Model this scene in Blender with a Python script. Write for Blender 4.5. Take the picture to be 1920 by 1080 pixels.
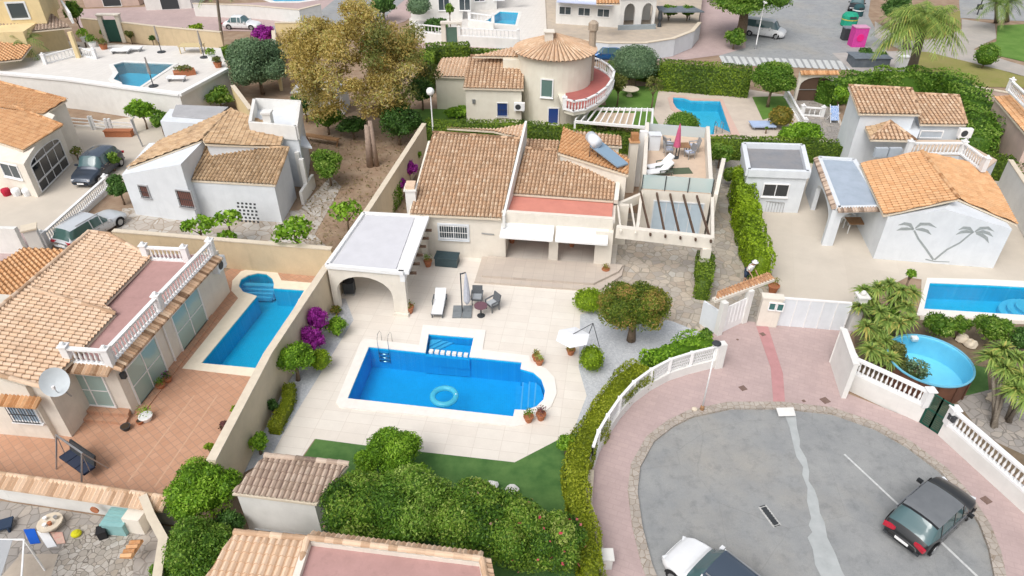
import bpy, math, random
import numpy as np
from mathutils import Vector
from mathutils.geometry import tessellate_polygon
random.seed(7); RNG = np.random.default_rng(7)
S = bpy.context.scene
for o in list(bpy.data.objects): bpy.data.objects.remove(o)
R = math.radians
# ---------------------------------------------------------------- camera
F = 1290.0; TH = R(35.5); H = 23.0          # focal length in photo pixels, pitch below horizon, camera height
cam = bpy.data.cameras.new('camera'); co = bpy.data.objects.new('camera', cam); S.collection.objects.link(co)
co.location = (0, 0, H); co.rotation_euler = (R(90) - TH, 0, 0)
cam.sensor_width = 36; cam.lens = 36 * F / 1920; cam.clip_start = .1; cam.clip_end = 1500
S.camera = co
# ---------------------------------------------------------------- sky, sun, exposure (bright overcast)
w = bpy.data.worlds.new('World'); S.world = w; w.use_nodes = True
nt = w.node_tree; bg = nt.nodes['Background']
sky = nt.nodes.new('ShaderNodeTexSky'); sky.sky_type = 'NISHITA'; sky.sun_disc = False
sky.sun_elevation = R(54); sky.sun_rotation = R(212); sky.air_density = 1.0; sky.dust_density = 5; sky.ozone_density = .6
hs = nt.nodes.new('ShaderNodeHueSaturation'); hs.inputs['Saturation'].default_value = .36
nt.links.new(sky.outputs[0], hs.inputs['Color']); nt.links.new(hs.outputs[0], bg.inputs['Color'])
bg.inputs['Strength'].default_value = .15
sl = bpy.data.lights.new('sun', 'SUN'); sl.energy = 1.05; sl.angle = R(38); sl.color = (1, .99, .975)
so = bpy.data.objects.new('sun', sl); S.collection.objects.link(so)
so.rotation_euler = (R(36), 0, R(-32))      # light comes from up, behind the camera and a little left
S.view_settings.view_transform = 'Standard'; S.view_settings.look = 'None'
S.view_settings.exposure = 0.25; S.view_settings.gamma = 1
S.render.resolution_x = 1024; S.render.resolution_y = 576
# ---------------------------------------------------------------- photo pixel -> place
CS, SN = math.cos(TH), math.sin(TH)
def ray(p):
    dx = (p[0] - 960) / F; dy = -(p[1] - 540) / F
    return Vector((dx, CS + dy * SN, -SN + dy * CS))
def P(px, py, z=0):
    d = ray((px, py)); t = (z - H) / d.z
    return Vector((d.x * t, d.y * t, z))
def PP(l, z=0): return [P(a, b, z) for a, b in l]
def mpp(p):      # metres per photo pixel at a place
    return (p.y * CS - (p.z - H) * SN) / F
def xy(v): return Vector((v[0], v[1]))
# ---------------------------------------------------------------- materials
MATS = {}
def nodes(name):
    m = bpy.data.materials.new(name); m.use_nodes = True; t = m.node_tree
    b = t.nodes['Principled BSDF']; return m, t, b
def N(t, k, **kw):
    n = t.nodes.new(k)
    for a, v in kw.items():
        if a.startswith('_'): setattr(n, a[1:], v)
        else: n.inputs[a.replace('__', ' ')].default_value = v
    return n
def mixc(t, f, a, b, mode='MIX'):
    m = t.nodes.new('ShaderNodeMix'); m.data_type = 'RGBA'; m.blend_type = mode
    for s, v in ((0, f), (6, a), (7, b)):
        if isinstance(v, (int, float, tuple)): m.inputs[s].default_value = (*v, 1) if isinstance(v, tuple) else v
        else: t.links.new(v, m.inputs[s])
    return m.outputs[2]
def ramp(t, f, stops):
    r = t.nodes.new('ShaderNodeValToRGB'); e = r.color_ramp.elements
    while len(e) < len(stops): e.new(.5)
    for q, (p, c) in zip(e, stops): q.position = p; q.color = (*c, 1) if len(c) == 3 else c
    t.links.new(f, r.inputs[0]); return r.outputs[0]
def coord(t, rot=0):
    tc = t.nodes.new('ShaderNodeTexCoord'); mp = t.nodes.new('ShaderNodeMapping'); mp.inputs['Rotation'].default_value = (0, 0, rot)
    t.links.new(tc.outputs['Object'], mp.inputs[0]); return mp.outputs[0]
def noise(t, c, scale, detail=4, rough=.6):
    n = N(t, 'ShaderNodeTexNoise', Scale=scale, Detail=detail, Roughness=rough); t.links.new(c, n.inputs['Vector']); return n.outputs['Fac']
def rng(t, f, a, b, lo=0., hi=1.):
    m = N(t, 'ShaderNodeMapRange'); m.inputs[1].default_value = a; m.inputs[2].default_value = b; m.inputs[3].default_value = lo; m.inputs[4].default_value = hi
    t.links.new(f, m.inputs[0]); return m.outputs[0]
def bump(t, b, f, st=.3, dist=.02):
    n = N(t, 'ShaderNodeBump', Strength=st, Distance=dist); t.links.new(f, n.inputs['Height']); t.links.new(n.outputs[0], b.inputs['Normal'])
def dk(c, k): return tuple(min(1, x * k) for x in c)
def pm(name, c, c2=None, scale=2., rough=.85, var=.0, stain=.0, bs=0., metal=0., spec=.3, bscale=30):
    """general painted / mineral surface: two tones broken up by noise, broad staining, fine relief"""
    if name in MATS: return MATS[name]
    m, t, b = nodes(name); k = coord(t)
    c2 = c2 or dk(c, .88)
    col = mixc(t, rng(t, noise(t, k, scale), .35, .68), c, c2)
    if stain:
        col = mixc(t, rng(t, noise(t, k, .35, 6, .7), .45, .75, 0, stain), col, dk(c, .55))
        col = mixc(t, rng(t, noise(t, k, 9, 3), .5, .8, 0, stain * .6), col, dk(c, 1.25))
        sm = t.nodes.new('ShaderNodeMapping'); sm.inputs['Scale'].default_value = (2.2, 2.2, .16); t.links.new(k, sm.inputs[0])   # rain streaks run down walls
        col = mixc(t, rng(t, noise(t, sm.outputs[0], 1.6, 5, .7), .54, .78, 0, stain * 1.3), col, dk(c, .62))
    t.links.new(col, b.inputs['Base Color']); b.inputs['Roughness'].default_value = rough; b.inputs['Metallic'].default_value = metal
    b.inputs['Specular IOR Level'].default_value = spec
    if bs: bump(t, b, noise(t, k, bscale, 3), bs, .01)
    MATS[name] = m; return m
def paver(name, c, c2, mortar, w, h, rot=0, msz=.012, off=.5, stain=.25, bs=.3, rough=.8, sc=1.3):
    if name in MATS: return MATS[name]
    m, t, b = nodes(name); k = coord(t, rot)
    br = N(t, 'ShaderNodeTexBrick', Scale=1.); br.offset = off; t.links.new(k, br.inputs['Vector'])
    br.inputs['Color1'].default_value = (*c, 1); br.inputs['Color2'].default_value = (*c2, 1); br.inputs['Mortar'].default_value = (*mortar, 1)
    br.inputs['Mortar Size'].default_value = msz; br.inputs['Brick Width'].default_value = w; br.inputs['Row Height'].default_value = h
    col = mixc(t, rng(t, noise(t, k, sc, 6), .3, .75, 0, .5), br.outputs[0], dk(c2, .85))
    col = mixc(t, rng(t, noise(t, k, .22, 7, .7), .45, .75, 0, stain), col, dk(c, .6))
    col = mixc(t, rng(t, noise(t, k, 14, 3), .55, .8, 0, .35), col, dk(c, 1.15))
    t.links.new(col, b.inputs['Base Color']); b.inputs['Roughness'].default_value = rough; b.inputs['Specular IOR Level'].default_value = .25
    bump(t, b, br.outputs['Fac'], -bs, .01); MATS[name] = m; return m
def asph(name, c, c2):
    m, t, b = nodes(name); k = coord(t)
    col = mixc(t, rng(t, noise(t, k, .5, 7, .7), .35, .65), c, c2); col = mixc(t, rng(t, noise(t, k, .16, 6, .65), .48, .7, 0, .55), col, (.36, .33, .28)); col = mixc(t, rng(t, noise(t, k, 1.7, 8, .75), .50, .72, 0, .65), col, dk(c, .62))
    v = N(t, 'ShaderNodeTexVoronoi', _feature='DISTANCE_TO_EDGE', Scale=.28); w_ = t.nodes.new('ShaderNodeMix'); w_.data_type = 'VECTOR'; w_.inputs[0].default_value = .12; t.links.new(k, w_.inputs[4])
    nn = N(t, 'ShaderNodeTexNoise', Scale=1.2, Detail=6.); t.links.new(k, nn.inputs['Vector']); t.links.new(nn.outputs['Color'], w_.inputs[5]); t.links.new(w_.outputs[1], v.inputs['Vector'])
    col = mixc(t, rng(t, v.outputs['Distance'], .0, .004, .28, 0), col, (.12, .12, .12)); col = mixc(t, rng(t, noise(t, k, 45, 3), .45, .7, 0, .35), col, dk(c, .6)); col = mixc(t, rng(t, noise(t, k, 60, 2), .58, .75, 0, .4), col, (.5, .5, .48))
    t.links.new(col, b.inputs['Base Color']); b.inputs['Roughness'].default_value = .9; bump(t, b, noise(t, k, 60, 3), .4, .01); MATS[name] = m; return m
def crazy(name, cols, scale, mortar=(.2, .18, .15), rnd=.9, gap=.05):
    """irregular stones: voronoi cells with joints"""
    if name in MATS: return MATS[name]
    m, t, b = nodes(name); k = coord(t)
    v = N(t, 'ShaderNodeTexVoronoi', Scale=scale, Randomness=rnd); t.links.new(k, v.inputs['Vector'])
    d = N(t, 'ShaderNodeTexVoronoi', _feature='DISTANCE_TO_EDGE', Scale=scale, Randomness=rnd); t.links.new(k, d.inputs['Vector'])
    sp = N(t, 'ShaderNodeSeparateColor'); t.links.new(v.outputs['Color'], sp.inputs[0])
    n = len(cols); col = ramp(t, sp.outputs[0], [(i / (n - 1), c) for i, c in enumerate(cols)])
    col = mixc(t, rng(t, noise(t, k, 6, 5), .35, .7, 0, .4), col, dk(cols[0], .7))
    col = mixc(t, rng(t, d.outputs['Distance'], gap * .4, gap, 1, 0), col, mortar)
    col = mixc(t, rng(t, noise(t, k, .4, 5), .45, .75, 0, .35), col, dk(cols[-1], .8))
    t.links.new(col, b.inputs['Base Color']); b.inputs['Roughness'].default_value = .85
    bump(t, b, rng(t, d.outputs['Distance'], 0, gap * 1.5), .5, .02); MATS[name] = m; return m
def rooftile(name, cols, dirt=(.12, .09, .06), dirty=.4):
    if name in MATS: return MATS[name]
    m, t, b = nodes(name); k = coord(t)
    a = N(t, 'ShaderNodeAttribute', _attribute_name='rnd'); n = len(cols)
    col = ramp(t, a.outputs['Fac'], [(i / (n - 1), c) for i, c in enumerate(cols)])
    col = mixc(t, rng(t, noise(t, k, 1.1, 7, .75), .5, .78, 0, dirty), col, dirt)
    col = mixc(t, rng(t, noise(t, k, 12, 4), .5, .8, 0, .35), col, (.66, .53, .38))
    t.links.new(col, b.inputs['Base Color']); b.inputs['Roughness'].default_value = .85; b.inputs['Specular IOR Level'].default_value = .2
    bump(t, b, noise(t, k, 25, 3), .25, .01); MATS[name] = m; return m
def leafm(name, cols, trans=.25):
    if name in MATS: return MATS[name]
    m, t, b = nodes(name)
    a = N(t, 'ShaderNodeAttribute', _attribute_name='rnd'); n = len(cols)
    col = ramp(t, a.outputs['Fac'], [(i / (n - 1), c) for i, c in enumerate(cols)])
    t.links.new(col, b.inputs['Base Color']); b.inputs['Roughness'].default_value = .55; b.inputs['Specular IOR Level'].default_value = .3
    tr = N(t, 'ShaderNodeBsdfTranslucent'); t.links.new(col, tr.inputs[0])
    mx = N(t, 'ShaderNodeMixShader'); mx.inputs[0].default_value = trans
    t.links.new(b.outputs[0], mx.inputs[1]); t.links.new(tr.outputs[0], mx.inputs[2]); t.links.new(mx.outputs[0], t.nodes['Material Output'].inputs[0])
    MATS[name] = m; return m
def glassm(name, c=(.03, .06, .06), rough=.05, metal=0.):
    if name in MATS: return MATS[name]
    m, t, b = nodes(name); b.inputs['Base Color'].default_value = (*c, 1); b.inputs['Roughness'].default_value = rough
    b.inputs['Specular IOR Level'].default_value = .8; b.inputs['Metallic'].default_value = metal; MATS[name] = m; return m
def waterm(name, tint, ripple=.3):
    m, t, b = nodes(name); k = coord(t); t.nodes.remove(b)
    tr = N(t, 'ShaderNodeBsdfTransparent'); tr.inputs[0].default_value = (*tint, 1)
    gl = N(t, 'ShaderNodeBsdfGlossy'); gl.inputs['Roughness'].default_value = .04
    fr = N(t, 'ShaderNodeFresnel'); fr.inputs[0].default_value = 1.33
    bp = N(t, 'ShaderNodeBump', Strength=ripple, Distance=.05); t.links.new(noise(t, k, 4.5, 4), bp.inputs['Height'])
    t.links.new(bp.outputs[0], gl.inputs['Normal']); t.links.new(bp.outputs[0], fr.inputs['Normal'])
    mx = N(t, 'ShaderNodeMixShader'); t.links.new(fr.outputs[0], mx.inputs[0]); t.links.new(tr.outputs[0], mx.inputs[1]); t.links.new(gl.outputs[0], mx.inputs[2])
    t.links.new(mx.outputs[0], t.nodes['Material Output'].inputs[0]); return m
def clearm(name, tint, al=.5):
    if name in MATS: return MATS[name]
    m, t, b = nodes(name); b.inputs['Base Color'].default_value = (*tint, 1); b.inputs['Roughness'].default_value = .1; b.inputs['Alpha'].default_value = al
    MATS[name] = m; return m
def carpaint(name, c, metal=.3):
    if name in MATS: return MATS[name]
    m, t, b = nodes(name); k = coord(t)
    col = mixc(t, rng(t, noise(t, k, 3, 5), .4, .8, 0, .3), c, dk(c, .8)); t.links.new(col, b.inputs['Base Color'])
    b.inputs['Roughness'].default_value = .32; b.inputs['Metallic'].default_value = metal; b.inputs['Coat Weight'].default_value = .6; b.inputs['Coat Roughness'].default_value = .06
    MATS[name] = m; return m
# ---------------------------------------------------------------- objects
COL = S.collection; WL = {}
def tagit(o, label=None, cat=None, group=None, kind=None):
    if label: o['label'] = label
    if cat: o['category'] = cat
    if group: o['group'] = group
    if kind: o['kind'] = kind
    return o
def thing(name, label, cat, loc=(0, 0, 0), group=None, rz=0):
    o = bpy.data.objects.new(name, None); COL.objects.link(o); o.location = loc; o.rotation_euler = (0, 0, rz); o.empty_display_size = .2
    WL[o.name] = Vector(loc); return tagit(o, label, cat, group)
def copytree(o, parent=None, **tags):
    c = o.copy(); COL.objects.link(c)
    if parent: c.parent = parent
    for ch in list(o.children): copytree(ch, c)
    tagit(c, **tags); return c
class MB:
    def __init__(s): s.v = []; s.f = []; s.m = []; s.a = []
    def add(s, vs, fs, m=0, a=None):
        n = len(s.v); s.v += [tuple(v) for v in vs]; s.f += [tuple(i + n for i in f) for f in fs]; s.m += [m] * len(fs)
        s.a += ([random.random()] * len(fs) if a is None else a); return s
    def box(s, c, d, rz=0, m=0):
        x, y, z = d[0] / 2, d[1] / 2, d[2] / 2; cr, sr = math.cos(rz), math.sin(rz)
        vs = [(c[0] + a * x * cr - b * y * sr, c[1] + a * x * sr + b * y * cr, c[2] + k * z) for a in (-1, 1) for b in (-1, 1) for k in (-1, 1)]
        return s.add(vs, [(0, 1, 3, 2), (4, 6, 7, 5), (0, 4, 5, 1), (2, 3, 7, 6), (0, 2, 6, 4), (1, 5, 7, 3)], m)
    def beam(s, a, b, w, h, m=0, up=(0, 0, 1)):
        a = Vector(a); b = Vector(b); d = (b - a).normalized(); u = Vector(up)
        if abs(d.dot(u)) > .98: u = Vector((1, 0, 0))
        x = d.cross(u).normalized() * w / 2; y = x.cross(d).normalized() * h / 2
        vs = [p + i * x + j * y for p in (a, b) for i, j in ((-1, -1), (1, -1), (1, 1), (-1, 1))]
        return s.add(vs, [(3, 2, 1, 0), (4, 5, 6, 7), (0, 1, 5, 4), (1, 2, 6, 5), (2, 3, 7, 6), (3, 0, 4, 7)], m)
    def prism(s, poly, z0, z1, m=0, mt=None, holes=()):
        """z1 a number or a function of (x, y)"""
        top = z1 if callable(z1) else (lambda x, y: z1)
        loops = [[Vector((p[0], p[1], 0)) for p in poly]] + [[Vector((p[0], p[1], 0)) for p in h] for h in holes]
        ar = sum(a.x * b.y - b.x * a.y for a, b in zip(loops[0], loops[0][1:] + loops[0][:1]))
        tris = tessellate_polygon(loops); fl = [p for l in loops for p in l]; n = len(fl)
        vs = [(p.x, p.y, top(p.x, p.y)) for p in fl] + [(p.x, p.y, z0) for p in fl]
        def up(t):
            a, b, c = [fl[i] for i in t]; return t if (b - a).cross(c - a).z > 0 else t[::-1]
        tf = [tuple(up(t)) for t in tris]
        s.add(vs, tf, m if mt is None else mt)
        s.add(vs, [tuple(i + n for i in t[::-1]) for t in tf], m)
        i0 = 0; sd = []
        for k, l in enumerate(loops):
            L = len(l); a_ = sum(a.x * b.y - b.x * a.y for a, b in zip(l, l[1:] + l[:1]))
            for i in range(L):
                a, b = i0 + i, i0 + (i + 1) % L
                q = (a + n, b + n, b, a); sd.append(q if (a_ > 0) == (k == 0) else q[::-1])
            i0 += L
        return s.add(vs, sd, m)
    def sheet(s, poly, z, m=0, holes=()):
        loops = [[Vector((p[0], p[1], 0)) for p in l] for l in [poly] + list(holes)]
        fl = [p for l in loops for p in l]; tf = []
        for t in tessellate_polygon(loops):
            a, b, c = [fl[i] for i in t]; tf.append(tuple(t) if (b - a).cross(c - a).z > 0 else tuple(t[::-1]))
        return s.add([(p.x, p.y, z) for p in fl], tf, m)
    def outline(s, A, B, pts, t, m=0, off=0.):
        """2D outline pts (s along A->B in metres, z) extruded by t to the left of A->B"""
        A = Vector((A[0], A[1], 0)); B = Vector((B[0], B[1], 0)); d = (B - A).normalized(); nrm = Vector((-d.y, d.x, 0))
        fr = [A + d * p[0] + Vector((0, 0, p[1])) + nrm * off for p in pts]; n = len(pts)
        tf = tessellate_polygon([[Vector((p[0], p[1], 0)) for p in pts]]); bk = [p + nrm * t for p in fr]
        s.add(fr + bk, [tuple(x) for x in tf] + [tuple(i + n for i in x) for x in tf] + [(i, (i + 1) % n, (i + 1) % n + n, i + n) for i in range(n)], m)
        return s
    def tube(s, pts, r, n=6, m=0, caps=True):
        pts = [Vector(p) for p in pts]; rr = r if isinstance(r, (list, tuple)) else [r] * len(pts); vs = []; fs = []
        for i, p in enumerate(pts):
            d = (pts[min(i + 1, len(pts) - 1)] - pts[max(i - 1, 0)]).normalized()
            u = Vector((0, 0, 1)) if abs(d.z) < .9 else Vector((1, 0, 0)); x = d.cross(u).normalized(); y = x.cross(d)
            vs += [p + (x * math.cos(2 * math.pi * k / n) + y * math.sin(2 * math.pi * k / n)) * rr[i] for k in range(n)]
        for i in range(len(pts) - 1): fs += [(i * n + k, i * n + (k + 1) % n, (i + 1) * n + (k + 1) % n, (i + 1) * n + k) for k in range(n)]
        if caps: fs += [tuple(range(n))[::-1], tuple((len(pts) - 1) * n + k for k in range(n))]
        return s.add(vs, fs, m)
    def lathe(s, c, prof, n=12, m=0, cap=True):
        vs = [(c[0] + r * math.cos(2 * math.pi * k / n), c[1] + r * math.sin(2 * math.pi * k / n), c[2] + z) for r, z in prof for k in range(n)]
        fs = [(i * n + k, i * n + (k + 1) % n, (i + 1) * n + (k + 1) % n, (i + 1) * n + k) for i in range(len(prof) - 1) for k in range(n)]
        if cap: fs += [tuple(range(n))[::-1], tuple((len(prof) - 1) * n + k for k in range(n))]
        return s.add(vs, fs, m)
    def ell(s, c, r, n=12, m=0, lump=0., seed=0):
        rn = random.Random(seed); ph = [rn.uniform(0, 6) for _ in range(6)]; vs = []; h = n // 2
        for i in range(h + 1):
            for k in range(n):
                a = math.pi * i / h - math.pi / 2; b = 2 * math.pi * k / n
                q = 1 + lump * (math.sin(3 * b + ph[0] + 2 * a) + math.sin(5 * b + ph[1] - 3 * a) * .6 + math.sin(4 * a + ph[2]) * .5)
                vs.append((c[0] + r[0] * q * math.cos(a) * math.cos(b), c[1] + r[1] * q * math.cos(a) * math.sin(b), c[2] + r[2] * q * math.sin(a)))
        return s.add(vs, [(i * n + k, i * n + (k + 1) % n, (i + 1) * n + (k + 1) % n, (i + 1) * n + k) for i in range(h) for k in range(n)], m)
    def build(s, name, mats, parent=None, label=None, cat=None, group=None, kind=None, smooth=False, origin=None):
        mats = mats if isinstance(mats, (list, tuple)) else [mats]
        used = sorted({i for f in s.f for i in f})
        if len(used) < len(s.v): mp_ = {u: i for i, u in enumerate(used)}; s.v = [s.v[u] for u in used]; s.f = [tuple(mp_[i] for i in f) for f in s.f]
        V = np.array(s.v, dtype=float)
        if parent is not None: o3 = WL.get(parent.name, Vector((0, 0, 0)))
        elif origin is not None: o3 = Vector(origin)
        elif kind == 'structure': o3 = Vector((0, 0, 0))
        else: o3 = Vector(((V[:, 0].min() + V[:, 0].max()) / 2, (V[:, 1].min() + V[:, 1].max()) / 2, V[:, 2].min()))
        me = bpy.data.meshes.new(name); me.from_pydata((V - np.array(o3)).tolist(), [], s.f)
        for m in mats: me.materials.append(m)
        me.polygons.foreach_set('material_index', s.m)
        at = me.attributes.new('rnd', 'FLOAT', 'FACE'); at.data.foreach_set('value', s.a)
        if smooth: me.polygons.foreach_set('use_smooth', [True] * len(s.f))
        me.update()
        o = bpy.data.objects.new(name, me); COL.objects.link(o); WL[o.name] = o3
        if parent is not None: o.parent = parent
        else: o.location = o3
        return tagit(o, label, cat, group, kind)
def quads(name, V, mat, rnd, parent=None, label=None, cat=None, group=None, kind=None, core=None, nv=4):
    """many small leaf faces, V is (n,nv,3); core an MB of solid faces merged in"""
    n = len(V); vs = V.reshape(-1, 3)
    if parent is not None: o3 = np.array(WL.get(parent.name, Vector((0, 0, 0))))
    else: o3 = np.array([vs[:, 0].mean(), vs[:, 1].mean(), max(0, vs[:, 2].min())])
    cv = np.array(core.v).reshape(-1, 3) if core and core.v else np.zeros((0, 3))
    cf = core.f if core and core.v else []
    me = bpy.data.meshes.new(name)
    allv = np.concatenate([vs, cv]) - o3
    me.vertices.add(len(allv)); me.vertices.foreach_set('co', allv.ravel())
    lf = [i + n * nv for f in cf for i in f]; me.loops.add(n * nv + len(lf))
    me.loops.foreach_set('vertex_index', np.concatenate([np.arange(n * nv), np.array(lf, dtype=int)]).astype(np.int32))
    st = np.arange(n) * nv; tot = np.full(n, nv); k = n * nv
    if cf:
        t2 = np.array([len(f) for f in cf]); s2 = k + np.concatenate([[0], np.cumsum(t2)[:-1]]); st = np.concatenate([st, s2]); tot = np.concatenate([tot, t2])
    me.polygons.add(len(st)); me.polygons.foreach_set('loop_start', st.astype(np.int32)); me.polygons.foreach_set('loop_total', tot.astype(np.int32))
    me.update(calc_edges=True); me.validate()
    ra = np.concatenate([rnd, np.full(len(me.polygons) - n, .25)]) if len(me.polygons) >= n else rnd[:len(me.polygons)]
    at = me.attributes.new('rnd', 'FLOAT', 'FACE'); at.data.foreach_set('value', ra)
    me.materials.append(mat)
    o = bpy.data.objects.new(name, me); COL.objects.link(o); WL[o.name] = Vector(o3)
    if parent is not None: o.parent = parent
    else: o.location = o3
    return tagit(o, label, cat, group, kind)
def unit(v): return v / np.maximum(np.linalg.norm(v, axis=-1, keepdims=True), 1e-9)
def leafquads(pts, nrm, size, asp=.5, spread=.8):
    n = len(pts); nn = unit(nrm + RNG.normal(size=(n, 3)) * spread)
    a = unit(np.cross(nn, RNG.normal(size=(n, 3)))); b = np.cross(nn, a)
    L = size * RNG.uniform(.6, 1.3, (n, 1)); W = L * asp
    return np.stack([pts - a * L * .5, pts + b * W * .5, pts + a * L * .5, pts - b * W * .5], 1)
def crownleaves(lobes, n, size, asp=.5, shell=.78, spread=.8, vary=.25):
    ar = np.array([(r[0] * r[1] + r[0] * r[2]) for c, r in lobes]); cnt = np.maximum(1, (n * ar / ar.sum()).astype(int)); VV = []; RR = []
    for (c, r), k in zip(lobes, cnt):
        d = unit(RNG.normal(size=(k, 3))); d[:, 2] = np.where(d[:, 2] < -.5, -d[:, 2], d[:, 2])
        q = RNG.uniform(shell, 1.06, (k, 1)); p = np.array(c) + d * np.array(r) * q
        VV.append(leafquads(p, d, size, asp, spread)); RR.append(np.clip(RNG.normal(.5 + RNG.uniform(-vary, vary), .2, k), 0, 1))
    return np.concatenate(VV), np.concatenate(RR)
# ---------------------------------------------------------------- shared materials
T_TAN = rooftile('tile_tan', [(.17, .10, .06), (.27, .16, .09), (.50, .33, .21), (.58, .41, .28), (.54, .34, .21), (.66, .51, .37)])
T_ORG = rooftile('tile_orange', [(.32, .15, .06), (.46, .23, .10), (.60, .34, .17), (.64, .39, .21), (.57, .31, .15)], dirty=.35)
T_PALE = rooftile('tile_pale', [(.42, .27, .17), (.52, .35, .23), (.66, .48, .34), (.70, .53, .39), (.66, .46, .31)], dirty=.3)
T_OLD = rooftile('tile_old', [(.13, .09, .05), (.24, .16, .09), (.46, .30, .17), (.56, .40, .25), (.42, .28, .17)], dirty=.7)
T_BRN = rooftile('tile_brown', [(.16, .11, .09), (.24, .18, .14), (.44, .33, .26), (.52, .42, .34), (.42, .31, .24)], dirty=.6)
CREAM = pm('cream_stucco', (.74, .69, .61), (.68, .63, .55), 1.5, stain=.22, bs=.2)
CREAMY = pm('yellow_stucco', (.72, .58, .33), (.66, .53, .30), 1.5, stain=.22, bs=.2)
BEIGEW = pm('beige_wall', (.62, .50, .33), (.56, .45, .30), 1.2, stain=.3, bs=.2)
WHITEW = pm('white_stucco', (.74, .73, .70), (.68, .67, .64), 1.5, stain=.16, bs=.2)
BLUEW = pm('cool_white_stucco', (.68, .71, .74), (.63, .66, .69), 1.5, stain=.14, bs=.2)
PINKW = pm('pink_stucco', (.58, .44, .38), (.52, .40, .35), 1.5, stain=.25, bs=.2)
WPAINT = pm('white_paint', (.82, .82, .82), (.78, .78, .77), 3, rough=.5, stain=.08)
REDF = pm('red_terrace', (.45, .27, .25), (.40, .24, .22), 1.2, stain=.35, bs=.1)
SALM = pm('salmon_terrace', (.62, .25, .19), (.56, .22, .17), 1.2, stain=.2, bs=.1)
WOOD = pm('dark_wood', (.10, .06, .04), rough=.7); BRNW = pm('brown_wood', (.32, .18, .09), (.25, .14, .07), 6, rough=.7)
METAL = pm('grey_metal', (.45, .46, .47), rough=.4, metal=.7); CHROME = pm('steel', (.7, .7, .7), rough=.15, metal=1.)
DARKM = pm('dark_metal', (.05, .055, .06), rough=.5); BLACK = pm('black_rubber', (.02, .02, .022), rough=.75)
GLASS = glassm('window_glass', (.05, .07, .08)); GGLASS = glassm('green_glass', (.34, .47, .44), .12); DGLASS = glassm('dark_glass', (.015, .02, .025))
RATTAN = pm('grey_rattan', (.10, .11, .12), (.15, .16, .17), 25, rough=.8, bs=.5, bscale=90)
FABW = pm('white_fabric', (.78, .79, .80), (.72, .73, .75), 3, rough=.9, bs=.1, bscale=10)
TERRA = pm('terracotta', (.45, .17, .08), (.36, .14, .07), 8, rough=.8)
SOIL = pm('potting_soil', (.06, .04, .025), rough=1.); BARK = pm('bark', (.22, .16, .11), (.13, .09, .06), 8, bs=.8, bscale=20); PBARK = pm('palm_bark', (.25, .22, .18), (.16, .13, .10), 14, bs=.8, bscale=14)
STONEC = pm('pale_stone', (.66, .58, .46), (.60, .52, .41), 3, stain=.15, bs=.2)
L_MID = leafm('leaf_mid', [(.03, .08, .01), (.10, .22, .02), (.20, .34, .04), (.38, .50, .12)], .35)
L_OLE = leafm('leaf_oleander', [(.03, .08, .01), (.09, .20, .02), (.17, .30, .03), (.28, .40, .06), (.40, .47, .13)], .35)
L_BRT = leafm('leaf_bright', [(.05, .12, .01), (.15, .31, .02), (.26, .46, .03), (.40, .60, .08)], .35)
L_DRK = leafm('leaf_dark', [(.02, .05, .01), (.05, .13, .02), (.09, .19, .04), (.15, .27, .06)])
L_OLV = leafm('leaf_olive', [(.05, .07, .02), (.12, .15, .03), (.19, .20, .05), (.26, .26, .08)])
L_HDG = leafm('leaf_hedge', [(.08, .12, .01), (.20, .25, .01), (.30, .35, .02), (.38, .41, .04)], .3)
L_HDK = leafm('leaf_hedge_dark', [(.03, .07, .01), (.10, .17, .02), (.17, .26, .02), (.23, .33, .03)], .25)
L_TOP = leafm('leaf_topiary', [(.06, .11, .01), (.19, .30, .01), (.29, .43, .02), (.37, .50, .03)], .3)
L_OAK = leafm('leaf_brown_green', [(.04, .08, .01), (.12, .18, .02), (.20, .26, .03), (.34, .26, .06), (.46, .28, .10)], .3)
L_GUM = leafm('leaf_gold', [(.24, .19, .05), (.44, .34, .09), (.58, .45, .13), (.64, .50, .20), (.44, .45, .11), (.60, .51, .34)], .4)
L_GRY = leafm('leaf_grey_green', [(.05, .10, .05), (.12, .20, .10), (.18, .28, .14), (.26, .34, .20)])
L_PUR = leafm('leaf_magenta', [(.16, .01, .14), (.30, .02, .27), (.42, .04, .38), (.22, .02, .20)])
L_RED = leafm('petals_red', [(.5, .04, .08), (.6, .12, .15), (.55, .2, .2)]); L_YEL = leafm('leaf_yucca', [(.08, .13, .03), (.19, .30, .06), (.32, .43, .10), (.48, .42, .11)])
L_PLM = leafm('leaf_palm', [(.05, .10, .02), (.14, .23, .05), (.24, .34, .08), (.38, .42, .14)])
# ---------------------------------------------------------------- tiled roofs
class Plane:
    def __init__(s, e1, e2, ze, pitch, inside):
        s.a = P(*e1, ze); b = P(*e2, ze); s.ze = ze; s.u = (b - s.a).normalized()
        n = Vector((-s.u.y, s.u.x, 0)); q = P(*inside, ze)
        if (q - s.a).dot(n) < 0: n = -n
        s.n = n; s.k = math.tan(R(pitch))
    def z(s, x, y): return s.ze + ((x - s.a.x) * s.n.x + (y - s.a.y) * s.n.y) * s.k
    def hit(s, p):
        d = ray(p); o = Vector((0, 0, H))
        # o.z + t d.z = ze + k*((o+td - a).n)
        t = (s.ze + s.k * ((o - s.a).dot(s.n)) - H) / (d.z - s.k * (d.x * s.n.x + d.y * s.n.y)); return o + d * t
    def uv(s, p): q = Vector((p[0], p[1], 0)) - Vector((s.a.x, s.a.y, 0)); return q.dot(s.u), q.dot(s.n)
    def xyz(s, u, v, dz=0): x = s.a.x + s.u.x * u + s.n.x * v; y = s.a.y + s.u.y * u + s.n.y * v; return (x, y, s.ze + s.k * v + dz)
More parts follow.
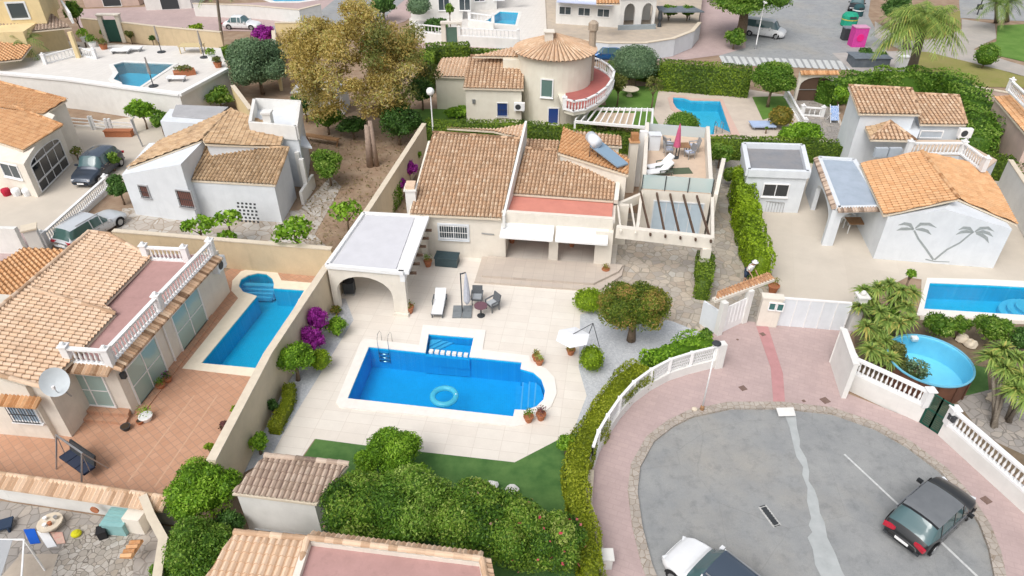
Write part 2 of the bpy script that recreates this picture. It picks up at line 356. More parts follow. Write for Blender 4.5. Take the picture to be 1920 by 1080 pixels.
def tiles(mb, pl, poly, per=.22, course=.32, amp=.07, m=0):
    """barrel tiles over a planar polygon: rows run down the slope, each course lapped over the next"""
    uv = [pl.uv(p) for p in poly]; n = len(uv); us = [q[0] for q in uv]; u0, u1 = min(us), max(us); prof = [0, .55, .95, .95, .55, 0, -.25]; K = len(prof)
    def span(u):
        h = []
        for i in range(n):
            (a, va), (b, vb) = uv[i], uv[(i + 1) % n]
            if (a - u) * (b - u) <= 0 and a != b: h.append(va + (vb - va) * (u - a) / (b - a))
        return (min(h), max(h)) if len(h) > 1 else None
    cols = []; i = 0; st = per / K
    while u0 + i * st <= u1 + 1e-6:
        s_ = span(min(max(u0 + i * st, u0 + .002), u1 - .002))
        if s_: cols.append((i, u0 + i * st, s_))
        i += 1
    v0 = min(q[1] for q in uv); v1 = max(q[1] for q in uv); nc = max(1, math.ceil((v1 - v0) / course)); rn = random.Random(int(v1 * 100) + int(u1 * 77)); vs = []; fs = []; aa = []
    lv = [v0 + course * k for k in range(nc + 1)]; tone = {}
    for ci, (i, u, (a, b)) in enumerate(cols):
        h = prof[i % K] * amp
        for k in range(nc):
            for v, st_ in ((lv[k], .035), (lv[k + 1], 0.)):
                vs.append(pl.xyz(u, min(max(v, a), b), h + st_ + .05))
    R2 = nc * 2
    for ci in range(len(cols) - 1):
        (i, _, (a, b)), (_, _, (a2, b2)) = cols[ci], cols[ci + 1]
        for k in range(nc):
            if lv[k + 1] <= min(a, a2) or lv[k] >= max(b, b2): continue
            q = ci * R2 + 2 * k; r = q + R2; t = (i // K, k)
            if t not in tone: tone[t] = rn.random()
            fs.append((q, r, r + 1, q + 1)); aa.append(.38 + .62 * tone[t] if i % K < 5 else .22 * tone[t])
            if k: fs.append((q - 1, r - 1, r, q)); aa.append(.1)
    mb.add(vs, fs, m, aa)
def caps(mb, a, b, r=.12, m=0, seg=.4):
    a = Vector(a); b = Vector(b); L = (b - a).length; n = max(1, int(L / seg)); d = (b - a) / n; x = d.cross(Vector((0, 0, 1))).normalized()
    for i in range(n):
        p = a + d * i; q = a + d * (i + 1.08); vs = []
        for pt, rr in ((p, r), (q, r * .82)):
            for k in range(6): t = math.pi * k / 5; vs.append(pt + x * math.cos(t) * rr + Vector((0, 0, math.sin(t) * rr + .02)))
        mb.add(vs, [(k, k + 1, k + 7, k + 6) for k in range(5)] + [(0, 1, 2, 3, 4, 5)], m)
class House:
    """a building: collects wall volumes and roofs, each becomes a part"""
    def __init__(s, name, label, cat, at, wall=CREAM, group=None):
        s.t = thing(name, label, cat, at, group); s.w = MB(); s.wall = wall; s.base = 0
    def roof(s, eave, ze, pitch, poly, mat=T_TAN, inset=.28, walls=True, cap=(), per=.25, inside=None, world=None, base=0., thick=.1):
        ins = inside or (sum(p[0] for p in poly) / len(poly), sum(p[1] for p in poly) / len(poly))
        pl = Plane(*eave, ze, pitch, ins); pts = [pl.hit(p) for p in poly]; mb = MB()
        ar = sum(a.x * b.y - b.x * a.y for a, b in zip(pts, pts[1:] + pts[:1]))
        if ar < 0: pts.reverse()
        mb.prism(pts, 0, lambda x, y: pl.z(x, y) - .01, 1)
        nv = len(pts)      # make the slab follow the slope
        mb.v = [(v[0], v[1], v[2]) if i < len(mb.v) else v for i, v in enumerate(mb.v)]
        mb.v = [(x, y, (pl.z(x, y) - thick) if z == 0 else z) for x, y, z in mb.v]
        tiles(mb, pl, pts, per=per)
        for a, b in cap: 
            A_, B_ = pl.hit(a), pl.hit(b); caps(mb, A_ + Vector((0, 0, .06)), B_ + Vector((0, 0, .06)))
        mb.build('roof', [mat, STONEC], s.t)
        if walls:
            c = sum(pts, Vector()) / len(pts); q = [c + (p - c) * (1 - inset / max(.5, (p - c).length)) for p in pts]
            s.w.prism(q, base, lambda x, y: pl.z(x, y) - thick - .02)
        s.pl = pl; return pl, pts
    def block(s, pts, z0, z1, m=0): s.w.prism(pts, z0, z1, m); return s
    def done(s, mats=None): return s.w.build('wall', mats or [s.wall], s.t)
class VP:
    """vertical wall plane through two ground points, used to read windows off their pixels"""
    def __init__(s, A, B):
        s.A = Vector((A[0], A[1], 0)); B = Vector((B[0], B[1], 0)); s.L = (B - s.A).length; s.d = (B - s.A).normalized(); s.n = Vector((-s.d.y, s.d.x, 0))
        if s.n.dot(-s.A) < 0: s.n = -s.n; s.flip = True
        else: s.flip = False
    def hit(s, p):
        d = ray(p); o = Vector((0, 0, H)); t = (s.A - o).dot(s.n) / d.dot(s.n); q = o + d * t; return (q - s.A).dot(s.d), q.z
    def at(s, u, z, off=0): return s.A + s.d * u + s.n * off + Vector((0, 0, z))
def window(parent, vp, p1, p2, fm=None, gm=None, nx=2, ny=1, name='window', bars=False, sill=True, fw=.07, label=None, sz=None, pane='pane'):
    """p1 top-left, p2 bottom-right pixels (or sz = (u0, z0, w, h))"""
    fm = fm or WPAINT; gm = gm or GLASS
    if sz: u0, z0, wd, ht = sz; u1, z1 = u0 + wd, z0 + ht
    else:
        (ua, za), (ub, zb) = vp.hit(p1), vp.hit(p2); u0, u1 = sorted((ua, ub)); z0, z1 = sorted((za, zb)); z0 = max(.03, z0)
    f = MB(); A = vp.at
    def bx(ua, ub, za, zb, o0, o1, mb, m=0):
        vs = [A(u, z, o) for u in (ua, ub) for o in (o0, o1) for z in (za, zb)]
        mb.add(vs, [(0, 1, 3, 2), (4, 6, 7, 5), (0, 4, 5, 1), (2, 3, 7, 6), (0, 2, 6, 4), (1, 5, 7, 3)], m)
    bx(u0 - fw, u0, z0 - fw, z1 + fw, .003, .07, f); bx(u1, u1 + fw, z0 - fw, z1 + fw, .003, .07, f)
    bx(u0, u1, z1, z1 + fw, .003, .07, f); bx(u0, u1, z0 - fw, z0, .003, .07, f)
    for i in range(1, nx): u = u0 + (u1 - u0) * i / nx; bx(u - .025, u + .025, z0, z1, .003, .05, f)
    for i in range(1, ny): z = z0 + (z1 - z0) * i / ny; bx(u0, u1, z - .02, z + .02, .003, .045, f)
    fo = f.build(name, fm, parent, label=label); g = MB(); bx(u0, u1, z0, z1, .002, .022, g); g.build(pane, gm, fo)
    if sill: q = MB(); bx(u0 - .12, u1 + .12, z0 - fw - .05, z0 - fw, .003, .14, q); q.build('sill', fm, fo)
    if bars:
        q = MB(); k = max(3, int((u1 - u0) / .13))
        for i in range(k + 1): u = u0 + (u1 - u0) * i / k; bx(u - .01, u + .01, z0 - .03, z1 + .03, .13, .15, q)
        for z in (z0, (z0 + z1) / 2, z1): bx(u0 - .03, u1 + .03, z - .012, z + .012, .125, .155, q)
        q.build('window_grille', bars if not bars is True else DARKM, fo)
    return fo
def acunit(parent, vp, u, z, top=False):
    f = MB(); A = vp.at
    def bx(ua, ub, za, zb, o0, o1, mb, m=0):
        vs = [A(a, b, o) for a in (ua, ub) for o in (o0, o1) for b in (za, zb)]
        mb.add(vs, [(0, 1, 3, 2), (4, 6, 7, 5), (0, 4, 5, 1), (2, 3, 7, 6), (0, 2, 6, 4), (1, 5, 7, 3)], m)
    bx(u, u + .9, z, z + .65, .05, .38, f); bx(u + .1, u + .14, z - .12, z, .0, .36, f, 0); bx(u + .76, u + .8, z - .12, z, .0, .36, f, 0)
    o = f.build('air_conditioner', WPAINT, parent); g = MB(); c = vp.at(u + .35, z + .32, .385)
    vs = [c] + [c + vp.d * math.cos(k * math.pi / 8) * .24 + Vector((0, 0, math.sin(k * math.pi / 8) * .24)) for k in range(16)]
    g.add(vs, [(0, k + 1, (k + 1) % 16 + 1) for k in range(16)]); g.build('fan_grille', DARKM, o)
# ---------------------------------------------------------------- balustrades
_bal = None
def baluster_mesh():
    global _bal
    if _bal is None:
        mb = MB(); mb.lathe((0, 0, 0), [(.055, 0), (.055, .06), (.03, .09), (.045, .16), (.06, .25), (.045, .36), (.026, .47), (.036, .52), (.028, .56), (.055, .60), (.055, .65)], 8)
        me = bpy.data.meshes.new('baluster'); me.from_pydata(mb.v, [], mb.f); me.materials.append(WPAINT); me.polygons.foreach_set('use_smooth', [True] * len(mb.f)); _bal = me
    return _bal
def balustrade(pts, label, h=.85, sp=.24, posts=None, group=None, plinth=.1, w=.2, cat='balustrade', mat=None, single=False, ends=True, low=0., lowmat=None):
    pts = [Vector(p) for p in pts]; mat = mat or WPAINT; z0 = pts[0].z; t = thing('balustrade', label, cat, pts[0], group); rl = MB(); pb = MB()
    if low: 
        lw = MB()
        for a, b in zip(pts, pts[1:]): d = (b - a).normalized() * .1; lw.beam(a - d + Vector((0, 0, low / 2)), b + d + Vector((0, 0, low / 2)), .25, low)
        lw.build('low_wall', lowmat or WHITEW, t)
    zz = Vector((0, 0, low))
    for a, b in zip(pts, pts[1:]):
        d = (b - a).normalized() * .08
        rl.beam(a - d + zz + Vector((0, 0, h - .05)), b + d + zz + Vector((0, 0, h - .05)), w, .1); pb.beam(a - d + zz + Vector((0, 0, plinth / 2)), b + d + zz + Vector((0, 0, plinth / 2)), w + .02, plinth)
    rl.build('rail', mat, t); pb.build('plinth', mat, t)
    ps = posts if posts is not None else list(range(len(pts)))
    for i in ps:
        q = MB(); p = pts[i] + zz; q.box(p + Vector((0, 0, (h + .08) / 2)), (w + .1, w + .1, h + .08)); q.box(p + Vector((0, 0, h + .1)), (w + .18, w + .18, .06)); q.ell(p + Vector((0, 0, h + .2)), (.1, .1, .1), 8); q.build('post', mat, t)
    sc = (h - plinth - .1) / .65; me = baluster_mesh(); one = MB(); acc = 0
    tot = sum((b - a).length for a, b in zip(pts, pts[1:])); sp = max(sp, tot / 98)
    for a, b in zip(pts, pts[1:]):
        L = (b - a).length; n = max(1, round(L / sp))
        for i in range(n):
            p = a.lerp(b, (i + .5) / n) + zz + Vector((0, 0, plinth))
            if single: one.lathe(p, [(.05, 0), (.03, .1 * sc), (.055, .25 * sc), (.028, .47 * sc), (.05, .65 * sc)], 5)
            else:
                o = bpy.data.objects.new('baluster', me); COL.objects.link(o); o.parent = t; o.location = p - pts[0]; o.scale = (1, 1, sc)
    if single: one.build('balusters', mat, t)
    return t
# ---------------------------------------------------------------- plants
def foliage_size(p, px=5.0, lo=.07): return max(lo, mpp(p) * px)
def bush(c, z, wpx, label, mat=L_MID, zf=.8, cat='shrub', name='shrub', group=None, lob=7, px=5., dens=1.5, shell=.75, asp=.5, flower=None, smooth=False, trunk=0, zc=None, ry=1.0, seed=None, core=True, spread=.8, tr=.06, cv=.25):
    """leafy round plant: c = pixel of its middle, z = height of its middle, wpx = width in pixels"""
    p = P(c[0], c[1], z); rr = wpx / 2 * mpp(p); sd = seed if seed is not None else int(c[0] * 7 + c[1]); rn = random.Random(sd)
    t = thing(name, label, cat, (p.x, p.y, 0), group); rz = min(rr * zf, z * .98) if not trunk else rr * zf
    lobes = [(tuple(p), (rr * .74, rr * .74 * ry, rz * .74))]
    if smooth: lobes = [(tuple(p), (rr, rr * ry, rz))]
    else:
        for i in range(int(lob * 1.5)):
            a = rn.uniform(0, 6.28) if i else 0; e = rn.uniform(-.35, 1.15); q = rn.uniform(.26, .46)
            lobes.append(((p.x + math.cos(a) * math.cos(e) * rr * .62, p.y + math.sin(a) * math.cos(e) * rr * .62 * ry, p.z + math.sin(e) * rz * .62), (rr * q, rr * q, rz * q)))
    sz = foliage_size(p, px); area = sum(12.5 * ((r[0] * r[2] + r[0] * r[1] + r[1] * r[2]) / 3) for _, r in lobes)
    n = int(min(26000, max(150, dens * area / (sz * sz * asp) * (1.0 if smooth else .62))))
    V, A = crownleaves(lobes, n, sz, asp, shell, spread, cv if not smooth else .05); cr = None
    if core:
        cr = MB()
        for (cc, r) in lobes: cr.ell(cc, [x * (.9 if smooth else .72) for x in r], 10, lump=.03, seed=sd)
    quads('crown', V, mat, A, t, core=cr)
    if trunk or not smooth:
        mb = MB(); h = max(.15, p.z - rz * .5); b0 = Vector((p.x, p.y, 0)); lean = Vector((rn.uniform(-.1, .1), rn.uniform(-.1, .1), 0)) * h
        mb.tube([b0, b0 + lean * .5 + Vector((0, 0, h * .5)), b0 + Vector((0, 0, h))], [tr * 1.3 * max(1, rr), tr * max(1, rr), tr * .8 * max(1, rr)], 8)
        for i in range(4):
            a = i * 1.57 + rn.random(); mb.tube([b0 + Vector((0, 0, h * .8)), p + Vector((math.cos(a) * rr * .5, math.sin(a) * rr * .5, rz * .1))], [tr * .7, tr * .3], 5)
        mb.build('trunk', BARK, t, smooth=True)
    if flower:
        fm, fn, fs = flower; V, A = crownleaves(lobes, fn, fs, .8, 1.0, .5, .2); quads('flowers', V, fm, A, t)
    return t
def hedge(path, h, w, label, mat=L_HDG, group=None, px=4.2, z0=0, cat='hedge', dens=1.9, rough=.05, closed=False):
    """clipped hedge along world points"""
    pts = [Vector((p[0], p[1], 0)) for p in path]; ws = w if isinstance(w, (list, tuple)) else [w] * len(pts)
    t = thing('hedge', label, cat, (pts[0].x, pts[0].y, z0), group)
    # resample
    q = []; ww = []
    for i in range(len(pts) - 1):
        n = max(1, int((pts[i + 1] - pts[i]).length / .5))
        for k in range(n): q.append(pts[i].lerp(pts[i + 1], k / n)); ww.append(ws[i] + (ws[i + 1] - ws[i]) * k / n)
    q.append(pts[-1]); ww.append(ws[-1]); rn = random.Random(int(pts[0].x * 10)); core = MB(); vs = []
    nr = []
    for i in range(len(q)):
        d = (q[min(i + 1, len(q) - 1)] - q[max(i - 1, 0)]).normalized(); nr.append(Vector((-d.y, d.x, 0)))
    for i, p in enumerate(q):
        k = ww[i] / 2 * .8; n_ = nr[i]; hh = h * (1 + rn.uniform(-.012, .012))
        vs += [p + n_ * k + Vector((0, 0, z0)), p + n_ * k * 1.0 + Vector((0, 0, z0 + hh * .8)), p + n_ * k * .8 + Vector((0, 0, z0 + hh * .88)), p - n_ * k * .8 + Vector((0, 0, z0 + hh * .88)), p - n_ * k + Vector((0, 0, z0 + hh * .8)), p - n_ * k + Vector((0, 0, z0))]
    fs = []
    for i in range(len(q) - 1): fs += [(i * 6 + k, i * 6 + k + 1, i * 6 + k + 7, i * 6 + k + 6) for k in range(5)]
    L = (len(q) - 1) * 6; fs += [(0, 1, 2, 3, 4, 5), (L, L + 1, L + 2, L + 3, L + 4, L + 5)]; core.add(vs, fs)
    Q = np.array([list(p) for p in q]); NN = np.array([list(p) for p in nr]); W = np.array(ww); seg = np.linalg.norm(Q[1:] - Q[:-1], axis=1); mid = Vector(Q[len(Q) // 2]); sz = foliage_size(mid, px, .07)
    per = 2 * h + W.mean(); n = int(min(60000, dens * seg.sum() * per / (sz * sz * .55)))
    i = RNG.choice(len(seg), n, p=seg / seg.sum()); f = RNG.random((n, 1)); c = Q[i] * (1 - f) + Q[i + 1] * f; nn = unit(NN[i] * (1 - f) + NN[i + 1] * f); wi = (W[i] * (1 - f[:, 0]) + W[i + 1] * f[:, 0]); s_ = RNG.random(n) * per
    top = s_ > 2 * h; side = np.where(s_ < h, 1., -1.); lat = np.where(top, (s_ - 2 * h - wi / 2), side * wi / 2); lat = np.clip(lat, -wi / 2, wi / 2)
    z = np.where(top, h, np.mod(s_, h)); bump_ = np.sin(c[:, 0] * 2.1 + z * 2) * rough + np.sin(c[:, 1] * 3.3 + lat * 3) * rough
    pos = c + nn * lat[:, None]; nrm = np.where(top[:, None], np.array([[0, 0, 1.]]), nn * side[:, None]); pos[:, 2] = z0 + z; pos += nrm * (bump_ + RNG.normal(-.02, .03, n))[:, None]
    # ends
    ne = int(n * (2 * W.mean() * h) / (seg.sum() * per)) + 4; e = RNG.random(ne) < .5; d0 = unit(Q[0] - Q[1]); d1 = unit(Q[-1] - Q[-2])
    ec = np.where(e[:, None], Q[0], Q[-1]); en = np.where(e[:, None], NN[0], NN[-1]); ed = np.where(e[:, None], d0, d1); ep = ec + en * ((RNG.random(ne) - .5) * W.mean())[:, None]; ep[:, 2] = z0 + RNG.random(ne) * h
    pos = np.concatenate([pos, ep]); nrm = np.concatenate([nrm, ed]); V = leafquads(pos, nrm, sz, .6, .55)
    A = np.clip(.5 + .18 * np.sin(pos[:, 0] * 1.3 + pos[:, 1]) + RNG.normal(0, .2, len(pos)), 0, 1)
    quads('foliage', V, mat, A, t, core=core); return t
def blades(c, n, L, wd, droop=.5, up=.5, rn=None, fold=5):
    """rosette of narrow leaves around a point, one strip of quads per leaf"""
    rn = rn or random.Random(1); V = []
    for i in range(n):
        a = rn.uniform(0, 6.28); e = rn.uniform(-.3, 1.35) if up > .3 else rn.uniform(-.2, .9); l = L * rn.uniform(.7, 1.1); d = Vector((math.cos(a), math.sin(a), 0)); side = Vector((-d.y, d.x, 0)); pr = None
        for k in range(fold):
            s0 = k / fold; s1 = (k + 1) / fold
            f = lambda s: Vector(c) + d * (l * s * math.cos(e)) + Vector((0, 0, l * (s * math.sin(e) - droop * s * s)))
            w0 = wd * (1 - s0 ** 2) + .004; w1 = wd * (1 - s1 ** 2) + .004; a0, a1 = f(s0), f(s1)
            V.append([a0 - side * w0, a0 + side * w0, a1 + side * w1, a1 - side * w1])
    return V
def frondcrown(c, n, L, rn, wid=.45):
    """feather palm crown: arching rachis with many leaflets"""
    V = []
    for i in range(n):
        a = i * 2.4 + rn.uniform(-.2, .2); e = rn.uniform(-.1, 1.2); l = L * rn.uniform(.8, 1.1); d = Vector((math.cos(a), math.sin(a), 0)); side = Vector((-d.y, d.x, 0))
        f = lambda s: Vector(c) + d * (l * s * (math.cos(e) * .9 + .1)) + Vector((0, 0, l * (s * math.sin(e) - .75 * s * s * (1 - .3 * math.sin(e)))))
        K = 14
        for k in range(1, K):
            s = k / K; p = f(s); q = f(min(1, s + .1)); ln = wid * L * .5 * math.sin(math.pi * min(1, s * .85 + .12)) + .05
            for sg in (1, -1):
                tip = p + side * sg * ln * .8 + (q - p) * 1.2 - Vector((0, 0, ln * .45)); b = (q - p) * .35
                V.append([p, p + b, tip + b * .3, tip])
        for k in range(5): p = f(k / 5); q = f((k + 1) / 5); V.append([p - side * .03, p + side * .03, q + side * .02, q - side * .02])
    return V
def palm(base, top, L, n, label, name='palm_tree', mat=None, r=.18, group=None, tz=None, cat='palm', trunkm=None, extra=0):
    b = P(*base, 0); h = tz; rn = random.Random(int(base[0])); c = P(*top, h); t = thing(name, label, cat, b, group); mb = MB()
    mb.tube([b, b.lerp(c, .35) , b.lerp(c, .7), c], [r * 1.5, r, r * .9, r * .8], 10); mb.build('trunk', trunkm or PBARK, t, smooth=True)
    V = np.array([[list(p) for p in q] for q in frondcrown(c, n, L, rn)]); quads('crown', V, mat or L_PLM, np.clip(RNG.normal(.5, .22, len(V)), 0, 1), t); return t
def yucca(base, heads, label, group=None, L=.75, mat=None):
    """several stems from one foot, each with a rosette; heads = [(px, py, z)]"""
    b = P(*base, 0); t = thing('yucca', label, 'yucca', b, group); mb = MB(); V = []; rn = random.Random(int(base[0] + base[1]))
    for (x, y, z) in heads:
        c = P(x, y, z); mb.tube([b + Vector((rn.uniform(-.15, .15), rn.uniform(-.15, .15), 0)), b.lerp(c, .5) + Vector((rn.uniform(-.1, .1), 0, .1)), c], [.1, .08, .07], 7); V += blades(c, 120, L * .9, .05, .5, rn=rn, fold=3)
    mb.build('trunk', PBARK, t, smooth=True); V = np.array([[list(p) for p in q] for q in V]); quads('crown', V, mat or L_YEL, np.repeat(np.clip(RNG.normal(.5, .25, len(V) // 3), 0, 1), 3), t); return t
# ================================================================ SETTING
MW = PP([(652,748),(692,651),(798,662),(804,627),(888,634),(880,670),(978,680),(976,692),(1000,699),(1015,712),(1022,733),(1019,750),(1006,763),(986,770),(965,769),(962,782)])
VW = PP([(378,682),(508,542),(492,530),(462,550),(448,541),(449,528),(458,519),(476,513),(494,514),(508,521),(514,530),(513,541),(571,545),(486,692)])
VW = PP([(378,682),(482,556),(456,548),(448,537),(452,525),(466,517),(484,513),(500,515),(511,524),(514,534),(513,541),(571,545),(486,692)])
RW = PP([(1732,580),(1743,531),(1850,535),(1960,541),(1985,560),(1980,580),(1950,594),(1920,592)])
UW = PP([(1262,183),(1282,184),(1296,189),(1350,190),(1371,253),(1322,253),(1312,237),(1296,232),(1282,212),(1268,203),(1262,193)])
TW = PP([(905,44),(930,44),(966,47),(972,24),(938,22)])
XW = PP([(497,-4),(505,-13),(600,-14),(590,-1),(560,3),(515,3)])
HOLES = [MW, VW, RW, UW, TW, XW]
_zc = [0]
def st(name, poly, z, mat, holes=(), kind='structure'):
    _zc[0] += 1; return MB().sheet(poly, z + _zc[0] * .0005, holes=holes).build(name, mat, kind=kind)   # every sheet a hair above the last
G_DIRT = pm('dry_earth', (.27, .18, .12), (.36, .27, .19), .9, rough=1, stain=.5, bs=.8, bscale=12)
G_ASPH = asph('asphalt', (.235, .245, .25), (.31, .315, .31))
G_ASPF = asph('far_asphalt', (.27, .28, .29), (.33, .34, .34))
rP = math.atan2((MW[2] - MW[1]).y, (MW[2] - MW[1]).x)
G_PAVE = paver('cream_paving', (.74, .69, .62), (.70, .64, .57), (.60, .54, .47), 1.2, .6, -rP, .012, 0, stain=.1, bs=.15)
G_PAV2 = paver('porch_tiles', (.55, .48, .41), (.51, .44, .38), (.44, .38, .33), .6, .6, -rP, .012, 0, stain=.2)
G_PINK = paver('pink_pavement', (.49, .375, .355), (.45, .345, .33), (.42, .32, .31), .5, .25, .4, .015, stain=.55, sc=2.5)
G_STON = crazy('stone_flags', [(.40, .33, .26), (.48, .42, .35), (.34, .31, .28), (.55, .47, .38), (.42, .34, .27), (.50, .48, .44)], 2.1, (.28, .25, .2))
G_CRAZ = crazy('loose_stones', [(.30, .27, .23), (.42, .38, .33), (.50, .47, .43), (.36, .31, .25)], 4.5, (.14, .12, .10), gap=.05)
G_KERB = crazy('kerb_stones', [(.38, .33, .28), (.46, .41, .36), (.34, .30, .26)], 4, (.25, .2, .15))
G_GRAV = crazy('pale_gravel', [(.52, .54, .57), (.62, .63, .65), (.44, .46, .50)], 14, (.35, .36, .38), gap=.03)
G_TERR = paver('terracotta_tiles', (.55, .32, .21), (.49, .27, .17), (.38, .24, .17), .33, .33, .72, .02, 0, stain=.35, sc=3, rough=.6)
G_LAWN = pm('artificial_lawn', (.055, .135, .035), (.11, .21, .06), 1.1, rough=1, stain=.15, bs=1., bscale=90)
G_GRSD = pm('dry_grass', (.22, .22, .06), (.30, .26, .10), .7, rough=1, stain=.5, bs=.6, bscale=40)
G_GRSG = pm('park_grass', (.09, .19, .03), (.14, .25, .05), .6, rough=1, stain=.25, bs=.6, bscale=40)
G_CONC = paver('concrete_yard', (.60, .54, .46), (.57, .51, .43), (.53, .47, .39), 3., 3., .3, .006, 0, stain=.3, sc=.8)
G_WHT = paver('white_tiles', (.70, .67, .63), (.66, .63, .59), (.55, .52, .49), .5, .5, .2, .01, 0, stain=.1)
G_BRS = crazy('grey_paving', [(.36, .33, .30), (.30, .28, .26), (.42, .37, .32)], 2.6, (.2, .18, .16))
G_PATH = pm('path_asphalt', (.42, .38, .34), (.36, .34, .31), .8, stain=.3, bs=.2)
st('ground', [(-170, 1), (170, 1), (170, 330), (-170, 330)], -.012, G_DIRT, HOLES)
L1, L2, L3 = .0, .004, .008
# --- left: driveway, gravel yard
st('driveway', PP([(-200,255),(135,238),(330,205),(340,235),(225,345),(100,455),(95,470),(-200,560)]), L1, G_CONC)
st('road_edge', PP([(-300,430),(60,430),(60,480),(-300,640)]), L2, G_PINK)
st('stone_yard', PP([(230,390),(560,395),(620,330),(640,350),(590,440),(620,470),(215,436)]), L2, crazy('yard_stones', [(.45,.41,.36),(.55,.52,.48),(.36,.30,.24),(.5,.45,.4)], 1.6, (.3,.24,.18)))
# --- main garden
st('garden_terrace', PP([(560,866),(495,858),(520,790),(625,560),(720,400),(1185,400),(1172,560),(1130,600),(1100,610),(1115,700),(1100,800),(1075,830),(965,868),(690,838),(590,823)]), L1, G_PAVE, [MW])
st('driveway_stones', PP([(1165,400),(1325,400),(1340,235),(1400,262),(1405,330),(1400,430),(1445,530),(1432,612),(1390,606),(1345,628),(1320,626),(1260,603),(1175,575),(1150,530)]), L2, G_STON)
st('gravel_bed', PP([(663,600),(532,812),(505,862),(430,900),(560,560),(648,560)]), L2, G_GRAV)
st('gravel_garden', PP([(1088,590),(1150,575),(1262,603),(1325,628),(1340,680),(1250,725),(1180,765),(1125,830),(1078,800),(1100,742),(1085,690)]), L2, G_GRAV)
st('lawn', PP([(592,823),(690,836),(965,867),(1052,822),(1105,800),(1112,885),(1090,1100),(600,1100),(560,870)]), L2, G_LAWN)
# --- cul-de-sac
ASP = PP([(1195,925),(1200,878),(1226,830),(1262,802),(1300,783),(1370,768),(1470,768),(1560,778),(1640,806),(1700,840),(1760,885),(1800,930),(1835,985),(1852,1030),(1862,1080),(1900,1300),(1700,1500),(1350,1400),(1262,1160),(1222,1060),(1204,990)])
def grow(poly, d):
    n = len(poly); out = []
    s_ = 1 if sum(a.x * b.y - b.x * a.y for a, b in zip(poly, poly[1:] + poly[:1])) > 0 else -1
    for i in range(n):
        a, b, c = poly[i - 1], poly[i], poly[(i + 1) % n]; e = (xy(b) - xy(a)).normalized() + (xy(c) - xy(b)).normalized(); e.normalize(); o = Vector((e.y, -e.x)) * s_ * d
        out.append(Vector((b.x + o.x, b.y + o.y, 0)))
    return out
KO = grow(ASP, .4)
st('road', grow(ASP, .1), L1, G_ASPH)
PKO = PP([(1080,1500),(1128,1062),(1122,1005),(1104,950),(1106,880),(1133,820),(1183,755),(1250,714),(1336,688),(1335,626),(1345,628),(1395,604),(1448,611),(1600,622),(1590,634),(1561,672),(1582,738),(1718,792),(1764,822),(1920,966),(2050,1100),(2300,1500)])
MB().prism(PKO, -.1, .1, holes=[KO]).build('pavement', G_PINK, kind='structure')
MB().prism(KO, -.1, .12, holes=[ASP]).build('kerb', G_KERB, kind='structure')
st('pavement_band', PP([(1418,612),(1440,612),(1468,700),(1472,755),(1450,755),(1445,690)], .1), .104, pm('pink_band', (.48, .25, .25), (.42, .22, .22), 2, stain=.3))
st('kerb_ramp', PP([(1455,765),(1488,764),(1492,780),(1460,781)], .12), .126, WHITEW)
G_PTCH = pm('road_patch', (.42, .44, .44), (.36, .38, .38), 2, stain=.2)
st('road_patch', PP([(1470,775),(1492,776),(1494,800),(1500,826),(1499,838),(1512,860),(1517,884),(1516,902),(1527,918),(1534,938),(1537,962),(1546,980),(1551,1008),(1566,1038),(1578,1070),(1602,1112),(1546,1110),(1540,1082),(1528,1058),(1524,1030),(1514,1008),(1523,998),(1516,985),(1521,972),(1513,940),(1514,915),(1504,890),(1506,876),(1493,856),(1488,836),(1480,800)], 0), L2, G_PTCH)
LINE = pm('road_line', (.62, .63, .62), (.45, .46, .46), 7, stain=.3)
def strip(a, b, w, z=L3, n='road_marking', m=LINE): a = P(*a); b = P(*b); d = (b - a).normalized(); s = Vector((-d.y, d.x, 0)) * w / 2; return st(n, [a - s, b - s, b + s, a + s], z, m)
strip((1583,852), (1690,952), .09); strip((1752,1005), (1850,1098), .1)
# --- right neighbours
st('right_yard', PP([(1395,262),(1420,400),(1458,560),(1590,576),(1700,520),(1728,524),(1725,600),(2200,620),(2300,330),(1900,280),(1560,262)]), L1, G_CONC, [RW])
st('garden_soil', PP([(1598,590),(1725,600),(2200,620),(2200,1000),(1920,900),(1770,800),(1722,748),(1608,700)]), L2, pm('soil', (.16,.12,.08), (.24,.18,.12), 2, rough=1, bs=.6, bscale=15, stain=.4))
st('garden_lawn', PP([(1806,680),(1850,690),(1855,745),(1800,740)]), L3, G_LAWN)
st('garden_path', PP([(1790,748),(1860,730),(1900,740),(2020,740),(2020,900),(1870,830),(1830,800)]), L3, G_BRS)
# --- behind: garden of the round house and its neighbours
st('far_lawn', PP([(770,205),(1240,195),(1250,235),(790,240)]), L1, G_GRSG)
st('far_lawn', PP([(1130,165),(1240,160),(1245,215),(1140,215)]), L2, G_GRSG)
st('pool_terrace', PP([(1235,168),(1405,168),(1470,178),(1560,190),(1590,255),(1430,262),(1250,262),(1225,215)]), L2, pm('beige_terrace', (.58, .50, .42), (.53, .45, .38), 1.5, stain=.2), [UW])
st('far_lawn', PP([(1410,182),(1480,180),(1485,210),(1430,225)]), L3, G_GRSG)
st('cobbled_path', PP([(1485,190),(1545,185),(1600,275),(1560,270),(1500,240)]), L3, G_BRS)
st('back_path', PP([(1335,255),(1385,262),(1390,345),(1345,345)]), L3, G_BRS)
